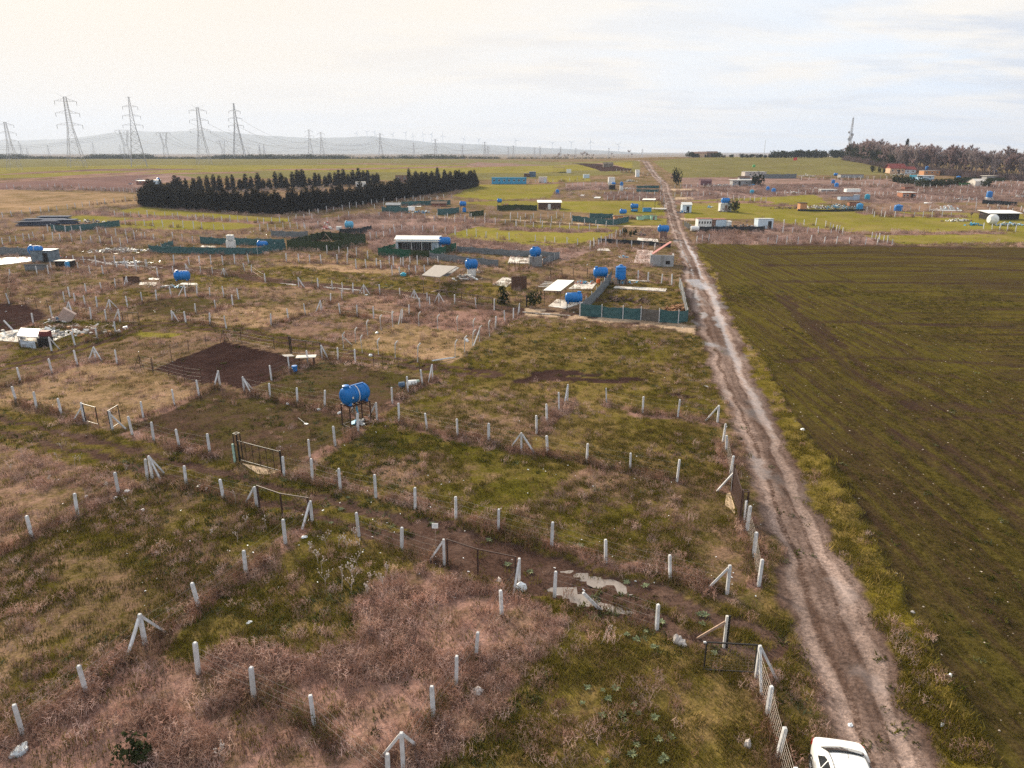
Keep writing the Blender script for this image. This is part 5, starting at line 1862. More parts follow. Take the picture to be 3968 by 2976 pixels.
    x = (px - SW / 2) / FPX * y * 1.055
    z = zbase(x, y) - .5
    prof = np.interp(px, [-300, 0, 250, 300, 480, 520, 720, 730, 900, 960, 1400, 1450, 1620, 1700, 1950, 2330], [.75, .75, 1.0, .7, .45, 1.0, 1.0, .55, .5, .9, .9, .5, .9, 1.0, .5, .35])
    s = prof * rng.uniform(.5, 1.1, n)
    scatter('treeline', np.stack([x, y, z], 1), np.tile(np.array((.03, .03, .02)), (n, 1)), np.stack([s * 1.4, s * 1.4, s], 1), cl, 3)
    ug = proto_collection('brush_sources', [tuft(2.4, 120, .5, 3.4, .028, .8, DRYM, 1030 + k, 1.0) for k in range(3)])
    X = []
    for a, b in zip(pts[:-1], pts[1:]):
        k = int(np.hypot(*(b - a)[:2]) * 5.0)
        u = rng.random(k)[:, None]
        q = a[:2] + (b - a)[:2] * u
        q[:, 1] += rng.uniform(-2, 16, k)
        q[:, 0] += rng.normal(0, 1, k)
        X.append(q)
    q = np.concatenate(X)
    z = zbase(q[:, 0], q[:, 1])
    dc = np.array([(.17, .122, .118), (.13, .092, .09), (.21, .155, .15)])
    scatter('undergrowth', np.stack([q[:, 0], q[:, 1], z], 1), dc[rng.integers(0, 3, len(q))], np.tile(rng.uniform(.7, 1.2, (len(q), 1)), (1, 3)), ug, 3, .25)

woods()

# ------------------------------------------------------------------ water tanks and their stands
BLUE = mat('blue_plastic', (.003, .150, .46), .42, .14, 1.6, spec=.3, rand=.14, dirt=(.04, .19, .40), dirt_amt=.4)
BLUE_D = mat('faded_blue_plastic', (.03, .25, .50), .5, .15, 2.0, rand=.08)
TEALP = mat('teal_plastic', (.02, .27, .42), .5, .12, 2.0)
CYANP = mat('light_blue_plastic', (.10, .36, .55), .55, .15, 2.0)
STRAP = mat('pale_strap', (.66, .60, .56), .8, .1, 5.0)
WHITEB = mat('white_block', (.68, .68, .66), .85, .14, 2.0, dirt=(.35, .31, .27), dirt_amt=.5)
GREYB = mat('grey_block', (.27, .265, .26), .9, .2, 2.5, dirt=(.16, .15, .14), dirt_amt=.6)
BRICK = mat('raw_brick', (.22, .13, .10), .9, .2, 3.0)

def tank_h_meshes(L, D, m):
    r = D / 2
    prof = [(.02, -L / 2 - .10), (r * .45, -L / 2 - .085), (r * .80, -L / 2 - .02), (r * .97, -L / 2 + .10), (r, -L / 2 + .2), (r, L / 2 - .2), (r * .97, L / 2 - .10), (r * .80, L / 2 + .02), (r * .45, L / 2 + .085), (.02, L / 2 + .10)]
    body = MB().lathe(prof, 28, 'X').mesh('shell', m, True)
    rib = MB().lathe([(r * .9, -.05), (r + .03, -.035), (r + .03, .035), (r * .9, .05)], 28, 'X').mesh('rib', m, True)
    hatch = MB().lathe([(.24, -.02), (.24, .13), (.27, .13), (.27, .19), (.20, .22), (.02, .225)], 18).mesh('hatch', m, True)
    foot = MB().box((0, 0, -r * .82), (.16, D * .78, r * .5)).mesh('foot', m)
    rail = MB().box((0, 0, r + .02), (L * .55, .16, .09)).mesh('top_ridge', m)
    return body, rib, hatch, foot, rail

_TH = {}

def tank_h(loc, rz, label, L=2.1, D=1.35, m=BLUE, cat='water tank', strap=False, hatch_x=-.32, detail=True, group='blue water tanks'):
    key = (L, D, m.name)
    if key not in _TH:
        _TH[key] = tank_h_meshes(L, D, m)
    body, rib, hatch, foot, rail = _TH[key]
    root = empty('water_tank', Vector(loc) + Vector((0, 0, D / 2 + .03)), rz, label, cat, group)
    inst('shell', body, root)
    inst('hatch', hatch, root, (hatch_x * L, 0, D / 2 - .03))
    if detail:
        for k in (-.36, -.12, .12, .36):
            inst('rib', rib, root, (k * L, 0, 0))
        for k in (-.36, .36):
            inst('foot', foot, root, (k * L, 0, -.01))
        inst('top_ridge', rail, root, (.12 * L, 0, 0))
    if strap:
        s = MB().lathe([(D / 2 + .035, -.025), (D / 2 + .04, 0), (D / 2 + .035, .025)], 28, 'X')
        s.build('strap', STRAP, root, (.0, 0, 0), True)
        MB().box((0, -D * .5 - .01, -D * .02), (.14, .01, .16)).build('sticker', WHITEB, root, (-L * .3, 0, 0))
    return root

_TV = {}

def tank_v(loc, label, D=1.3, H=1.5, m=BLUE, cat='water tank', group='blue water tanks'):
    key = (D, H, m.name)
    if key not in _TV:
        r = D / 2
        b = MB().lathe([(r, 0), (r, H * .86), (r * .96, H * .9), (r * .45, H * .99), (.28, H)], 26).mesh('shell', m, True)
        rb = MB().lathe([(r - .02, -.04), (r + .025, -.025), (r + .025, .025), (r - .02, .04)], 26).mesh('rib', m, True)
        l = MB().lathe([(.28, 0), (.28, .1), (.24, .14), (.02, .15)], 16).mesh('hatch', m, True)
        _TV[key] = b, rb, l
    b, rb, l = _TV[key]
    root = empty('water_tank', loc, jit(1), label, cat, group)
    inst('shell', b, root)
    inst('hatch', l, root, (0, 0, H - .01))
    for k in (.18, .4, .62, .84):
        inst('rib', rb, root, (0, 0, H * k))
    return root

def stand(loc, rz, label, L, W, h, m=BLACKM, bar=.05, ring=True, brace=True):
    root = empty('tank_stand', loc, rz, label, 'tank stand', 'iron tank stands')
    leg = MB().bar((0, 0, -.15), (0, 0, h - .03), bar).mesh('leg', m)
    cs = [(-L / 2, -W / 2), (L / 2, -W / 2), (L / 2, W / 2), (-L / 2, W / 2)]
    for x, y in cs:
        inst('leg', leg, root, (x, y, 0))
    t = MB()
    for (x0, y0), (x1, y1) in zip(cs, cs[1:] + cs[:1]):
        d = Vector((x1 - x0, y1 - y0, 0)).normalized() * bar * .51
        t.bar(Vector((x0, y0, h)) - d, Vector((x1, y1, h)) - d, bar * 1.1)
    for k in range(1, 5):
        t.bar((-L / 2 + L * k / 5, -W / 2 + bar, h), (-L / 2 + L * k / 5, W / 2 - bar, h), bar * .8)
    t.build('top_frame', m, root)
    if ring:
        q = MB()
        for (x0, y0), (x1, y1) in zip(cs, cs[1:] + cs[:1]):
            a, b = Vector((x0, y0, .08)), Vector((x1, y1, .08))
            d = (b - a).normalized() * bar
            q.bar(a + d, b - d, bar * .7)
        q.build('foot_frame', m, root)
    if brace:
        for x, y in cs:
            MB().bar((x, y, h - .5), (x - math.copysign(.42, x), y, h - .05), bar * .5).build('brace', m, root)
    return root

def plinth(loc, rz, label, w, d, h, m, cat='tank base', rows=3, ncol=3):
    """A base of hollow blocks, each block a part."""
    root = empty('block_base', loc, rz, label, cat, 'block bases under tanks')
    MB().box((0, 0, h / 2 - .1), (w - .06, d - .06, h + .2)).build('core', m, root)
    bw, bh = w / ncol, h / rows
    me = MB().box((0, 0, 0), (bw - .02, .05, bh - .02)).mesh('block', m)
    for r in range(rows):
        for c in range(ncol):
            for s in (-1, 1):
                inst('block', me, root, (-w / 2 + bw * (c + .5), s * (d / 2 - .015), bh * (r + .5)))
    n2 = max(1, int(round(d / bw)))
    me2 = MB().box((0, 0, 0), (.05, d / n2 - .02, bh - .02)).mesh('block', m)
    for r in range(rows):
        for c in range(n2):
            for s in (-1, 1):
                inst('block', me2, root, (s * (w / 2 - .015), -d / 2 + d / n2 * (c + .5), bh * (r + .5)))
    MB().box((0, 0, h + .02), (w + .05, d + .05, .06)).build('cap_slab', m, root)
    return root

def tanks():
    up = Vector((0, 0, 1))
    fl, fr, br = P(*S('f', 727, 1450)[0]), P(*S('f', 848, 1480)[0]), P(*S('f', 965, 1392)[0])
    c = (fl + br) / 2
    ax = br - fr
    rz = math.atan2(ax.y, ax.x)
    L, W = ax.length, (fr - fl).length
    h = 1.75
    L, W = 1.85, 1.12
    rz = R(47)
    stand(c, rz, 'tall brown iron stand carrying the nearest blue tank', L, W, h, BROWNM, .075)
    tank_h(c + up * (h + .03), rz, 'nearest blue ribbed tank with a pale strap, high on brown iron legs', 2.05, 1.32, BLUE, strap=True, hatch_x=-.36)
    hose = MB()
    pts = [Vector((.1, 0, 1.7)), Vector((.05, .05, 1.2)), Vector((.16, 0, .8)), Vector((.05, -.05, .5)), Vector((.12, .03, .15))]
    hose.tube(pts, [.05, .09, .06, .10, .04], 8)
    tag(hose.build('hanging_tarp', CYANP, None, c), 'pale blue sheeting hanging down below the nearest blue tank', 'sheet')
    def hp(t, x, y):
        return P(*S(t, x, y)[0])
    q = hp('e', 1575, 252)
    stand(q, .12, 'low rusty stand under the tank in the middle left plot', 1.9, 1.0, 1.05, RUST)
    tank_h(q + up * 1.1, .12, 'blue tank lying on a low stand in the middle left plot', 2.1, 1.35)
    q = hp('a', 325, 1580)
    tank_h(q + up * 1.55, .1, 'blue tank strapped on the roof of the tarpaulin shack at the left border', 2.3, 1.35, strap=True)
    q = hp('b', 1600, 1500)
    stand(q, .1, 'dark stand beside the white roofed cabin', 1.8, 1.1, 1.35, BLACKM)
    tank_h(q + up * 1.38, .1, 'blue ribbed tank at the right end of the white roofed cabin', 2.4, 1.5)
    q = hp('f', 1830, 150)
    plinth(q, .1, 'white painted block base under the tank by the wooden canopy', 1.4, 1.1, 1.15, WHITEB, rows=3, ncol=2)
    tank_h(q + up * 1.2, .35, 'blue tank on a white base beside the wooden canopy', 1.9, 1.45)
    q = hp('c', 235, 1395)
    plinth(q, .05, 'grey block base in the slab yard with a tank on top', 2.3, 2.0, 1.75, GREYB, rows=5, ncol=4)
    tank_h(q + up * 1.82, 1.0, 'blue tank end on, above the grey block base', 1.9, 1.5)
    q = hp('c', 792, 1532)
    stand(q, .0, 'black stand under the tank left of the tall cylinder', 1.8, 1.0, .75, BLACKM)
    tank_h(q + up * .8, .0, 'blue lying tank immediately left of the tall upright cylinder', 2.15, 1.45)
    q = hp('c', 963, 1548)
    root = empty('pallet_stack', q, 0, 'stack of old pallets and blocks under the tall upright cylinder', 'tank base')
    for k in range(3):
        MB().box((-.5 + .5 * k, 0, .36), (.32, .9, .72)).build('block', GREYB, root)
    pl = MB().box((0, 0, 0), (1.9, .14, .035)).mesh('plank', WOOD)
    for k in range(7):
        inst('plank', pl, root, (0, -.5 + k * .165, .745))
    MB().box((-.85, -.6, .5), (.5, .06, 1.0), .3).build('pallet', WOOD, root)
    MB().box((.9, -.5, .5), (.06, .7, 1.1), .2).build('pallet', WOOD, root)
    tank_v(q + up * .77, 'tall upright blue cylinder tank on the pallet stack', 1.62, 2.1)
    q = hp('g', 562, 445)
    stand(q, -.02, 'black stand in front of the flat white canopy', 1.7, 1.0, 1.0, BLACKM)
    tank_h(q + up * 1.05, -.02, 'blue lying tank on black legs at the corner of the teal netted plot', 2.1, 1.3, hatch_x=.34)
    q = hp('c', 1328, 1155)
    plinth(q, 0, 'brick base beside the road, topped by a tank', 1.7, 1.4, 1.45, BRICK, rows=6, ncol=4)
    tank_h(q + up * 1.52, 0, 'blue lying tank on the brick base right beside the road', 2.5, 1.45)
    q = hp('c', 1083, 925)
    stand(q, 0, 'dark stand left of the white canopy near the road', 2.2, 1.2, 1.0, BLACKM)
    tank_h(q + up * 1.05, 0, 'blue lying tank left of the white canopy near the road', 2.3, 1.4, detail=False)
    tank_h(q + Vector((0, -.3, 0)), 0, 'fainter blue tank on the ground below the stand near the road', 1.9, .8, BLUE_D, detail=False)
    q = hp('c', 1192, 925)
    root = empty('blue_box', q, 0, 'blue plastic crate bench under the white canopy near the road', 'crate')
    MB().box((0, 0, .6), (2.6, 1.1, 1.1)).build('body', BLUE_D, root)
    MB().box((0, 0, 1.19), (2.7, 1.2, .07)).build('lid', BLUE, root)
    q = hp('c', 985, 985)
    tank_h(q + up * 1.3, .2, 'blue tank on the tiny orange hut inside the teal nets', 1.9, 1.3, detail=False)
    q = hp('c', 972, 752)
    plinth(q, 0, 'slim white pedestal in the weedy rectangle left of the road', 1.3, 1.2, 2.2, WHITEB, rows=4, ncol=2)
    tank_v(q + up * 2.27, 'small upright blue tank on the slim white pedestal', 1.35, 1.45)
    q = hp('c', 905, 735)
    tank_h(q + up * 1.9, .1, 'small blue tank on the dark lean-to left of the white pedestal', 1.5, .9, detail=False)
    tank_v(hp('c', 425, 776), 'solitary upright blue tank at the corner of the yellow meadow left of the road', 1.5, 1.7)
    q = hp('c', 1858, 925)
    root = empty('white_shed', q, .03, 'white box shed right of the road with a blue tank on its roof', 'shed')
    MB().box((0, 0, 1.2), (3.6, 2.2, 2.4)).build('wall', WHITEB, root)
    MB().box((0, -1.11, 1.0), (.8, .05, 1.8)).build('door', mat('brown_door', (.22, .13, .09), .7, .2, 3.0), root)
    MB().box((0, 0, 2.44), (3.8, 2.4, .08)).build('roof', WHITEB, root)
    tank_h(q + up * 2.5, .05, 'blue tank on the roof of the white box shed right of the road', 2.5, 1.5)
    tank_v(hp('d', 1132, 922), 'wide upright blue tank alone in the meadow between post rows', 2.5, 1.95)
    tank_v(hp('d', 800, 915), 'dark blue upright tank at the right end of the orange walled junk yard', 2.0, 2.1, BLUE_D)
    tank_v(hp('d', 866, 828), 'teal upright tank behind, right of the grey container', 1.8, 1.9, TEALP)
    tank_v(hp('d', 602, 724), 'upright blue tank right above the white sheeted hotbed', 1.7, 2.0)
    q = hp('d', 584, 716)
    stand(q + Vector((0, 1.5, 0)), 0, 'dark stand behind the hotbed tank', 1.4, 1.4, 1.3, BLACKM)
    tank_v(q + Vector((0, 1.5, 1.36)), 'smaller blue tank raised on a stand behind the hotbed tank', 1.5, 1.5)
    tank_v(hp('d', 1647, 662), 'upright blue tank at the left end of the bright green strip', 2.0, 2.2)
    q = hp('d', 1907, 832)
    plinth(q, 0, 'white rendered base of the tank at the right border', 2.2, 1.6, .85, WHITEB, rows=2, ncol=3)
    tank_v(q + up * .9, 'upright blue tank on a white base near the right border', 2.0, 2.1)
    q = hp('d', 1374, 600)
    stand(q, 0, 'stand right of the red roofed house', 1.4, 1.4, 2.0, BLACKM)
    tank_v(q + up * 2.06, 'upright blue tank on a stand right of the red roofed house', 1.8, 1.8)
    tank_v(hp('d', 14, 756), 'left one of two upright blue tanks below the long house', 1.4, 1.8)
    tank_v(hp('d', 64, 773), 'right one of two upright blue tanks below the long house', 1.6, 1.9)
    tank_v(hp('c', 2091, 778), 'faded blue upright tank in front of the flat roofed long house', 1.6, 1.6, TEALP)
    q = hp('d', 598, 622)
    tank_h(q, 0, 'small blue tank lying at the foot of the hill field', 1.9, 1.3, detail=False)
    q = hp('b', 1757, 1150)
    stand(q, 0, 'stand at the right end of the teal hut yard', 1.7, 1.1, 1.7, BLACKM)
    tank_h(q + up * 1.75, 0, 'blue tank high at the right end of the teal hut yard', 2.0, 1.4)
    tank_v(q + Vector((.5, -1.3, 0)), 'blue barrel standing below the tank of the teal hut yard', 1.2, 1.3)
    q = hp('b', 2070, 1105)
    stand(q, 0, 'stand behind the dark green screened yard', 1.4, 1.0, 1.3, BLACKM)
    tank_h(q + up * 1.35, 0, 'small blue tank above the dark green screened yard', 1.5, 1.2, detail=False)
    q = hp('b', 785, 1330)
    stand(q, .1, 'stand hidden by black netting', 1.6, 1.1, 1.3, BLACKM)
    tank_h(q + up * 1.36, .1, 'sky blue tank behind the black netting, near the two pale figures', 2.0, 1.5, CYANP)
    tank_h(hp('b', 40, 1462), 0, 'blue tank on the ground inside the long teal netted yard', 2.1, 1.2)
    q = hp('a', 1362, 915)
    stand(q, 0, 'stand right of the red brown shack on the far left', 1.4, 1.2, 1.2, BLACKM)
    tank_v(q + up * 1.26, 'upright blue tank at the right end of the red brown far left shack', 1.5, 1.7)
    tank_v(hp('c', 2103, 600) + up * 3.2, 'small green tank on the roof behind the long house', 1.6, 1.3, mat('green_plastic', (.10, .36, .12), .5, .1, 2.0), group='other tanks')
    q = hp('f', 1245, 150)
    tank_v(q, 'flat turquoise tub lying in the grass left of the wooden canopy', .95, .45, mat('turquoise_plastic', (.05, .38, .50), .5, .1, 2.0), cat='tub', group='other tanks')

tanks()

# ------------------------------------------------------------------ sheds, cabins, netted yards
WHITEM = mat('white_sheet_metal', (.74, .74, .72), .5, .08, 1.5, dirt=(.5, .48, .44), dirt_amt=.4)
CREAMR = mat('cream_roof_sheet', (.80, .77, .70), .5, .07, 1.5)
PALEBL = mat('pale_blue_panel', (.50, .60, .68), .55, .1, 1.5)
GREYC = mat('grey_render', (.34, .34, .345), .9, .15, 2.0, dirt=(.2, .19, .18), dirt_amt=.5)
ORANGE = mat('orange_render', (.50, .25, .12), .85, .15, 2.0)
TERRA = mat('red_roof_tiles', (.26, .055, .045), .8, .2, 3.0)
BRICKO = mat('orange_hollow_brick', (.38, .165, .095), .9, .18, 3.0)
BROWNW = mat('brown_boards', (.105, .055, .036), .8, .25, 4.0)
DARKB = mat('dark_blue_sheet', (.07, .12, .19), .6, .2, 2.0)
GLASS = mat('dark_glass', (.03, .04, .05), .12, .2, 2.0, spec=.6)
DARKD = mat('dark_opening', (.022, .018, .016), .9, .2, 2.0)
SLAB = mat('concrete_slab', (.60, .56, .51), .9, .14, 1.2, dirt=(.34, .30, .26), dirt_amt=.5)
TEALN = mat('teal_shade_net', (.042, .105, .108), .85, .22, 2.5, dirt=(.08, .15, .15), dirt_amt=.6)
GREENN = mat('dark_green_shade_net', (.034, .050, .020), .9, .25, 2.5)
GREEN2 = mat('green_shade_net', (.020, .085, .050), .85, .2, 2.5)
GREYN = mat('grey_shade_net', (.17, .18, .19), .9, .2, 2.5, dirt=(.09, .12, .12), dirt_amt=.5)
BLACKN = mat('black_shade_net', (.030, .034, .038), .9, .25, 2.5)
BROWNN = mat('brown_grey_net', (.13, .115, .10), .9, .2, 2.5)
UP = Vector((0, 0, 1))

def hp(t, x, y):
    return P(*S(t, x, y)[0])

def width_at(t, x0, x1, y):
    a, b = cast(S(t, x0, y, x1, y))
    return float(np.hypot(*(b - a)[:2]))

def shed(label, t, x0, x1, yb, yt, depth, wall, roof, cat='shed', rz=0.0, door=None, windows=0, slope=.0, over=.12, roof_t=.1, name='shed', gable=False, wmat=None, dmat=None, dx=0.0, group=None):
    """A small building whose front foot spans pixels X0..X1 on row YB of tile T and whose front is as tall as up to row YT."""
    a, b = cast(S(t, x0, yb, x1, yb))
    w = float(np.hypot(*(b - a)[:2]))
    ytop = S(t, x0, yt)[0]
    q = at_depth(ytop[0], ytop[1], a[1])
    h = max(1.0, q.z - a[2])
    c = (Vector(a) + Vector(b)) / 2
    c.z = min(gz(a[0], a[1]), gz(b[0], b[1]))
    root = empty(name, c, rz, label, cat, group)
    hb = h - slope
    v = [(-w / 2, 0, -.4), (w / 2, 0, -.4), (w / 2, depth, -.4), (-w / 2, depth, -.4), (-w / 2, 0, h), (w / 2, 0, h), (w / 2, depth, hb), (-w / 2, depth, hb)]
    MB().add(v, [(3, 2, 1, 0), (4, 5, 6, 7), (0, 1, 5, 4), (1, 2, 6, 5), (2, 3, 7, 6), (3, 0, 4, 7)]).build('wall', wall, root)
    o = over
    if gable:
        rh = gable
        g = MB()
        for s, (ya, yb_) in enumerate(((-o, depth / 2), (depth / 2, depth + o))):
            za, zb = (h, h + rh) if s == 0 else (h + rh, hb)
            g.add([(-w / 2 - o, ya, za), (w / 2 + o, ya, za), (w / 2 + o, yb_, zb), (-w / 2 - o, yb_, zb), (-w / 2 - o, ya, za + .06), (w / 2 + o, ya, za + .06), (w / 2 + o, yb_, zb + .06), (-w / 2 - o, yb_, zb + .06)],
                  [(3, 2, 1, 0), (4, 5, 6, 7), (0, 1, 5, 4), (1, 2, 6, 5), (2, 3, 7, 6), (3, 0, 4, 7)])
        g.add([(-w / 2, 0, h), (-w / 2, depth, hb), (-w / 2, depth / 2, h + rh - .01), (w / 2, 0, h), (w / 2, depth, hb), (w / 2, depth / 2, h + rh - .01)], [(0, 1, 2), (3, 5, 4)])
        g.build('roof', roof, root)
    else:
        g = MB()
        e = .012
        g.add([(-w / 2 - o, -o, h + e), (w / 2 + o, -o, h + e), (w / 2 + o, depth + o, hb + e), (-w / 2 - o, depth + o, hb + e)] + [(-w / 2 - o, -o, h + roof_t), (w / 2 + o, -o, h + roof_t), (w / 2 + o, depth + o, hb + roof_t), (-w / 2 - o, depth + o, hb + roof_t)],
              [(3, 2, 1, 0), (4, 5, 6, 7), (0, 1, 5, 4), (1, 2, 6, 5), (2, 3, 7, 6), (3, 0, 4, 7)])
        g.build('roof', roof, root)
    if door is not None:
        dh = min(1.95, h * .82)
        d = MB().box((door * w, -.02, dh / 2), (min(.9, w * .3), .06, dh)).build('door', dmat or DARKD, root)
    for k in range(windows):
        x = w * ((k + .5) / windows - .5) + dx
        if door is not None and abs(x - door * w) < .8:
            continue
        f = MB().box((x, -.015, h * .58), (min(1.0, w / windows * .6), .05, h * .34)).build('window', wmat or WHITEM, root)
        MB().box((x, -.045, h * .58), (min(.86, w / windows * .5), .02, h * .27)).build('pane', GLASS, f)
    return root

def net_mesh(p, q, h, m, sag=.08, seed=0):
    """One bay of shade netting between two feet, thin but with two faces and creases."""
    d = q - p
    nx, nz = max(3, int(d.length / .5)), 4
    n = Vector((-d.y, d.x, 0)).normalized()
    r = random.Random(seed)
    fv, bv = [], []
    top = [1 - sag * math.sin(math.pi * i / nx) * r.uniform(.5, 1.4) for i in range(nx + 1)]
    for j in range(nz + 1):
        for i in range(nx + 1):
            o = n * (r.uniform(-.05, .05) if 0 < i < nx else 0)
            c = d * (i / nx) + UP * (h * (j / nz) * top[i] - .05) + o
            fv.append(c - n * .008)
            bv.append(c + n * .008)
    W = nx + 1
    f = [(j * W + i, j * W + i + 1, (j + 1) * W + i + 1, (j + 1) * W + i) for j in range(nz) for i in range(nx)]
    k = len(fv)
    f += [tuple(k + x for x in reversed(g)) for g in f]
    f += [(nz * W + i, nz * W + i + 1, k + nz * W + i + 1, k + nz * W + i) for i in range(nx)]
    return MB().add(fv + bv, f)

_ns = [0]

def net_yard(label, pix, h, mats, bay=3.2, closed=False, posts=True, pm=None, outside=False):
    W = GS(pix)
    if closed:
        W = W + [W[0]]
    root = empty('net_fence', W[0], 0, label, 'net fence', 'yards screened with shade netting')
    pm = pm or CONC
    k = 0
    for p, q in zip(W[:-1], W[1:]):
        n = max(1, int(round((q - p).length / bay)))
        for i in range(n):
            a, b = p.lerp(q, i / n), p.lerp(q, (i + 1) / n)
            a.z, b.z = gz(a.x, a.y), gz(b.x, b.y)
            m = mats[k % len(mats)] if isinstance(mats, list) else mats
            k += 1
            _ns[0] += 1
            nb = net_mesh(a, b, h * random.uniform(.94, 1.04), m, seed=_ns[0])
            nb.build('net', m, root, a - W[0])
            if posts:
                s = (b - a).normalized()
                off = Vector((s.y, -s.x, 0)) * (.08 if outside else -.08)
                MB().bar(a - W[0] + off - UP * .2, a - W[0] + off + UP * (h + .12), .085).build('post', pm, root)
    return root

def heap(label, t, x, y, w, d, h, n, pal, boards=.5, seed=0):
    """A heap of loose rubbish nobody could count."""
    c = hp(t, x, y)
    r = random.Random(seed + int(x) * 7 + int(y))
    ms = []
    objs = {}
    for _ in range(n):
        px, py = r.gauss(0, .38) * w, r.gauss(0, .38) * d
        z = max(0, h * (1 - (abs(px) / w + abs(py) / d) * .9)) * r.random()
        k = r.randrange(len(pal))
        b = objs.setdefault(k, MB())
        rot = Euler((r.uniform(-.5, .5), r.uniform(-.5, .5), r.uniform(0, 3.14))).to_matrix()
        if r.random() < boards:
            s = (r.uniform(.5, 1.6), r.uniform(.08, .25), r.uniform(.02, .05))
        else:
            s = (r.uniform(.15, .5), r.uniform(.15, .45), r.uniform(.08, .35))
        b.box((px, py, z + s[2] / 2 + .02 + gz(c.x + px, c.y + py) - c.z), s, rot=rot)
    me = bpy.data.meshes.new('rubble')
    v, f, mi = [], [], []
    for k, b in objs.items():
        o = len(v)
        v += b.v
        f += [tuple(i + o for i in q) for q in b.f]
        mi += [k] * len(b.f)
    me.from_pydata(v, [], f)
    for m in pal:
        me.materials.append(m)
    me.polygons.foreach_set('material_index', mi)
    o = bpy.data.objects.new('rubble', me)
    col.objects.link(o)
    o.location = c
    tag(o, label=label, kind='stuff')
    return o

def slab(label, t, pts, th=.12, m=SLAB, cat='concrete slab'):
    W = GS(S(t, *pts))
    c = W[0].copy()
    z = max(w.z for w in W) + .04
    n = len(W)
    v = [(w.x - c.x, w.y - c.y, z - c.z) for w in W] + [(w.x - c.x, w.y - c.y, -.25) for w in W]
    f = [tuple(range(n))] + [(i, i + n, (i + 1) % n + n, (i + 1) % n) for i in range(n)]
    o = MB().add(v, f)
    me = o.mesh('slab', m)
    bm = bmesh.new()
    bm.from_mesh(me)
    bmesh.ops.recalc_face_normals(bm, faces=bm.faces)
    bm.to_mesh(me)
    bm.free()
    q = bpy.data.objects.new('slab', me)
    col.objects.link(q)
    q.location = c
    tag(q, label, cat)
    return q

def canopy(label, t, roofpx, legs, h, m, lm, frame_only=False, cat='canopy', thick=.05):
    """A flat roof on poles: pixel feet of its four corners, height above ground."""
    W = GS(S(t, *legs))
    c = W[0].copy()
    root = empty('canopy', c, 0, label, cat)
    pole = MB().bar((0, 0, -.2), (0, 0, h), .06).mesh('pole', lm)
    for w in W:
        inst('pole', pole, root, w - c)
    zt = max(w.z for w in W) + h - c.z
    ring = [Vector((w.x - c.x, w.y - c.y, zt)) for w in W]
    cen = sum(ring, Vector()) / 4
    big = [cen + (r - cen) * 1.08 for r in ring]
    if not frame_only:
        MB().add([b + UP * .03 for b in big] + [b + UP * (.03 + thick) for b in big], [(3, 2, 1, 0), (4, 5, 6, 7), (0, 1, 5, 4), (1, 2, 6, 5), (2, 3, 7, 6), (3, 0, 4, 7)]).build('roof', m, root)
    fr = MB()
    for i in range(4):
        d = (big[(i + 1) % 4] - big[i]).normalized() * .03
        fr.bar(big[i] + d, big[(i + 1) % 4] - d, .055)
    fr.build('roof_frame', lm, root)
    if frame_only:
        me = None
        for k in range(1, 5):
            a, b = big[0].lerp(big[3], k / 5), big[1].lerp(big[2], k / 5)
            MB().bar(a, b, .16, .04).build('slat', m, root)
    return root

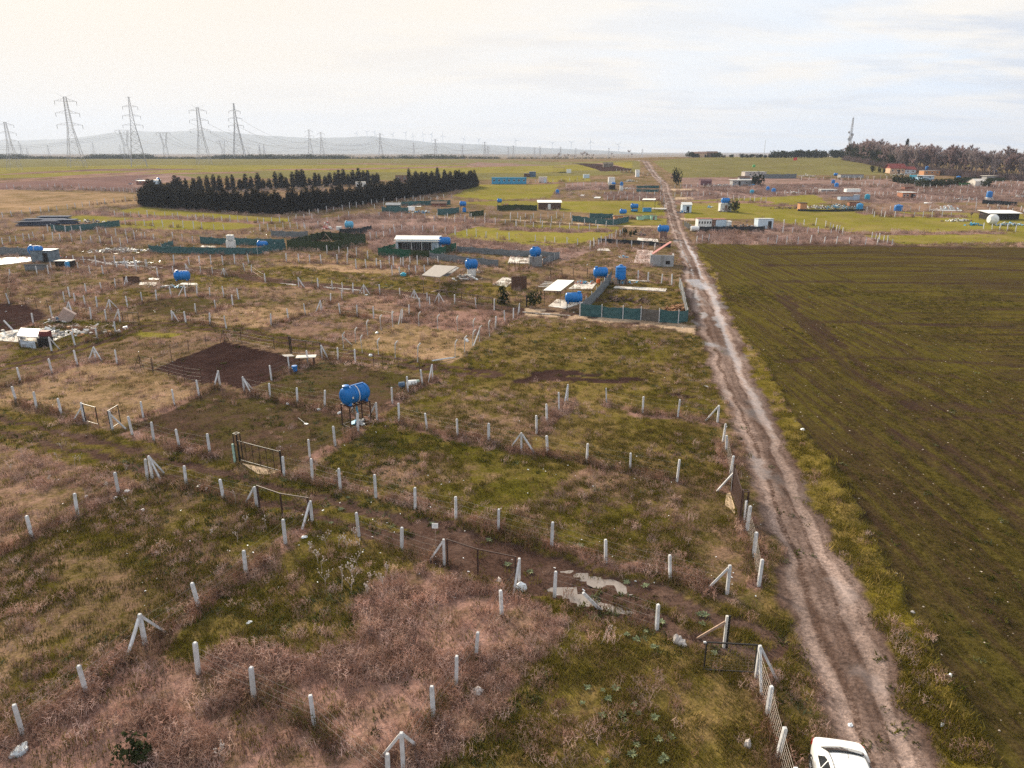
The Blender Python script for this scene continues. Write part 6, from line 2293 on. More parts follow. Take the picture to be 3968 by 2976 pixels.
def big_sites():
    root = shed('long cabin with two white roof slopes, pale end wall and dark glazed porch', 'b', 1185, 1555, 1502, 1395, 3.6, PALEBL, CREAMR, 'cabin', rz=-.06, gable=.55, over=.3, name='cabin')
    a, b = cast(S('b', 1185, 1502, 1555, 1502))
    w = float(np.hypot(*(b - a)[:2]))
    MB().box((-w * .06, -.03, 1.05), (w * .78, .05, 1.75)).build('porch_opening', DARKD, root)
    for k in range(6):
        x = -w * .32 + k * w * .11
        f = MB().box((x, -.075, 1.15), (w * .075, .03, 1.3)).build('window', GREYC, root)
        MB().box((x, -.10, 1.15), (w * .055, .02, 1.15)).build('pane', GLASS, f)
    for k in (-.48, -.12, .12, .34, .48):
        MB().bar((w * k, -1.1, -.1), (w * k, -1.1, 2.2), .08).build('porch_post', WHITEM, root)
    MB().box((0, -.75, 2.28), (w + .5, 1.6, .07), rot=Euler((-.10, 0, 0)).to_matrix()).build('porch_roof', CREAMR, root)
    net_yard('bright green netting round the front of the white roofed cabin', S('b', 1030, 1535, 1310, 1555, 1470, 1558, 1700, 1490), 1.75, [GREEN2, GREEN2, GREEN2, GREENN], 2.6, pm=BLACKM)
    net_yard('left return of the green netting at the white roofed cabin', S('b', 1180, 1490, 1030, 1535), 1.6, GREEN2, 3, pm=BLACKM)
    net_yard('large rectangular enclosure of dark green netting with leaning boards inside', S('b', 252, 1480, 625, 1492, 925, 1425, 560, 1395), 2.0, GREENN, 2.7, closed=True, pm=BLACKM)
    q = hp('b', 600, 1455)
    r = empty('leaning_boards', q, 0, 'two long boards leaning together inside the large dark green enclosure', 'boards')
    MB().bar((-2.2, 0, .1), (-.4, .3, 2.5), .16, .05).build('board', WOOD, r)
    MB().bar((-.5, .2, 2.75), (1.3, -.1, .6), .16, .05).build('board', WOOD, r)
    net_yard('low grey blue netting left behind the large dark green enclosure', S('b', 112, 1365, 300, 1375, 430, 1372), 1.6, GREYN, 3)
    net_yard('long yard of teal netting with a white tank, front side', S('a', 1280, 1500, 1440, 1512, 1900, 1525, 2212, 1520) + S('b', 60, 1505, 240, 1480), 1.5, TEALN, 3)
    net_yard('long yard of teal netting with a white tank, rear side', S('a', 1720, 1432, 1925, 1440, 2212, 1450) + S('b', 230, 1450), 1.6, TEALN, 3)
    net_yard('folded teal netting at the left end of the long teal yard', S('a', 1390, 1480, 1490, 1450), 1.3, TEALN, 2)
    net_yard('teal netting beside the grey sheet stacks on the far left', S('a', 440, 1312, 620, 1322, 1030, 1275), 1.7, TEALN, 3.5)
    net_yard('black netting by the sky blue tank near the two pale figures', S('b', 700, 1345, 870, 1340, 975, 1312), 1.6, BLACKN, 2.6)
    net_yard('teal netting round the hut yard below the hedge, left part', S('b', 1062, 1162, 1290, 1165), 1.9, TEALN, 3)
    net_yard('teal netting round the hut yard below the hedge, rear part', S('b', 1230, 1108, 1480, 1095, 1650, 1090), 1.6, TEALN, 4)
    net_yard('teal netting round the hut yard below the hedge, right part', S('b', 1540, 1180, 1600, 1178, 1725, 1160), 1.9, TEALN, 3)
    net_yard('dark green netting right of the teal hut yard', S('b', 1812, 1195, 1935, 1180), 1.7, GREENN, 3)
    net_yard('dark green netting left of the brown boarded shed', S('b', 2050, 1140, 2140, 1135, 2212, 1130) + S('c', 250, 918), 1.8, GREENN, 3)
    net_yard('teal netted yard left of the pale lane, front', S('c', 550, 1010, 800, 1038, 905, 1045, 1035, 1015), 1.7, TEALN, 3)
    net_yard('teal netted yard left of the pale lane, rear', S('c', 700, 985, 900, 988), 1.5, TEALN, 3)
    net_yard('teal net strip nearer the road top, upper one', S('c', 1100, 728, 1295, 728), 1.2, TEALN, 4)
    net_yard('teal net strip nearer the road top, lower one', S('c', 1100, 757, 1180, 760, 1300, 758), 1.2, TEALN, 4)
    net_yard('grey netting right of the white roofed cabin, rear', S('b', 1705, 1500, 1960, 1520, 2212, 1540) + S('c', 440, 1330), 1.3, GREYN, 3.2)
    net_yard('grey netting right of the white roofed cabin, front', S('b', 1470, 1560, 1800, 1600, 2060, 1620), 1.35, GREYN, 3.2)
    net_yard('grey netting corner right of the grey block base', S('c', 440, 1335, 300, 1385), 1.2, GREYN, 3)
    net_yard('teal netting on the near side of the garden by the road', S('g', 620, 488, 805, 503, 985, 518, 1140, 528, 1295, 545, 1455, 558, 1540, 545), 1.62, [TEALN, TEALN, TEALN, BROWNN, TEALN, TEALN], 4.4, outside=True)
    net_yard('pale mesh on the roadside of the garden with teal netting', S('g', 1540, 545, 1510, 400, 1480, 280, 1465, 250), 1.6, GREYN, 3.5)
    net_yard('grey netting on the left of the garden with teal netting', S('g', 620, 488, 720, 395, 800, 310, 885, 205), 1.75, GREYN, 3.2)
    slab('long narrow concrete strip in the garden with teal netting', 'g', (905, 262, 1350, 292, 1365, 268, 920, 246))
    slab('white block edging behind the tall upright cylinder', 'g', (1035, 200, 1210, 208, 1212, 200, 1035, 192))
    heap('brown uprooted stalks in the teal netted garden', 'g', 930, 360, 3.2, 2.2, .5, 60, [mat('dead_stalk', (.10, .06, .045), .9, .3, 3.0)], .9)
    heap('brown uprooted stalks, second clump in the teal netted garden', 'g', 1165, 370, 1.6, 1.4, .4, 30, [mat('dead_stalk', (.10, .06, .045), .9, .3, 3.0)], .9)
    heap('orange dry heap in the corner of the teal netted garden', 'g', 1440, 440, 1.8, 1.6, .7, 90, [mat('dry_orange_stalk', (.33, .17, .085), .9, .3, 3.0)], .95)
    heap('clutter round the tall upright cylinder', 'g', 960, 215, 3.0, 1.2, .6, 34, [WOOD, WHITEB, GREYB, CYANP])
    slab('pale terrace slab with clutter behind the flat canopy', 'g', (520, 262, 720, 268, 760, 215, 600, 205))
    slab('pale terrace slab below the lying tank on black legs', 'g', (345, 410, 490, 430, 660, 375, 540, 360, 420, 350))
    canopy('flat white canopy on slender black poles', 'g', None, (312, 405, 448, 410, 557, 318, 425, 312), 2.1, CREAMR, BLACKM)
    canopy('low slatted timber frame left behind the flat white canopy', 'g', None, (250, 282, 400, 290, 470, 230, 330, 222), .55, WHITEM, BROWNW, True)
    heap('bottles and boxes on the terrace slab', 'g', 650, 218, 2.0, .8, .4, 26, [WHITEB, mat('red_plastic', (.5, .07, .04), .5, .1, 2.0), CYANP, WOOD])
    tank_v(hp('g', 775, 215), 'orange tub beside the grey netting of the road garden', .6, .55, mat('orange_plastic', (.72, .16, .03), .5, .1, 2.0), cat='tub', group='other tanks')
    q0, q1 = hp('c', 1222, 1400), hp('c', 1415, 1405)
    w = (q1 - q0).length
    root = empty('block_room', q0, math.atan2((q1 - q0).y, (q1 - q0).x), 'roofless grey block room beside the road, a dark red sheet leaning over it', 'block room')
    d = 3.4
    hh = 2.0
    for nm, (x0, y0, x1, y1, h2) in (('wall', (0, 0, w * .46, 0, hh)), ('wall', (w * .54, 0, w, 0, hh * 1.02)), ('wall', (0, 0, 0, d, hh)), ('wall', (w, 0, w, d, hh)), ('wall', (0, d, w, d, hh * .8))):
        o = MB().bar((x0, y0, h2 / 2 - .2), (x1, y1, h2 / 2 - .2), .18, h2 + .4).build(nm, GREYC, root)
    MB().box((w * .5, -.05, hh / 2), (w * .10, .3, hh)).build('pier', GREYB, root)
    MB().box((w * .76, -.12, .75), (.75, .06, .62)).build('opening', DARKD, root)
    s = MB().bar((w * .05, .6, hh + .15), (w * .86, 1.6, hh + 2.3), 1.1, .07)
    s.build('red_sheet', mat('dull_red_sheet', (.30, .075, .07), .6, .15, 2.0), root)
    slab('pinkish paved floor left of the grey block room', 'c', (1078, 1375, 1222, 1382, 1245, 1268, 1110, 1258), m=mat('pink_paving', (.46, .36, .33), .9, .15, 1.5))
    slab('cracked pale slab in front of the brick tank base', 'c', (1105, 1178, 1290, 1190, 1285, 1165, 1115, 1150))
    net_yard('black netting across the rear garden beside the road', S('c', 770, 1195, 1000, 1205, 1230, 1215, 1395, 1235), 1.0, BLACKN, 3.5)
    heap('pink sheet covered heap left of the brick tank base', 'c', 1140, 1130, 2.0, 1.2, 1.0, 24, [mat('pink_cloth', (.45, .25, .27), .8, .2, 2.0), GREYB, WOOD], .3)
    heap('firewood right below the brick tank base', 'c', 1335, 1178, 1.4, .8, .8, 40, [WOOD, BROWNW], .9)
    slab('white slab in the yard with the grey block base', 'c', (0, 1375, 180, 1378, 370, 1345, 20, 1320))
    slab('scattered pale sand patch in the green garden', 'c', (760, 1265, 880, 1272, 860, 1248, 780, 1246))
    heap('blue and white scraps in the green garden', 'c', 980, 1325, 1.4, .6, .12, 14, [CYANP, WHITEB], .8)
    canopy('rough timber canopy with a grey board roof on crooked poles', 'f', None, (1418, 268, 1560, 285, 1700, 190, 1520, 178), 2.2, mat('grey_boards', (.30, .27, .245), .9, .2, 3.0), WOOD)
    o = MB().box((0, 0, 1.35), (1.6, 4.6, .05), rot=Euler((.16, 0, -.35)).to_matrix()).build('ramp_sheet', GREYC, None, hp('f', 1640, 185))
    tag(o, 'long pale sheet propped at a slope behind the timber canopy', 'sheet')
    heap('white clutter at the wooden canopy, below the tank', 'f', 1770, 180, 2.4, 1.0, 1.0, 60, [WHITEB, WHITEM, GREYB, WOOD], .5)
    heap('pale lattice scraps right of the white tank base', 'f', 1875, 120, 1.0, .6, .8, 20, [WHITEB, WOOD], .9)
    slab('pale paved path right of the wooden canopy yard', 'f', (2010, 225, 2130, 245, 2212, 175, 2100, 165), m=SLAB)
    o = MB().box((0, 0, .95), (2.4, .12, 2.1), .2).build('plank_screen', BROWNW, None, hp('g', 95, 262))
    tag(o, 'rusty brown plank screen left of the slatted timber frame', 'screen')
    heap('brown timbers under the timber canopy', 'f', 1560, 285, 2.0, .8, .5, 22, [BROWNW, WOOD], .9)
    root = shed('tarpaulin shack at the left border with dark walls', 'a', 275, 450, 1585, 1490, 2.6, mat('dirty_tarpaulin', (.16, .20, .23), .7, .35, 1.2), DARKB, 'shack', name='shack', door=.2)
    net_yard('grey plank screens left of the tarpaulin shack', S('a', -60, 1530, 165, 1530, 270, 1535), 1.7, GREYN, 2.6)
    slab('bright white sheeting on the ground at the left border', 'a', (-150, 1625, 75, 1605, 270, 1580, 260, 1545, 80, 1550, -150, 1575), m=WHITEM, cat='sheeting')
    heap('rags beside the tarpaulin shack', 'a', 470, 1545, 2.0, .8, .4, 26, [WHITEB, CYANP, mat('red_plastic', (.5, .07, .04), .5, .1, 2.0)], .4)
    shed('small black shed with a pale flat roof, far left', 'a', 478, 610, 1628, 1575, 1.6, DARKD, SLAB, 'shed', door=.25, dmat=DARKB)
    tank_v(hp('a', 582, 1632), 'blue barrel at the small black shed', .75, 1.1, BLUE_D, cat='barrel', group='other tanks')
    o = shed('low grey arched hotbed in dry weeds at the left', 'a', 215, 375, 1655, 1625, 1.8, GREYN, GREYN, 'hotbed', name='hotbed', slope=.3)
    heap('broad heap of white boards and scraps in the grass', 'a', 1020, 1495, 7.0, 3.2, .8, 190, [WHITEB, WHITEM, WOOD, GREYB], .75)
    heap('white scraps scattered on the muddy track, left', 'a', 1050, 1590, 9.0, .9, .1, 60, [WHITEB, WHITEM], .8)
    for k, (x, y, w) in enumerate(((470, 1225, 9), (380, 1250, 11), (330, 1270, 10), (520, 1255, 9))):
        q = hp('a', x, y)
        r = empty('sheet_stack', q, .05 * k, ('rearmost', 'second', 'nearest left', 'right hand')[k] + ' of the grey blue sheet stacks in the far left yard', 'sheet stack', 'grey blue sheet stacks')
        me = MB().box((0, 0, 0), (w, 2.2, .12)).mesh('sheet', mat('grey_blue_sheet', (.10, .12, .17), .9, .3, 1.0, rand=.3, spec=.05))
        for j in range(6):
            inst('sheet', me, r, (jit(.5), jit(.2), .1 + j * .2), (jit(.03), jit(.015), jit(.04)))
    heap('white rags behind the far left teal netting', 'a', 780, 1245, 5, 1.6, 1.0, 60, [WHITEB, WHITEM, GREYB, BROWNW], .4)
    q = hp('a', 1985, 1478)
    plinth(q, 0, 'white block base under the white caged tank in the teal yard', 1.6, 1.3, 1.7, WHITEB, rows=3, ncol=2)
    r = empty('caged_tank', q + UP * 1.76, 0, 'white tank in a wire cage on top of the white block base', 'water tank')
    MB().box((0, 0, .62), (1.25, 1.05, 1.1)).build('bottle', mat('milky_plastic', (.72, .73, .72), .6, .08, 2.0), r)
    MB().lathe([(.14, 1.17), (.14, 1.25), (.02, 1.26)], 12).build('cap', WHITEB, r)
    c = MB()
    for k in range(5):
        z = .12 + .26 * k
        for (x0, y0), (x1, y1) in (((-.66, -.56), (.66, -.56)), ((.66, -.56), (.66, .56)), ((.66, .56), (-.66, .56)), ((-.66, .56), (-.66, -.56))):
            c.bar((x0, y0, z), (x1, y1, z), .03)
    for k in range(6):
        for y in (-.56, .56):
            c.bar((-.66 + .264 * k, y, .02), (-.66 + .264 * k, y, 1.2), .03)
    c.build('cage', mat('zinc', (.5, .5, .5), .5, .1, 3.0, metal=.5), r)
    slab('white strips on the ground in the long teal yard', 'a', (1720, 1462, 1850, 1470, 1860, 1455, 1735, 1448), m=SLAB)
    q = hp('b', 590, 1300)
    heap('white and red cloth covered bundles in pale weeds', 'b', 590, 1298, 1.7, .8, 2.0, 30, [WHITEB, mat('red_cloth', (.4, .12, .12), .8, .1, 2.0)], .1)
    o = MB().box((0, 0, .45), (1.3, .8, .9)).build('white_box', WHITEB, None, hp('b', 695, 1303))
    tag(o, 'white box left of the sky blue tank', 'box')
    slab('bright rubbish strewn slab in the rubbish yard', 'e', (-60, 700, 160, 720, 440, 720, 600, 650, 380, 600, 120, 615, -60, 650), m=SLAB)
    heap('white rubbish spread over the rubbish yard slab', 'e', 300, 650, 6.5, 3, .3, 130, [WHITEB, WHITEM, SLAB, GREYB, SLAB, WHITEB], .6)
    heap('loose rubbish on the grass right of the rubbish yard', 'e', 760, 640, 5, 2.6, .12, 46, [WHITEB, WHITEM, WHITEB, SLAB, mat('orange_rag', (.42, .22, .10), .8, .1, 2.0)], .3)
    canopy('low white canopy over the rubbish yard', 'e', None, (170, 745, 330, 755, 350, 690, 200, 680), 1.05, WHITEM, GREYB)
    o = MB().box((0, 0, 1.1), (.95, .7, .75)).build('red_crate', mat('rust_red_paint', (.16, .035, .03), .7, .2, 3.0), None, hp('e', 405, 735))
    tag(o, 'dark red metal box standing on trestles in the rubbish yard', 'box')
    o = MB().box((0, 0, .5), (1.2, .8, 1.0)).build('trestle_base', DARKD, None, hp('e', 400, 750))
    tag(o, 'dark trestle under the red metal box', 'trestle')
    q = hp('e', 245, 765)
    o = net_mesh(hp('e', 180, 755), hp('e', 310, 772), .85, GREYN, seed=5).build('plastic_sheet', mat('bluish_sheet', (.42, .48, .55), .5, .15, 2.0), None, hp('e', 180, 755))
    tag(o, 'bluish plastic sheet hung along the front of the rubbish yard', 'sheet')
    q = hp('e', 580, 545)
    r = MB().box((0, 0, .75), (1.5, .5, 1.7), rot=Euler((.1, .65, .25)).to_matrix()).build('tipped_cupboard', mat('beige_board', (.42, .31, .27), .8, .12, 2.0), None, q)
    tag(r, 'tipped beige cupboard lying against debris beyond the rubbish yard', 'cupboard')
    heap('furniture debris beside the tipped cupboard', 'e', 500, 545, 1.6, .8, .9, 26, [mat('beige_board', (.42, .31, .27), .8, .12, 2.0), DARKB, WHITEB], .3)
    heap('pale planks strewn before the tipped cupboard', 'e', 620, 590, 4.5, .6, .15, 40, [SLAB, WOOD, mat('beige_board', (.42, .31, .27), .8, .12, 2.0)], .95)
    slab('pale ground sheet left of the low blue tank', 'e', (1190, 235, 1330, 240, 1350, 215, 1200, 212), m=SLAB)
    slab('pale ground sheet right of the low blue tank', 'e', (1540, 232, 1700, 240, 1690, 222, 1560, 218), m=SLAB)
    heap('white scraps in front of the low blue tank', 'e', 1460, 255, 3.5, .6, .35, 34, [WHITEB, CYANP, WOOD], .7)
    o = shed('collapsed dark brown board shelter with a pale bench', 'e', 1065, 1170, 215, 185, 1.4, BROWNW, BROWNW, 'shelter', rz=.15, slope=.5, name='shelter')
    slab('white tabletop like slab behind the dark brown shelter', 'e', (1270, 190, 1365, 190, 1370, 178, 1275, 176), m=WHITEM)
    q = hp('f', 418, 905)
    r = empty('table', q, .15, 'pale topped garden table between the dark dug square and the spiked gate', 'table')
    MB().box((0, 0, .8), (1.9, .95, .06)).build('tabletop', SLAB, r)
    for x in (-.7, .7):
        for y in (-.35, .35):
            MB().bar((x, y, -.1), (x, y, .77), .09).build('leg', BROWNW, r)
    q = hp('f', 275, 870)
    r = empty('pallet', q, .2, 'slatted pale bench top on the edge of the dark dug square', 'bench')
    me = MB().box((0, 0, 0), (.95, .1, .03)).mesh('slat', SLAB)
    for k in range(4):
        inst('slat', me, r, (-.1 * k, -.3 + .2 * k, .55))
    for x in (-.4, .4):
        MB().bar((x, 0, -.1), (x - .1, 0, .53), .07).build('leg', BROWNW, r)
    q = hp('f', 315, 965)
    tank_v(q, 'small white and blue canister near the pale topped garden table', .42, .42, BLUE, cat='canister', group='other tanks')
    q = hp('f', 1300, 1105)
    r = empty('canister', q, .3, 'two white canisters lying at the fence right of the nearest blue tank', 'canisters')
    MB().lathe([(.1, -.5), (.28, -.42), (.3, 0), (.28, .4), (.1, .5)], 14, 'X', (.2, 0, .3)).build('drum', WHITEM, r, None, True)
    MB().lathe([(.1, -.3), (.25, -.25), (.25, .25), (.1, .3)], 14, 'X', (-.7, 0, .25)).build('dark_drum', DARKB, r, None, True)
    MB().lathe([(.05, -.3), (.2, -.25), (.2, .25), (.05, .3)], 12, 'X', (.7, .5, .22)).build('green_drum', mat('pale_green_plastic', (.42, .52, .45), .6, .1, 2.0), r, None, True)
    q = hp('f', 405, 1420)
    r = empty('spade', q, 0, 'spade with a pale handle lying in the dug plot', 'spade')
    h0 = hp('f', 345, 1375) - q
    MB().tube([(0, 0, .06), h0 + UP * .1], .022, 6).build('handle', SLAB, r)
    MB().box((.08, -.04, .05), (.3, .22, .02), -.5).build('blade', WHITEM, r)
    heap('bottles and scraps below the nearest blue tank', 'f', 870, 1420, .7, .5, .15, 9, [GREYC, CYANP, WHITEB], .1)
    for pts, lab in ((S('i', 2075, 440, 2212, 470) + S('j', 205, 520, 60, 540, 0, 530), 'sandy concrete apron below the black barred gate'), (S('k', 1870, 700, 1905, 690, 1950, 840, 1945, 870, 1900, 820, 1860, 790), 'sandy patch inside the tall brown board gate')):
        W = GS(pts)
        c = W[0]
        b = MB().add([w - c + UP * .05 for w in W] + [w - c - UP * .2 for w in W], [tuple(range(len(W)))] + [(i, i + len(W), (i + 1) % len(W) + len(W), (i + 1) % len(W)) for i in range(len(W))])
        tag(b.build('apron', mat('sandy_concrete', (.42, .31, .20), .95, .15, 1.5), None, c), lab, 'apron')

big_sites()

def far_sites():
    shed('brown boarded shed with a white roof and a pale door', 'c', 262, 455, 908, 850, 4.2, BROWNW, CREAMR, 'shed', door=-.02, dmat=WHITEM, slope=-.5, over=.35)
    shed('long turquoise container house alone behind the yellow meadow', 'b', 2003, 2300, 915, 860, 2.6, mat('turquoise_sheet', (.03, .27, .46), .5, .15, 1.0), mat('turquoise_sheet', (.03, .27, .46), .5, .15, 1.0), 'container', windows=7, name='container', wmat=PALEBL)
    shed('small pinkish white shed right of the turquoise container', 'c', 268, 333, 682, 634, 2.2, mat('pinkish_white', (.58, .50, .47), .7, .1, 2.0), WHITEM, 'shed', door=.25, dmat=PALEBL)
    shed('white cube shed behind the weedy rectangle', 'c', 863, 916, 690, 634, 2.5, WHITEM, WHITEM, 'shed')
    shed('tall slim white hut near the upper road', 'c', 1096, 1127, 634, 574, 2.0, WHITEM, WHITEM, 'hut', door=.1, dmat=PALEBL)
    shed('tiny white hut in the middle of the upper meadow', 'c', 652, 694, 642, 610, 2.0, PALEBL, WHITEM, 'hut')
    shed('tiny pale hut beside the open timber frame', 'c', 511, 536, 598, 566, 1.6, WHITEM, WHITEM, 'hut')
    shed('dark blue shed with a lean-to below the upper field', 'c', 185, 236, 630, 585, 2.6, DARKB, GREYC, 'shed')
    shed('brown lean-to at the left of the dark blue shed', 'c', 140, 184, 632, 600, 2.0, BROWNW, GREYC, 'lean-to')
    canopy('open timber frame on the far meadow', 'c', None, (388, 598, 478, 598, 485, 590, 395, 590), 3.0, BROWNW, BROWNW)
    shed('round topped camouflage tent on the dark ploughed strip', 'c', 836, 886, 546, 520, 3.0, mat('camouflage_sheet', (.23, .18, .14), .8, .4, .8), mat('camouflage_sheet', (.23, .18, .14), .8, .4, .8), 'tent', gable=1.0, name='tent')
    shed('dark lean-to carrying a small blue tank left of the white pedestal', 'c', 868, 920, 738, 700, 2.2, DARKD, GREYB, 'lean-to')
    heap('white clutter behind the white pedestal', 'c', 1040, 672, 4, 2, 1.2, 50, [WHITEB, WHITEM, GREYB], .4)
    heap('scattered white scraps right of the white pedestal', 'c', 1030, 735, 5, 1.5, .6, 50, [WHITEB, WHITEM, GREYB], .5)
    slab('white sheet lying in the dry grass, larger one', 'c', (735, 815, 790, 816, 798, 803, 752, 802), m=WHITEM, cat='sheet')
    slab('white sheet lying in the dry grass, smaller one', 'c', (618, 794, 650, 795, 660, 785, 630, 784), m=WHITEM, cat='sheet')
    canopy('white flat canopy on thin poles left of the road', 'c', None, (1150, 912, 1255, 912, 1262, 895, 1160, 895), 3.0, CREAMR, BLACKM)
    slab('white ground sheet in front of the road, right of the canopy', 'c', (1230, 905, 1360, 908, 1360, 898, 1240, 896), m=SLAB)
    shed('tiny orange hut with a white roof inside the teal nets', 'c', 912, 985, 1000, 960, 2.2, ORANGE, WHITEM, 'hut', slope=.4, over=.3)
    for k, (x0, x1, yb, yt) in enumerate(((1112, 1165, 998, 968), (1165, 1235, 990, 960), (1225, 1276, 997, 963))):
        shed(('left', 'middle', 'right')[k] + ' of three pale green sheeted low huts near the road', 'c', x0, x1, yb, yt, 2.0, mat('mint_sheet', (.36, .56, .42), .7, .15, 1.5), mat('mint_sheet', (.36, .56, .42), .7, .15, 1.5), 'hut', slope=.3, door=.0 if k == 2 else None, dmat=BRICK)
    heap('brown planks and bricks beside the tiny orange hut', 'c', 1060, 990, 3, 1.0, .6, 40, [BRICK, WOOD, BROWNW], .6)
    shed('teal hut with a grey pitched roof at the left end of the hut yard', 'b', 1100, 1215, 1130, 1100, 2.6, TEALN, GREYC, 'hut', gable=.7, over=.3)
    shed('red brown shack in the middle of the teal hut yard', 'b', 1490, 1610, 1108, 1085, 2.6, mat('red_brown_board', (.24, .10, .07), .8, .2, 2.0), BROWNW, 'shack', gable=.6, over=.4, name='shack')
    slab('pale roof sheet at the rear of the teal hut yard', 'b', (1280, 1118, 1400, 1112, 1395, 1104, 1285, 1108), m=CREAMR, cat='sheet')
    heap('blue and white clutter in front of the teal hut yard', 'b', 1400, 1165, 5, 1.2, 1.0, 70, [WHITEB, CYANP, GREYC, DARKB, BLUE_D], .5)
    o = MB().box((0, 0, 1.5), (2.0, .12, 1.2), rot=Euler((-.4, .1, .2)).to_matrix()).build('tilted_sheet', WHITEM, None, hp('b', 1318, 1170))
    tag(o, 'white tilted panel in front of the teal hut yard', 'panel')
    heap('red roofed clutter by the small tank over dark green nets', 'b', 2120, 1100, 2.0, .8, 1.2, 22, [TERRA, WOOD, ORANGE], .7)
    shed('red brown far left shack with a white window', 'a', 1170, 1310, 920, 888, 3.0, mat('red_brown_board', (.24, .10, .07), .8, .2, 2.0), CREAMR, 'shack', windows=2, door=.3, name='shack', dmat=BRICKO)
    shed('white end hut joined to the red brown far left shack', 'a', 1312, 1362, 920, 882, 3.0, PALEBL, CREAMR, 'hut')
    heap('grey clutter behind the red brown far left shack', 'a', 1200, 885, 4, 1.5, 1.6, 40, [GREYC, WHITEB, GREYB], .4)
    heap('blue sheet left of the red brown far left shack', 'a', 1120, 918, 2.0, .8, .8, 16, [BLUE_D, GREYB], .4)
    shed('white hut enclosed by the conifer hedge', 'b', 838, 918, 945, 897, 2.4, WHITEM, WHITEM, 'hut')
    shed('brown shed with a blue roof item behind the hedge gap', 'b', 1178, 1280, 895, 838, 3.0, BRICK, WOOD, 'shed', windows=2, slope=.3)
    root = shed('white greenhouse hut with a red brown roof edge right of the road', 'c', 1628, 1745, 1062, 992, 3.0, WHITEM, mat('red_brown_board', (.24, .10, .07), .8, .2, 2.0), 'hut', windows=5, wmat=SLAB)
    shed('plain pale wall hut joined right to the greenhouse hut', 'c', 1780, 1868, 1062, 998, 3.0, PALEBL, mat('red_brown_board', (.24, .10, .07), .8, .2, 2.0), 'hut')
    shed('dark passage between the greenhouse hut and the plain pale hut', 'c', 1746, 1779, 1062, 1000, 2.0, BRICK, BRICK, 'passage')
    shed('narrow white outhouse right of the plain pale hut', 'c', 1872, 1914, 1064, 1016, 2.0, WHITEM, WHITEM, 'outhouse')
    shed('white single hut with a dark doorway on the right meadow', 'c', 2140, 2270, 1075, 990, 3.2, PALEBL, WHITEM, 'hut', door=.28, slope=.2)
    net_yard('dark netting in front of the greenhouse hut', S('c', 1640, 1098, 1900, 1098, 2200, 1095), 1.3, BLACKN, 4)
    net_yard('dark netting at the road end of the greenhouse hut', S('c', 1510, 1050, 1580, 1098), 1.4, BLACKN, 3)
    heap('dark clutter beside the narrow white outhouse', 'c', 1980, 1070, 7, 1.2, 1.0, 90, [DARKD, BLACKN, GREYC, DARKB], .4)
    heap('white pile in front of the greenhouse hut', 'c', 1690, 1085, 3, .8, .6, 36, [WHITEB, WHITEM, GREYC], .4)
    o = MB().lathe([(.1, -1.1), (.62, -1.0), (.66, 0), (.62, 1.0), (.1, 1.1)], 18, 'X', (0, 0, .7)).build('white_drum', WHITEM, None, hp('c', 1600, 1098), True)
    tag(o, 'white lying drum at the left corner of the greenhouse hut', 'drum')
    shed('white hut with a vaulted roof right of the road', 'c', 1494, 1572, 935, 868, 2.6, PALEBL, CREAMR, 'hut', gable=.7, over=.2, door=.1)
    heap('black and white clutter at the vaulted roof hut', 'c', 1500, 938, 2.5, 1.0, .9, 44, [WHITEB, DARKD, GREYC, BLUE_D], .4)
    heap('white rags between the vaulted roof hut and the white box shed', 'c', 1730, 895, 2.0, 1.0, .5, 22, [WHITEB, CYANP], .3)
    heap('wood and cartons before the white box shed', 'c', 1870, 930, 3.0, .9, 1.2, 46, [WOOD, BRICK, WHITEB], .5)
    shed('flat roofed long house with a white roof right of the upper road', 'c', 1925, 2120, 706, 660, 4.5, GREYC, WHITEM, 'house', windows=4, door=-.2, over=.5, name='house')
    shed('roughcast block behind the long house, green tank on its roof', 'c', 2030, 2212, 640, 590, 6, mat('pinkish_render', (.47, .42, .39), .85, .2, 1.0), GREYC, 'house', windows=2, name='house')
    shed('dark grey hipped roof hut behind the long house', 'c', 1985, 2075, 660, 642, 3, GREYC, BROWNW, 'hut', gable=.8)
    shed('plum coloured roof hut among bare bushes left of the long house', 'c', 1650, 1745, 705, 665, 3, mat('plum_sheet', (.16, .075, .085), .8, .2, 2.0), mat('plum_sheet', (.16, .075, .085), .8, .2, 2.0), 'hut', gable=.7)
    heap('white and blue clutter in front of the long house', 'c', 1850, 715, 9, 2, 1.2, 150, [WHITEB, WHITEM, CYANP, GREYC, WOOD], .4)
    heap('blue sheets right of the long house', 'c', 2110, 712, 4, 1.2, .9, 40, [CYANP, BLUE_D, WHITEB], .4)
    heap('white scraps below the long house', 'c', 1880, 745, 8, 1.6, .5, 90, [WHITEB, WHITEM, GREYC], .5)
    net_yard('grey green netting right of the roughcast block', S('d', -20, 645, 100, 645, 260, 643), 2.2, GREYN, 6, posts=False)
    heap('white clutter right of the grey green netting', 'd', 340, 628, 7, 2, 1.3, 60, [WHITEB, GREYC, SLAB], .4)
    shed('low grey sheds with red boards at the foot of the hill field', 'd', 640, 835, 638, 610, 4, GREYC, BROWNW, 'shed', windows=3)
    shed('orange and white house with a red tiled roof below the wood', 'd', 1062, 1190, 600, 556, 6, mat('peach_render', (.62, .42, .28), .8, .12, 1.5), TERRA, 'house', windows=3, door=.1, gable=2.4, over=.6, name='house')
    shed('pale blue annex right of the red tiled house', 'd', 1192, 1282, 600, 566, 5, PALEBL, TERRA, 'annex', windows=2, gable=1.5, over=.3)
    shed('grey and orange bungalow right of the tank on a stand', 'd', 1352, 1490, 615, 576, 5, ORANGE, GREYC, 'bungalow', windows=3, name='house')
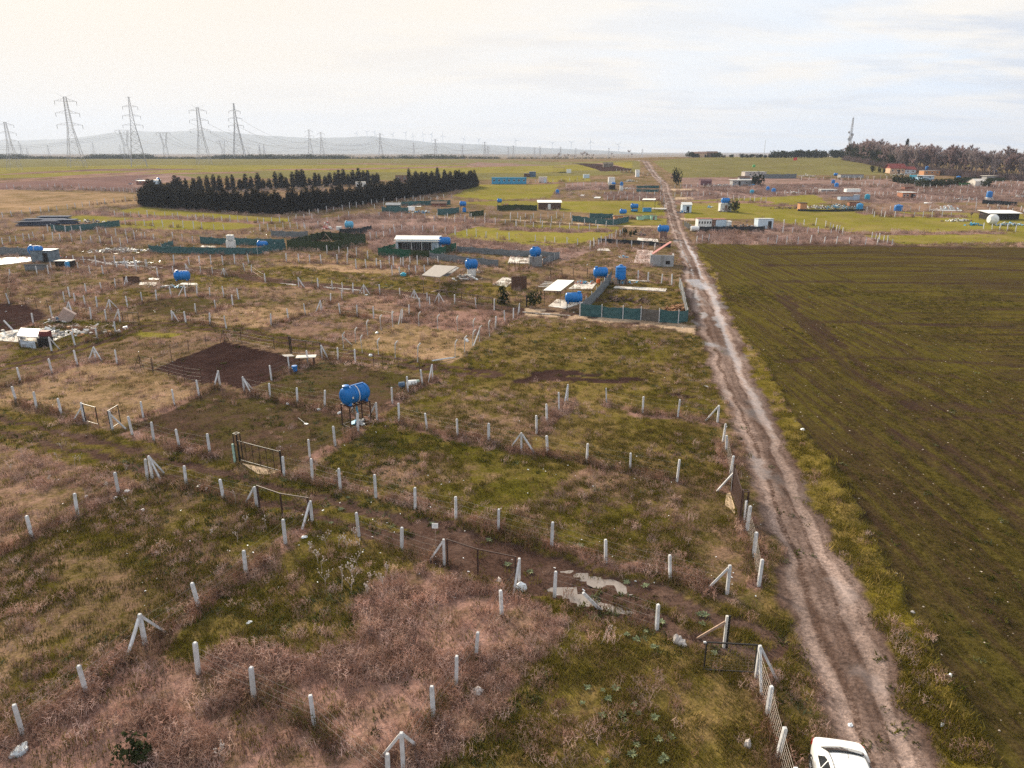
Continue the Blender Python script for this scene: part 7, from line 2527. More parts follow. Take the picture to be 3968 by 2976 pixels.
    shed('white flat roofed pavilion behind the blue tarpaulins', 'd', 1300, 1440, 650, 618, 3.5, PALEBL, WHITEM, 'pavilion', windows=2, over=.5)
    net_yard('pale blue tarpaulin wall behind the thick garden hedge', S('d', 1270, 668, 1330, 685, 1410, 690), 2.6, mat('pale_blue_tarpaulin', (.24, .40, .55), .6, .2, 1.0), 4, posts=False)
    o = MB().box((0, 0, 1.6), (3.4, .2, 2.2), -.1).build('cyan_sheet', mat('cyan_sheet', (.10, .48, .60), .6, .1, 1.0), None, hp('d', 1257, 660))
    tag(o, 'bright cyan sheet left of the pale blue tarpaulin wall', 'sheet')
    heap('grey rubble between the red roofed house and the garden hedge', 'd', 1180, 615, 11, 2, 1.0, 90, [GREYC, WHITEB, GREYB], .4)
    net_yard('dark green net left of the striped barrel roofed tent', S('d', 1610, 665, 1810, 668), 2.0, GREENN, 5, posts=False)
    net_yard('bright green strip in front of the barrel roofed tent', S('d', 1650, 705, 1790, 706), 1.5, mat('bright_green_net', (.05, .17, .045), .85, .2, 2.0), 5, posts=False)
    net_yard('dark green net right behind the barrel roofed tent', S('d', 1900, 668, 2045, 668), 1.6, GREENN, 5, posts=False)
    shed('striped barrel roofed tent with an orange end', 'd', 1790, 1885, 712, 668, 5, mat('cream_stripes', (.62, .57, .52), .7, .15, .6), mat('cream_stripes', (.62, .57, .52), .7, .15, .6), 'tent', gable=1.0, name='tent')
    shed('pale flat canopy hut behind the barrel roofed tent', 'd', 1890, 1985, 655, 624, 4, GREYC, CREAMR, 'hut', over=.6)
    tank_h(hp('d', 1952, 640) + UP * 2.6, 0, 'blue tank on the pale flat canopy hut at the right', 2.0, 1.2, detail=False)
    shed('pale blue grey container with a white cabin on top', 'd', 636, 800, 832, 790, 2.6, mat('blue_grey_sheet', (.36, .44, .54), .6, .15, 1.0), WHITEM, 'container', name='container')
    o = MB().box((0, 0, 3.2), (5.2, 2.2, 1.1)).build('white_cabin', WHITEM, None, hp('d', 728, 826))
    tag(o, 'white cabin box standing on the pale blue grey container', 'cabin')
    shed('small orange brick kiosk with a dark roof at the left end of the junk yard', 'd', 290, 346, 924, 858, 2.4, ORANGE, DARKD, 'kiosk', over=.25)
    shed('orange brick wall hut behind the pergola of the junk yard', 'd', 715, 800, 880, 850, 2, BRICKO, BROWNW, 'hut')
    canopy('dark timber pergola over the junk yard', 'd', None, (555, 900, 720, 900, 735, 870, 560, 870), 3.4, BROWNW, BROWNW)
    heap('white junk heap under the pergola', 'd', 620, 905, 8.5, 1.6, 1.6, 210, [WHITEB, WHITEM, GREYC, CYANP, BROWNW], .35)
    heap('white junk in the left half of the junk yard', 'd', 430, 900, 6, 1.4, 1.2, 100, [WHITEB, WHITEM, BROWNW, WOOD], .4)
    heap('brown soil and timber left of the orange kiosk', 'd', 180, 905, 6, 1.2, .7, 70, [BROWNW, WOOD], .7)
    net_yard('low black edging in front of the junk yard', S('d', 270, 926, 560, 930, 850, 922), .7, BLACKN, 6, posts=False)
    shed('grey hotbed with crumpled white sheeting on top', 'd', 470, 610, 768, 742, 2.5, GREYC, WHITEM, 'hotbed', name='hotbed')
    heap('crumpled white sheeting left of the grey hotbed', 'd', 430, 742, 6, 1.2, .8, 60, [WHITEB, WHITEM], .3)
    heap('blue and white clutter near the two upright blue tanks', 'd', 320, 725, 4, 1.2, .8, 40, [BLUE_D, WHITEB, GREYC], .4)
    heap('white heaps below the crumpled sheeting', 'd', 240, 772, 5, .8, .6, 30, [WHITEB, WHITEM], .2)
    heap('dark timber right of the grey hotbed', 'd', 720, 752, 8, 1.0, .6, 60, [BROWNW, GREYC, WHITEB], .7)
    shed('orange brick hut with a white roof among pink weeds', 'd', 1166, 1284, 824, 768, 4, BRICKO, WHITEM, 'hut', windows=4, door=.2, over=.2, wmat=WHITEM)
    shed('dark red rear shed behind the orange brick hut', 'd', 1188, 1262, 750, 718, 3, mat('red_brown_board', (.24, .10, .07), .8, .2, 2.0), BROWNW, 'shed')
    slab('white bench slab right of the orange brick hut', 'd', (1352, 864, 1420, 864, 1425, 854, 1355, 853), m=WHITEM, cat='slab')
    heap('white boat like debris on the right meadow', 'd', 1560, 915, 5, 1.2, 1.6, 90, [WHITEB, WHITEM, GREYC, PALEBL], .5)
    slab('white strip under the boat like debris', 'd', (1405, 920, 1680, 926, 1680, 916, 1410, 910), m=WHITEM, cat='slab')
    heap('dark soil and scraps left of the tank near the right border', 'd', 1700, 835, 9, 1.4, .6, 90, [BROWNW, WHITEB, GREYC], .4)
    net_yard('black netting right of the tank near the right border', S('d', 1850, 865, 2000, 872, 2150, 880), 1.4, BLACKN, 5, posts=False)
    heap('white and brown clutter at the right border', 'd', 2180, 810, 4, 1.0, 1.2, 46, [WHITEB, BRICK, GREYC], .4)
    shed('open shed with a long white roof in the drum yard at the right border', 'd', 1905, 2165, 1000, 945, 4.5, DARKD, WHITEM, 'shed', over=.5, slope=-.5)
    o = MB().lathe([(.1, -1.2), (.9, -1.15), (1.35, -.6), (1.4, 0), (1.35, .6), (.9, 1.15), (.1, 1.2)], 20, 'X', (0, 0, 1.45)).build('white_drum', WHITEM, None, hp('d', 1936, 1040), True)
    tag(o, 'big round white drum in the drum yard at the right border', 'drum')
    heap('white clutter right of the big round white drum', 'd', 2080, 1045, 5.5, 1.2, 1.0, 90, [WHITEB, WHITEM, GREYC, CYANP], .4)
    heap('row of white sacks leading to the drum yard', 'd', 1650, 1010, 5.5, 1.0, .9, 60, [WHITEB, WHITEM, BRICK], .1)
    heap('blue sheets left of the big round white drum', 'd', 1785, 1045, 2.4, .8, 1.2, 36, [CYANP, TEALP, BLUE_D], .4)
    for k, (px, w, h, m, lab) in enumerate(((2722, 8, 3.4, mat('peach_render', (.62, .42, .28), .8, .12, 1.5), 'low pale farm building on the crest right of the road'), (2757, 9, 3.6, BRICK, 'brown farm barn on the crest'), (2690, 5, 3.2, mat('dark_tree_green', (.05, .05, .03), .9, .2, 1.0), 'dark overgrown outbuilding at the left end of the crest farm'))):
        q = at_depth(px, 608, 640)
        z = float(zbase(q.x, 640))
        r = empty('farm_building', (q.x, 640, z), 0, lab, 'farm building')
        MB().box((0, 0, h / 2 - .4), (w, 6, h + .8)).build('wall', m, r)
        MB().add([(-w / 2 - .3, -3.3, h), (w / 2 + .3, -3.3, h), (w / 2 + .3, 0, h + 1.4), (-w / 2 - .3, 0, h + 1.4), (w / 2 + .3, 3.3, h), (-w / 2 - .3, 3.3, h)], [(0, 1, 2, 3), (3, 2, 4, 5), (0, 5, 4, 1), (0, 3, 5), (1, 4, 2)]).build('roof', BRICK if k != 1 else BROWNW, r)
        MB().box((w * .2, -3.02, 1.2), (1.4, .06, 2.4)).build('door', DARKD, r)
    q = at_depth(2960, 606, 612)
    z = float(zbase(q.x, 612))
    o = MB().tube([(0, 0, -.5), (0, 0, 13.5)], [.28, .16], 8).build('white_pole', WHITEM, None, (q.x, 612, z))
    tag(o, 'slim white pole rising from the crest left of the pine row', 'pole')
    q = at_depth(3085, 650, 500)
    z = float(zbase(q.x, 500))
    top = at_depth(3085, 612, 500).z
    r = empty('flag', (q.x, 500, z), 0, 'red flag with a white crescent flying over the hill field', 'flag')
    MB().tube([(0, 0, -.3), (0, 0, top - z + .4)], .05, 6).build('pole', GREYC, r)
    fl = MB()
    for i in range(7):
        fl.v += [(-.4 * i, .12 * math.sin(i * 1.3), top - z - 1.4 - .05 * i), (-.4 * i, .12 * math.sin(i * 1.3), top - z + .3 - .05 * i)]
    fl.f += [(2 * i, 2 * i + 1, 2 * i + 3, 2 * i + 2) for i in range(6)]
    fl.build('cloth', mat('red_flag_cloth', (.62, .02, .025), .7, .05, 2.0), r)
    ms = MB()
    for k in range(14):
        t0, t1 = .6 + k * 5.08 / 14, .6 + (k + 1) * 5.08 / 14
        ms.add([(-1.05 + .42 * math.cos(t0), -.17, top - z - .7 + .42 * math.sin(t0)), (-1.05 + .42 * math.cos(t1), -.17, top - z - .7 + .42 * math.sin(t1)),
                (-1.15 + .33 * math.cos(t1), -.17, top - z - .7 + .33 * math.sin(t1)), (-1.15 + .33 * math.cos(t0), -.17, top - z - .7 + .33 * math.sin(t0))], [(0, 1, 2, 3)])
    st = [(-1.72 + (.2 if k % 2 == 0 else .08) * math.cos(math.pi + k * math.pi / 5), -.17, top - z - .7 + (.2 if k % 2 == 0 else .08) * math.sin(math.pi + k * math.pi / 5)) for k in range(10)]
    ms.add(st, [tuple(range(10))])
    ms.build('emblem', WHITEM, r)

far_sites()

# ------------------------------------------------------------------ pylons, power lines, wind turbines, radio mast
STEEL = mat('pylon_steel', (.36, .35, .36), .7, .1, .2)
STEEL2 = mat('mast_steel', (.42, .42, .44), .6, .1, .5)

def lattice(b, z0, w0, z1, w1, n, leg, br, cx=0.0, cx1=None):
    cx1 = cx if cx1 is None else cx1
    lv = []
    for k in range(n + 1):
        f = 1 - (1 - k / n) ** 1.25
        z = z0 + (z1 - z0) * f
        w = w0 + (w1 - w0) * f
        c = cx + (cx1 - cx) * f
        lv.append([Vector((c + sx * w / 2, sy * w / 2, z)) for sx, sy in ((-1, -1), (1, -1), (1, 1), (-1, 1))])
    for k in range(n):
        a, c = lv[k], lv[k + 1]
        for i in range(4):
            j = (i + 1) % 4
            b.bar(a[i], c[i], leg)
            b.bar(a[i], c[j], br)
            b.bar(a[j], c[i], br)
            b.bar(c[i], c[j], br)
    return lv

def crossarm(b, z, L, w, hgt, t):
    for s in (-1, 1):
        tip = Vector((s * L, 0, z))
        for y in (-w / 2, w / 2):
            b.bar((s * w / 2, y, z), tip, t)
            b.bar((s * w / 2, y, z + hgt), tip, t)
            for k in (1, 2):
                f = k / 3
                p = Vector((s * w / 2, y, z)).lerp(tip, f)
                q = Vector((s * w / 2, y, z + hgt)).lerp(tip, f - .2)
                b.bar(p, q, t * .7)

def pylon_mesh(kind, t=1.0):
    """Unit pylons 50 m tall: parts body, crossarms, insulators."""
    B, A, I = MB(), MB(), MB()
    lg, br = .20 * t, .09 * t
    if kind == 'double':
        lattice(B, -1, 10.5, 27, 3.2, 6, lg, br)
        lattice(B, 27, 3.2, 48, 1.6, 7, lg * .85, br)
        for z, L in ((29, 8.0), (37, 7.4), (45, 6.8)):
            crossarm(A, z, L, 2.4, 1.9, br)
            for s in (-1, 1):
                I.bar((s * L * .97, 0, z), (s * L * .97, 0, z - 2.6), .25 * t)
        for s in (-1, 1):
            A.bar((s * .8, 0, 47.5), (s * 4.5, 0, 50), br)
    elif kind == 'slim':
        lattice(B, -1, 9, 30, 2.4, 7, lg, br)
        lattice(B, 30, 2.4, 50, .5, 7, lg * .8, br)
        for z, L in ((30, 5.6), (36.5, 5.0), (43, 4.2)):
            crossarm(A, z, L, 1.8, 1.2, br)
            for s in (-1, 1):
                I.bar((s * L * .97, 0, z), (s * L * .97, 0, z - 2.2), .22 * t)
        A.bar((-1.6, 0, 49.6), (1.6, 0, 49.6), br)
    else:   # V shaped tower
        lattice(B, -1, 10, 22, 6.2, 4, lg, br)
        for s in (-1, 1):
            lv = lattice(B, 22, 2.6, 46, 1.8, 6, lg * .8, br * .9, s * 1.7, s * 6.2)
            B.bar((s * 6.2, 0, 46), (s * 7.4, 0, 50), br)
        for y in (-.9, .9):
            A.bar((-14, 0, 46.2), (14, 0, 46.2), br)
            A.bar((-11, y, 47.6), (11, y, 47.6), br)
            A.bar((-11, y, 45.8), (11, y, 45.8), br)
            for k in range(12):
                x = -11 + 22 * k / 12
                A.bar((x, y, 45.8), (x + 22 / 12, y, 47.6), br * .7)
        for s in (-1, 1):
            A.bar((s * 11, .9, 47.6), (s * 14, 0, 46.2), br)
            A.bar((s * 11, -.9, 45.8), (s * 14, 0, 46.2), br)
        for x in (-12.5, 0, 12.5):
            I.bar((x - 1.6, 0, 46), (x, 0, 42.6), .25 * t)
            I.bar((x + 1.6, 0, 46), (x, 0, 42.6), .25 * t)
    return B, A, I

_PM = {}

def pylon(kind, label, px, ytop, yfoot, Y=None, rz=0.0, t=1.0, wide=1.0):
    """A lattice pylon with its head at pixel (PX, YTOP); its foot stands on the terrain at distance Y, or where YFOOT meets the ground."""
    if Y is None:
        p = cast([(px, yfoot)])[0]
        x, Y, z = p
    else:
        q = at_depth(px, yfoot, Y)
        x, z = q.x, float(zbase(q.x, Y))
    top = at_depth(px, ytop, Y).z
    s = (top - z) / 50.0
    key = (kind, t)
    if key not in _PM:
        _PM[key] = [b.mesh(nm, STEEL) for b, nm in zip(pylon_mesh(kind, t), ('lattice_body', 'crossarms', 'insulators'))]
    root = empty('pylon', (x, Y, z), rz, label, 'pylon', 'high voltage pylons')
    root.scale = (s * wide, s * wide, s)
    for nm, me in zip(('lattice_body', 'crossarms', 'insulators'), _PM[key]):
        inst(nm, me, root)
    return root, s

PYL = [
    ('double', 'short horned pylon nearest the left border of the photo', 57, 465, 657, None, .9, 1.0, 1.15),
    ('double', 'tallest wide armed pylon, second of the big ones from the left', 300, 363, 648, None, .75, 1.0, 1.05),
    ('slim', 'tall slim pylon standing before the broad V shaped tower', 540, 375, 646, None, .5, 1.0, 1.25),
    ('double', 'big wide armed pylon between two V shaped towers', 792, 406, 634, None, .6, 1.0, 1.1),
    ('slim', 'tall slim pylon right of the narrower V shaped tower', 930, 400, 622, 1010, .5, 1.35, 1.25),
    ('vee', 'broad V shaped tower partly behind the tall slim pylon', 495, 497, 612, 900, .25, 1.1, 1.0),
    ('vee', 'V shaped tower standing free against the pale hill', 645, 506, 608, 1080, .25, 1.3, .95),
    ('vee', 'narrow V shaped tower left of the right hand slim pylon', 868, 541, 612, 1450, .25, 1.6, 1.0),
    ('vee', 'smallest V shaped tower right of the slim pylon', 965, 568, 612, 2100, .25, 2.2, 1.0),
    ('slim', 'small pylon right behind the short horned one', 88, 554, 612, 1600, .5, 1.6, 1.3),
    ('slim', 'tiny pylon stub right of the small left pylon', 110, 570, 612, 2000, .5, 2.0, 1.3),
    ('slim', 'small pylon half way between the left border pylon and the tallest one', 193, 562, 612, 1900, .5, 1.8, 1.3),
    ('slim', 'small pylon between the tallest pylon and the broad V shaped tower', 368, 551, 612, 1700, .5, 1.7, 1.3),
    ('slim', 'small pylon at the left foot of the broad V shaped tower', 472, 560, 612, 1800, .5, 1.8, 1.3),
    ('slim', 'left one of a small close pair beyond the grey V towers', 1009, 557, 610, 2000, .6, 2.0, 1.3),
    ('slim', 'right one of a small close pair beyond the grey V towers', 1026, 561, 610, 2000, .6, 2.0, 1.3),
    ('double', 'left one of the large pylon pair before the hill', 1205, 497, 612, 1150, .3, 1.4, 1.0),
    ('double', 'right one of the large pylon pair before the hill, with splayed horns', 1250, 508, 612, 1200, .3, 1.4, 1.0),
    ('double', 'lone middle pylon right of the large pair', 1477, 512, 616, 1250, .3, 1.4, 1.0),
    ('double', 'shorter pylon above the misty tree belt', 1605, 551, 616, 1900, .3, 1.8, 1.0),
    ('double', 'pylon right of the shorter one above the tree belt', 1689, 535, 616, 1500, .3, 1.6, 1.0),
    ('double', 'pylon over reddish trees at the middle horizon', 1793, 560, 618, 1900, .3, 1.9, 1.0),
    ('double', 'left one of an overlapping pylon pair under the turbines', 1879, 546, 618, 1650, .3, 1.7, 1.0),
    ('double', 'right one of an overlapping pylon pair under the turbines', 1891, 565, 618, 1900, .3, 1.9, 1.0),
    ('double', 'left one of a pylon pair near the round bare trees', 1970, 569, 618, 2100, .3, 2.0, 1.0),
    ('double', 'right one of a pylon pair near the round bare trees', 1989, 562, 618, 1950, .3, 1.9, 1.0),
    ('double', 'left one of a faint pylon pair left of the bare tree row', 2071, 570, 618, 2200, .3, 2.0, 1.0),
    ('double', 'right one of a faint pylon pair left of the bare tree row', 2092, 565, 618, 2100, .3, 2.0, 1.0),
    ('double', 'faint pylon rising behind the bare tree row', 2171, 567, 618, 2200, .3, 2.1, 1.0),
    ('double', 'faint pylon behind the right end of the bare tree row', 2230, 572, 618, 2400, .3, 2.2, 1.0),
    ('double', 'faint pylon half way between the bare trees and the road crest', 2358, 572, 618, 2400, .3, 2.2, 1.0),
    ('double', 'faint pylon directly above the road crest', 2487, 576, 618, 2500, .3, 2.3, 1.0),
    ('double', 'faintest pylon right of the road crest', 2579, 587, 618, 3000, .3, 2.6, 1.0),
]
PW = {}
for a in PYL:
    PW[a[1]] = pylon(*a)

def line_between(la, lb, offs, label, sag, r=.10):
    (A, sa), (Bo, sb) = PW[la], PW[lb]
    for k, (x, z) in enumerate(offs):
        def world(o, s):
            m = Matrix.Rotation(o.rotation_euler.z, 3, 'Z')
            return Vector(o.location) + m @ Vector((x * s, 0, z * s))
        p, q = world(A, sa), world(Bo, sb)
        pts = []
        for i in range(15):
            f = i / 14
            w = p.lerp(q, f)
            w.z -= sag * 4 * f * (1 - f)
            pts.append(w - p)
        o = MB().tube(pts, r, 3).build('power_line', STEEL, None, p)
        tag(o, label, 'power line', 'power lines between the pylons')

def lines():
    vee = [(-12.5, 42.6), (0, 42.6), (12.5, 42.6)]
    dbl = [(s * L, z) for s in (-1, 1) for z, L in ((26.6, 7.8), (34.6, 7.2))]
    n = [a[1] for a in PYL]
    line_between(n[5], n[6], vee, 'sagging wire between the broad and the free standing V shaped tower', 12)
    line_between(n[6], n[7], vee, 'sagging wire between the free standing and the narrow V shaped tower', 16, .14)
    line_between(n[7], n[8], vee, 'thin wire between the narrow and the smallest V shaped tower', 20, .2)
    line_between(n[16], n[18], dbl, 'long wire from the large pylon pair to the lone middle pylon', 10, .13)
    line_between(n[18], n[20], dbl, 'long wire from the lone middle pylon towards the tree belt', 10, .15)
    line_between(n[20], n[22], dbl, 'faint wire above the tree belt', 10, .17)
    line_between(n[4], n[17], dbl, 'long wire falling from the right hand slim pylon to the large pair', 14, .12)
    line_between(n[3], n[16], dbl, 'long wire from the big wide armed pylon across the pale hill', 16, .11)
    line_between(n[22], n[25], dbl, 'faint wire along the middle horizon', 10, .2)
    A, sa = PW[n[5]]
    for k, x in enumerate((-12.5, 0, 12.5)):
        p = Vector(A.location) + Matrix.Rotation(.25, 3, 'Z') @ Vector((x * sa, 0, 42.6 * sa))
        q = at_depth(-150, 562 + 9 * k, 700)
        pts = [p.lerp(q, i / 14) - Vector((0, 0, 22 * (i / 14) * (1 - i / 14))) - p for i in range(15)]
        o = MB().tube(pts, .09, 3).build('power_line', STEEL, None, p)
        tag(o, 'wire sagging from the broad V shaped tower to the left border', 'power line', 'power lines between the pylons')

lines()

def turbines():
    TW = mat('turbine_white', (.42, .44, .47), .6, .04, .2)
    tower = MB().tube([(0, 0, -4), (0, 0, 78)], [2.4, 1.5], 10).mesh('tower', TW)
    nac = MB().box((0, 1.5, 79), (3.4, 10, 3.6)).mesh('nacelle', TW)
    bl = MB()
    n = [(0, 0, 0), (0, 0, 6), (0, 0, 22), (0, 0, 40)]
    rad = [(1.3, 1.3), (2.6, .9), (1.8, .6), (.4, .2)]
    for (x, y, z), (a, b) in zip(n, rad):
        bl.v += [(-a, -b, z), (a, -b, z), (a, b, z), (-a, b, z)]
    for k in range(3):
        bl.f += [(k * 4 + i, k * 4 + (i + 1) % 4, k * 4 + 4 + (i + 1) % 4, k * 4 + 4 + i) for i in range(4)]
    bl.f += [(3, 2, 1, 0), (12, 13, 14, 15)]
    blade = bl.mesh('blade', TW)
    hub = MB().lathe([(.2, -1.5), (1.7, -.5), (1.8, 1.2)], 10).mesh('hub', TW)
    T = [('b', 845, 462, 'faint turbine on the hill left of the middle pylon'), ('b', 932, 450, 'faint turbine just before the highest middle knoll'), ('b', 998, 452, 'turbine on the highest middle knoll'), ('b', 1153, 472, 'very faint turbine right of the middle pylon'),
         ('b', 1265, 460, 'turbine high above the shorter pylon, left'), ('b', 1328, 484, 'small turbine right above the shorter pylon'), ('b', 1414, 470, 'turbine midway along the falling hill line'), ('b', 1486, 472, 'turbine left of the tree belt pylon, high'),
         ('b', 1582, 480, 'turbine right of the tree belt pylon'), ('b', 1762, 505, 'turbine above the pylon over reddish trees'), ('b', 1893, 515, 'turbine left of the overlapping pylon pair'), ('c', 68, 298, 'turbine above the pylon pair near the round trees'),
         ('c', 383, 322, 'turbine left of the Y bladed one'), ('c', 543, 318, 'turbine with its blades set like a Y, over the bare trees'), ('c', 711, 310, 'tallest looking turbine near the right end of the hill'), ('c', 950, 335, 'last turbine on the right end of the hill')]
    for i, (t, x, y, lab) in enumerate(T):
        px, py = S(t, x, y)[0]
        Y = 7100
        q = at_depth(px, py, Y)
        big = 1.0 if t == 'c' else .85
        root = empty('wind_turbine', (q.x, Y, q.z - 100 * big), jit(.5), lab, 'wind turbine', 'wind turbines on the hill')
        root.scale = (big,) * 3
        inst('tower', tower, root)
        inst('nacelle', nac, root)
        h = inst('hub', hub, root, (0, -4.2, 79), (math.pi / 2, 0, 0))
        a0 = R(60) if 'like a Y' in lab else random.uniform(0, 2)
        for k in range(3):
            inst('blade', blade, root, (0, -4.6, 79), (0, a0 + k * 2.0944, 0))

turbines()

def radio_mast():
    Y = 660
    f = at_depth(3287, 600, Y)
    tp = at_depth(3292, 452, Y)
    z = float(zbase(f.x, Y))
    H = tp.z - z
    root = empty('radio_mast', (f.x, Y, z), .3, 'tall pale lattice radio mast behind the left end of the wood', 'radio mast')
    b = MB()
    lattice(b, -1, H * .075, H * .97, H * .022, 16, .2, .1)
    b.build('lattice_body', STEEL2, root)
    p = MB()
    for k in range(4):
        a = k * 1.57
        p.box((math.cos(a) * 1.5, math.sin(a) * 1.5, H * .5), (.7, .7, 2.2), a)
    p.build('antenna_cluster', STEEL2, root)
    d = MB()
    for z_, r, a in ((.56, 1.3, .4), (.45, 1.5, 3.6), (.62, 1.0, 2.0)):
        d.tube([(math.cos(a) * 1.6, math.sin(a) * 1.6, H * z_), (math.cos(a) * 2.5, math.sin(a) * 2.5, H * z_)], r, 10)
    d.build('dish', STEEL2, root)
    MB().tube([(0, 0, H * .96), (0, 0, H * 1.0)], .15, 6).build('spike', STEEL2, root)

radio_mast()

# ------------------------------------------------------------------ the parked white car, puddles, litter
PAINT = mat('white_car_paint', (.80, .80, .79), .25, .02, 1.0, spec=.5, coat=.6)
CARGLASS = mat('tinted_car_glass', (.020, .022, .024), .08, .05, 2.0, spec=.6)
TYRE = mat('tyre_rubber', (.020, .020, .020), .85, .2, 6.0)
ALLOY = mat('alloy_wheel', (.45, .45, .47), .35, .05, 5.0, metal=.6)
TRIM = mat('black_car_trim', (.018, .018, .019), .5, .1, 5.0)
REDL = mat('red_tail_light', (.35, .015, .012), .2, .05, 5.0, spec=.6)
CHROME = mat('bright_trim', (.6, .6, .6), .2, .03, 5.0, metal=.9)

def car():
    st = [   # x, sill z, half width low, half width belt, belt z, roof half width, roof z
        (.00, .42, .62, .60, .86, .0, .0), (.06, .34, .74, .72, .95, .0, .0), (.22, .28, .82, .80, 1.005, .0, .0), (.48, .25, .865, .85, 1.02, .66, 1.035),
        (.80, .24, .88, .865, 1.01, .61, 1.22), (1.15, .24, .89, .87, 1.0, .575, 1.385), (1.50, .24, .89, .875, .99, .565, 1.455), (2.1, .24, .89, .875, .98, .57, 1.485),
        (2.65, .24, .89, .87, .965, .565, 1.455), (3.0, .24, .885, .86, .955, .60, 1.28), (3.45, .25, .88, .85, .945, .68, .985), (3.9, .27, .86, .80, .88, .0, .0), (4.25, .30, .80, .72, .76, .0, .0), (4.42, .36, .66, .58, .62, .0, .0)]
    nr = 9

    def ring(s):
        x, sz, wl, wb, bz, rw, rz_ = s
        pts = [(wl * .86, sz), (wl, sz + .10), (wl + .015, (sz + bz) * .5), (wb + .005, bz - .06), (wb - .02, bz)]
        if rw > 0:
            up = [(rw + .05, rz_ - .07), (rw - .02, rz_ - .02), (rw * .6, rz_ + .012), (0, rz_ + .02)]
        else:
            up = [(wb * .88, bz + .015), (wb * .7, bz + .025), (wb * .4, bz + .032), (0, bz + .035)]
        return [(x, y, z) for y, z in pts + up]
    b = MB()
    rows = [ring(s) for s in st]
    full = []
    for rr in rows:
        full.append(rr + [(x, -y, z) for x, y, z in reversed(rr[:-1])])
    n = len(full[0])
    for f in full:
        b.v += f
    for i in range(len(full) - 1):
        for k in range(n - 1):
            b.f.append((i * n + k, i * n + k + 1, (i + 1) * n + k + 1, (i + 1) * n + k))
        b.f.append((i * n + n - 1, i * n, (i + 1) * n, (i + 1) * n + n - 1))
    b.f.append(tuple(range(n)))
    b.f.append(tuple((len(full) - 1) * n + k for k in range(n - 1, -1, -1)))
    rear = cast([(3240, 2862)], .95)[0]
    ra, rb = [float((_edge(np.array([yy]), ROAD_L) + _edge(np.array([yy]), ROAD_R))[0] / 2) for yy in (24.0, 34.0)]
    d = Vector((ra - rb, -10.0, 0)).normalized()
    rz = math.atan2(d.y, d.x)
    side = Vector((-d.y, d.x, 0))
    loc = Vector((rear[0], rear[1], 0))
    z = min(gz(*(loc + d * k + side * s)[:2]) for k in (.8, 3.4) for s in (-.7, .7))
    root = empty('parked_car', Vector((loc.x, loc.y, z)), rz, 'white hatchback parked on the dirt road at the bottom edge, cut by the frame', 'car')
    body = b.mesh('body', PAINT)
    bm = bmesh.new()
    bm.from_mesh(body)
    bmesh.ops.recalc_face_normals(bm, faces=bm.faces)
    bm.to_mesh(body)
    bm.free()
    bo = inst('body', body, root)
    sub = bo.modifiers.new('smooth', 'SUBSURF')
    sub.levels = sub.render_levels = 2
    for p in body.polygons:
        p.use_smooth = True

    def panel(name, pts, m, thick=.012, parent=root):
        P3 = [Vector(p) for p in pts]
        nrm = (P3[1] - P3[0]).cross(P3[2] - P3[0]).normalized()
        cen = sum(P3, Vector()) / len(P3)
        if nrm.dot(cen - Vector((2.2, 0, .7))) < 0:
            nrm = -nrm
        k = len(P3)
        v = [p + nrm * thick for p in P3] + [p - nrm * .03 for p in P3]
        f = [tuple(range(k)), tuple(range(2 * k - 1, k - 1, -1))] + [(i, (i + 1) % k, (i + 1) % k + k, i + k) for i in range(k)]
        o = MB().add(v, f)
        me = o.mesh(name, m)
        q = bmesh.new()
        q.from_mesh(me)
        bmesh.ops.recalc_face_normals(q, faces=q.faces)
        q.to_mesh(me)
        q.free()
        return inst(name, me, parent)
    rw = MB()
    N_ = 9
    for k in range(N_):
        t = -1 + 2 * k / (N_ - 1)
        arc = .05 * (1 - t * t)
        rw.v += [(.60 - arc + .07 * abs(t), t * .66, 1.085), (1.10 - arc * 1.2, t * .55, 1.368 + .028 * (1 - t * t))]
    for k in range(N_ - 1):
        rw.f.append((2 * k, 2 * k + 1, 2 * k + 3, 2 * k + 2))
    w = rw.build('rear_window', CARGLASS, root, (-.012, 0, .02))
    so_ = w.modifiers.new('thickness', 'SOLIDIFY')
    so_.thickness = .03
    so_.offset = 0
    ws = MB()
    for k in range(N_):
        t = -1 + 2 * k / (N_ - 1)
        ws.v += [(3.40 - .06 * t * t, t * .70, 1.02), (2.74 - .05 * t * t, t * .56, 1.435)]
    for k in range(N_ - 1):
        ws.f.append((2 * k, 2 * k + 2, 2 * k + 3, 2 * k + 1))
    w = ws.build('windscreen', CARGLASS, root, (.02, 0, .02))
    so_ = w.modifiers.new('thickness', 'SOLIDIFY')
    so_.thickness = .03
    for s in (-1, 1):
        def q(x, f):
            xs_ = [k[0] for k in st]
            wb = np.interp(x, xs_, [k[3] for k in st]) - .03
            bz = np.interp(x, xs_, [k[4] for k in st]) + .02
            rw_ = np.interp(x, xs_[3:11], [k[5] for k in st[3:11]]) + .045
            rz_ = np.interp(x, xs_[3:11], [k[6] for k in st[3:11]]) - .065
            return (x, s * (wb + (rw_ - wb) * f), bz + (rz_ - bz) * f)
        panel('side_window', [q(1.0, .15), q(1.22, .80), q(1.42, .90), q(1.48, .1)], CARGLASS)
        panel('side_window', [q(1.54, .08), q(1.50, .92), q(2.08, .93), q(2.12, .06)], CARGLASS)
        panel('side_window', [q(2.20, .06), q(2.16, .93), q(2.58, .90), q(3.15, .08)], CARGLASS)
        MB().tube([(1.12, s * .555, 1.392), (1.5, s * .545, 1.470), (2.1, s * .55, 1.502), (2.65, s * .545, 1.468)], .011, 5).build('roof_seam', TRIM, root)
        for x in (1.62, 2.5):
            MB().box((x, s * .895, .86), (.20, .035, .035)).build('door_handle', CHROME, root)
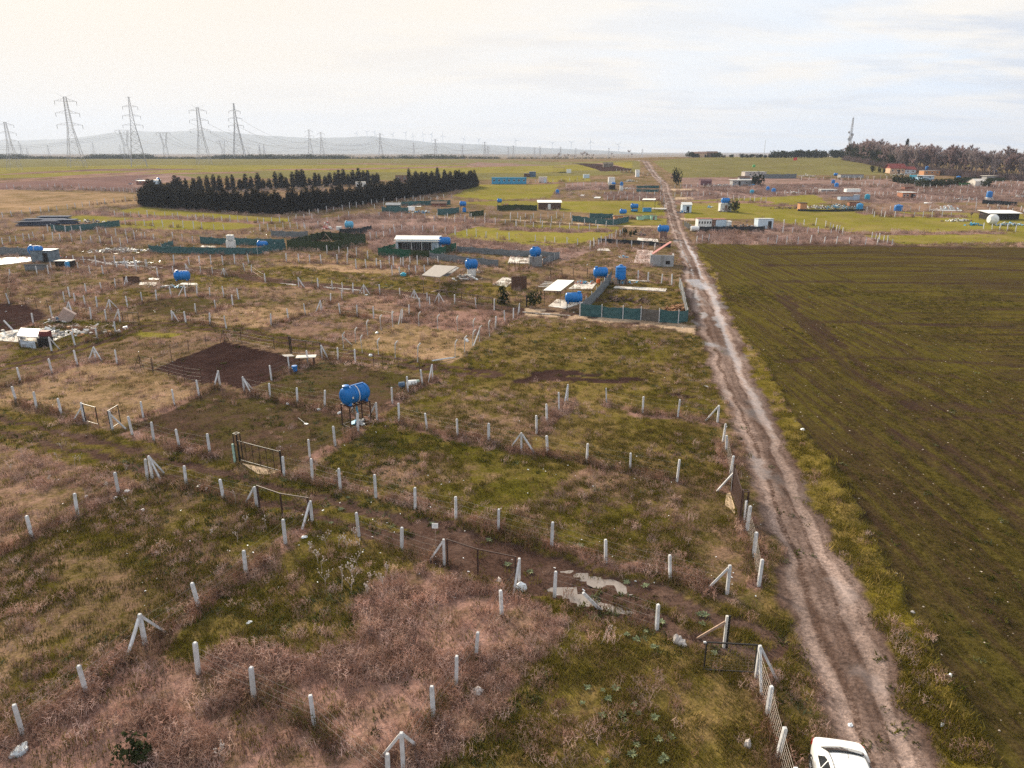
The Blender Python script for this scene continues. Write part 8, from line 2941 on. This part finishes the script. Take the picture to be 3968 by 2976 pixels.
        mi = MB().box((2.95, s * 1.0, 1.02), (.12, .22, .15)).build('mirror', PAINT, root)
        bv = mi.modifiers.new('soft', 'BEVEL')
        bv.width = .04
        bv.segments = 3
        panel('tail_light', [(.03, s * .70, .72), (.10, s * .775, .70), (.26, s * .845, .80), (.24, s * .83, .93), (.06, s * .73, .90)], REDL, .02)
        panel('headlight', [(4.36, s * .62, .60), (4.12, s * .80, .64), (4.02, s * .80, .74), (4.32, s * .60, .70)], CHROME, .02)
        for x in (.80, 3.55):
            wp = empty('wheel', (0, 0, 0))
            wp.parent = root
            wp.location = (x, s * .79, .31)
            wp.rotation_euler = (0, 0, math.pi / 2)
            ar = MB().lathe([(.30, -.12), (.37, -.10), (.385, 0), (.37, .125), (.30, .125)], 24, 'X')
            a = MB().lathe([(.17, -.10), (.29, -.11), (.315, -.06), (.32, .06), (.29, .11), (.17, .10)], 28, 'X').build('tyre', TYRE, wp, None, True)
            rm_ = MB().lathe([(.18, -.07), (.18, .07)], 20, 'X')
            for k in range(6):
                t = k * math.pi / 3
                for e in (-1, 1):
                    rm_.bar((e * .10, 0, 0), (e * .095, .19 * math.cos(t), .19 * math.sin(t)), .045, .02)
            rm_.build('rim', ALLOY, wp)
            arch = MB()
            for k in range(9):
                t0 = math.pi * k / 8
                arch.v += [(x + .37 * math.cos(t0), s * .895, .31 + .37 * math.sin(t0)), (x + .42 * math.cos(t0), s * .907, .31 + .42 * math.sin(t0))]
            arch.f += [(2 * k, 2 * k + 1, 2 * k + 3, 2 * k + 2) for k in range(8)]
            o = arch.build('wheel_arch', TRIM, root)
            sm = o.modifiers.new('thickness', 'SOLIDIFY')
            sm.thickness = .03
    MB().tube([(1.34, 0, 1.44), (1.27, 0, 1.50), (1.10, 0, 1.60)], [.012, .008, .005], 5).build('aerial', TRIM, root)
    fc = MB().lathe([(.085, 0), (.085, .012), (.07, .016), (.001, .016)], 18, 'Z').build('fuel_flap', PAINT, root, (1.05, -.885, .80))
    fc.rotation_euler = (math.pi / 2, 0, 0)
    MB().box((.01, 0, .62), (.03, .52, .12)).build('number_plate', WHITEM, root)
    MB().box((.04, 0, .42), (.10, 1.2, .12)).build('bumper_insert', TRIM, root)

car()

def puddle(pix, dz):
    """Water lying in a wheel rut: a flat sheet whose shore is where the rutted ground rises through it."""
    W = GS(pix)
    z = min(w.z for w in W) + dz
    c = sum(W, Vector()) / len(W)
    n = len(W)
    v = [(w.x - c.x, w.y - c.y, 0) for w in W]
    me = bpy.data.meshes.new('puddle_water')
    me.from_pydata(v, [], [tuple(range(n))])
    if me.polygons[0].normal.z < 0:
        me.flip_normals()
    o = bpy.data.objects.new('puddle_water', me)
    col.objects.link(o)
    o.location = (c.x, c.y, z)
    m = MATS.get('muddy_water')
    if m is None:
        m = mat('muddy_water', (.27, .20, .165), .06, .06, 1.5, spec=.75)
    me.materials.append(m)
    tag(o, kind='structure')

def puddles():
    def ribbon(P, s0, s1, off, w, n=12):
        """Outline along a track path in world coordinates between arc lengths, as pixels are not needed."""
        pts = []
        acc = [0]
        for a, b in zip(P[:-1], P[1:]):
            acc.append(acc[-1] + math.hypot(b[0] - a[0], b[1] - a[1]))
        L, Rr = [], []
        for k in range(n + 1):
            s = s0 + (s1 - s0) * k / n
            i = max(j for j in range(len(acc) - 1) if acc[j] <= s)
            f = (s - acc[i]) / (acc[i + 1] - acc[i])
            x = P[i][0] + (P[i + 1][0] - P[i][0]) * f
            y = P[i][1] + (P[i + 1][1] - P[i][1]) * f
            dx, dy = P[i + 1][0] - P[i][0], P[i + 1][1] - P[i][1]
            l = math.hypot(dx, dy)
            ww = w * (math.sin(math.pi * min(1, max(0, k / n))) ** .5 + .05) * random.uniform(.8, 1.15)
            o = off + .12 * math.sin(k * 1.3)
            L.append((x + dy / l * (o - ww), y - dx / l * (o - ww)))
            Rr.append((x + dy / l * (o + ww), y - dx / l * (o + ww)))
        return L + Rr[::-1]

    def sheet(name, poly, lift):
        z = [gz(x, y) for x, y in poly]
        zz = sum(z) / len(z) + lift
        cx, cy = sum(p[0] for p in poly) / len(poly), sum(p[1] for p in poly) / len(poly)
        n = len(poly) // 2
        b = MB()
        b.v = [(x - cx, y - cy, gz(x, y) * .0 + zz) for x, y in poly]
        b.f = [(k, k + 1, 2 * n - 2 - k, 2 * n - 1 - k) for k in range(n - 1)]
        me = b.mesh(name, MATS.get('muddy_water') or mat('muddy_water', (.23, .195, .175), .03, .12, .5, spec=1.0, dirt=(.12, .088, .070), dirt_amt=.75))
        if me.polygons[0].normal.z < 0:
            me.flip_normals()
        o = bpy.data.objects.new(name, me)
        col.objects.link(o)
        o.location = (cx, cy, 0)
        tag(o, kind='structure')

    def strip(pix_a, pix_b, lift):
        A = [tuple(p[:2]) for p in cast(pix_a)]
        B = [tuple(p[:2]) for p in cast(pix_b)]
        k = 12 * (len(A) - 1)

        def fine(Q):
            f = np.linspace(0, len(Q) - 1, k + 1)
            q = np.array(Q)
            return np.stack([np.interp(f, range(len(Q)), q[:, 0]), np.interp(f, range(len(Q)), q[:, 1])], 1)
        A, B = fine(A), fine(B)
        mid, half = (A + B) / 2, (A - B) / 2
        u = np.linspace(0, 1, k + 1)
        hl = np.linalg.norm(half, axis=1)
        ends = (1 - np.abs(2 * u - 1) ** 6) ** .5
        hw = np.maximum(hl, .45 * hl.max()) * ends * (.8 + .5 * vnoise(u * 24, u * 0, 2.2, int(abs(A[0, 0] * 10)) % 97)) + .005
        nrm = half / np.maximum(hl, 1e-4)[:, None]
        nrm[0], nrm[-1] = nrm[1], nrm[-2]
        sh = (.35 * hl * (vnoise(u * 40, u * 0, 3.1, 5) - .5))[:, None] * nrm
        A = [tuple(p) for p in mid + sh + nrm * hw[:, None]]
        B = [tuple(p) for p in mid + sh - nrm * hw[:, None]]
        sheet('puddle_water', A + B[::-1], lift)
    for poly in PUDDLES:
        cx, cy = sum(p[0] for p in poly) / len(poly), sum(p[1] for p in poly) / len(poly)
        n = len(poly) // 2
        mids = [((poly[k][0] + poly[-1 - k][0]) / 2, (poly[k][1] + poly[-1 - k][1]) / 2) for k in range(n)]
        rim = sorted(gz(m[0] + (q[0] - m[0]) * 1.7, m[1] + (q[1] - m[1]) * 1.7) for k, m in enumerate(mids[1:-1], 1) for q in (poly[k], poly[-1 - k]))
        z = rim[len(rim) // 3] - .03
        out = []
        for k in range(n):
            m = mids[k]
            for src, lst in ((poly[k], 0), (poly[-1 - k], 1)):
                out.append((m[0] + (src[0] - m[0]) * 1.9 - cx, m[1] + (src[1] - m[1]) * 1.9 - cy, z))
        b = MB()
        b.v = out
        b.f = [(2 * k, 2 * k + 2, 2 * k + 3, 2 * k + 1) for k in range(n - 1)]
        me = b.mesh('puddle_water', MATS.get('muddy_water') or mat('muddy_water', (.23, .195, .175), .03, .12, .5, spec=1.0, dirt=(.12, .088, .070), dirt_amt=.75))
        if me.polygons[0].normal.z < 0:
            me.flip_normals()
        o = bpy.data.objects.new('puddle_water', me)
        col.objects.link(o)
        o.location = (cx, cy, 0)
        tag(o, kind='structure')
    for t, a, b in (('e', (640, 2, 760, 8, 870, 25), (640, 8, 760, 18, 870, 38)), ('e', (860, 30, 1000, 48, 1130, 58, 1400, 78), (870, 46, 1000, 62, 1130, 70, 1400, 86)),
                    ('f', (190, 214, 260, 220, 330, 226), (190, 224, 260, 232, 330, 236)), ('f', (555, 240, 700, 252, 890, 270), (560, 250, 700, 262, 890, 277)), ('f', (1250, 318, 1370, 336, 1480, 352), (1255, 328, 1370, 346, 1480, 358)),
                    ('f', (2090, 168, 2150, 174, 2212, 180), (2090, 174, 2150, 180, 2212, 186))):
        try:
            strip(S(t, *a), S(t, *b), .02)
        except Exception:
            pass
    strip(S('g', 120, 455, 300, 468, 540, 485), S('g', 120, 463, 300, 480, 540, 494), .04)

puddles()

def litter():
    bagm = mat('white_plastic_bag', (.74, .76, .78), .45, .12, 5.0)
    bagg = mat('bluish_translucent_film', (.42, .45, .48), .4, .3, 4.0)
    rock = mat('white_rock', (.50, .45, .42), .9, .15, 6.0, bump=.5)

    def lump(seed, w, d, h, m, name):
        r = random.Random(seed)
        bm = bmesh.new()
        bmesh.ops.create_icosphere(bm, subdivisions=2, radius=1)
        for v in bm.verts:
            k = r.uniform(.72, 1.2)
            v.co = Vector((v.co.x * w * k, v.co.y * d * k, max(-.15, v.co.z) * h * k))
        me = bpy.data.meshes.new(name)
        bm.to_mesh(me)
        bm.free()
        me.materials.append(m)
        return me
    for (t, x, y, w, h, m, lab, nm, cat) in (
            ('k', 105, 1510, .34, .42, bagm, 'crumpled white bag at the post corner beside the lower long puddle', 'rubbish_bag', 'bag'),
            ('l', 170, 1520, .34, .24, bagg, 'pale translucent bag in the weeds at the bottom left corner', 'rubbish_bag', 'bag'),
            ('n', 1440, 585, .17, .36, rock, 'upright left stone of the trio near the open black gate', 'stone', 'stone'),
            ('n', 1465, 580, .15, .30, rock, 'middle stone of the trio near the open black gate', 'stone', 'stone'),
            ('n', 1492, 602, .24, .20, rock, 'flat right stone of the trio near the open black gate', 'stone', 'stone'),
            ('n', 2055, 1475, .17, .22, rock, 'single white stone in the olive plot near the car', 'stone', 'stone'),
            ('j', 2070, 1430, .20, .22, rock, 'pale lump in pinkish weeds under the rail gateway', 'stone', 'stone'),
            ('m', 1880, 1005, .26, .16, rock, 'pinkish broken stones at the right edge of the pinkish weed plot', 'stone', 'stone'),
            ('o', 725, 1290, .12, .07, bagm, 'white scrap on the dirt road just before the parked car', 'scrap', 'scrap'),
            ('o', 1505, 1300, .11, .11, bagm, 'white cup like scrap on the grass verge right of the car', 'scrap', 'scrap'),
            ('o', 1568, 915, .10, .14, bagm, 'translucent bottle at the field edge beside the verge', 'bottle', 'bottle'),
            ('o', 1258, 318, .11, .07, rock, 'pale stone at the field edge above the bottle', 'stone', 'stone'),
            ('j', 398, 1068, .17, .09, bagm, 'flat white scrap beyond the near braced corner of the track', 'scrap', 'scrap'),
            ('h', 312, 1168, .20, .10, bagm, 'long white scrap lying on the verge of the sown field', 'scrap', 'scrap'),
            ('g', 1700, 1105, .2, .05, bagm, 'small white scrap in the open meadow by the road', 'scrap', 'scrap'),
            ('f', 965, 835, .22, .25, bagm, 'white sack beside the bent post on the rutted track', 'sack', 'sack'),
            ('f', 1020, 640, .24, .14, bagm, 'white scrap inside the bent post plot', 'scrap', 'scrap'),
            ('f', 1790, 712, .26, .30, bagm, 'white bag caught on the right row of bent posts', 'rubbish_bag', 'bag'),
            ('f', 930, 312, .3, .12, bagm, 'white slab of scrap at the braced corner on the muddy track', 'scrap', 'scrap'),
            ('f', 700, 1330, .2, .14, bagm, 'pale can left of the legs of the nearest blue tank', 'can', 'can'),
            ('f', 520, 1295, .2, .12, bagm, 'pale scrap in the dug plot behind the spade', 'scrap', 'scrap'),
            ('f', 255, 1250, .14, .16, bagm, 'small white cup in the dug plot left of the spade', 'scrap', 'scrap'),
            ('i', 1085, 680, .2, .10, bagm, 'white scrap pair at the grassy ridge left of the near tripod corner', 'scrap', 'scrap'),
            ('i', 990, 730, .16, .07, bagm, 'white scrap below the grassy ridge near the tripod corner', 'scrap', 'scrap'),
            ('i', 738, 722, .15, .12, bagm, 'lone white scrap right of a post in the left mottled plot', 'scrap', 'scrap'),
            ('i', 1225, 830, .15, .12, bagm, 'white scrap in the middle of the plot below the tripod corner', 'scrap', 'scrap'),
            ('i', 1705, 622, .22, .08, bagm, 'white scrap on the grass strip beside the near track', 'scrap', 'scrap'),
            ('l', 2140, 425, .14, .08, bagm, 'tiny white scrap in pinkish weeds above the bottom post row', 'scrap', 'scrap')):
        q = hp(t, x, y)
        me = lump(int(x * 3 + y), w, w * .8, h, m, nm)
        o = inst(nm, me, None, q + Vector((0, 0, h * .12)), (0, 0, random.uniform(0, 3)))
        tag(o, lab, cat)
    b = MB()
    n = 0
    r = random.Random(5)
    while n < 300:
        y = 28 * (190 / 28) ** r.random()
        x = r.uniform(-.75, .45) * y
        f = fields(np.array([x]), np.array([y]))
        if f[1][0] in (1, 2):
            continue
        if fbm(np.array([x]), np.array([y]), 26, 301, 2)[0] < .5 and r.random() < .8:
            continue
        s = r.uniform(.02, .06) * max(1, (y / 60) ** .9)
        b.box((x, y, gz(x, y) + s * .4 + .04), (s * r.uniform(.8, 2.4), s, s * .5), rot=Euler((r.uniform(-.4, .4), r.uniform(-.4, .4), r.uniform(0, 3))).to_matrix())
        n += 1
    o = b.build('litter', bagm)
    tag(o, kind='stuff')

litter()
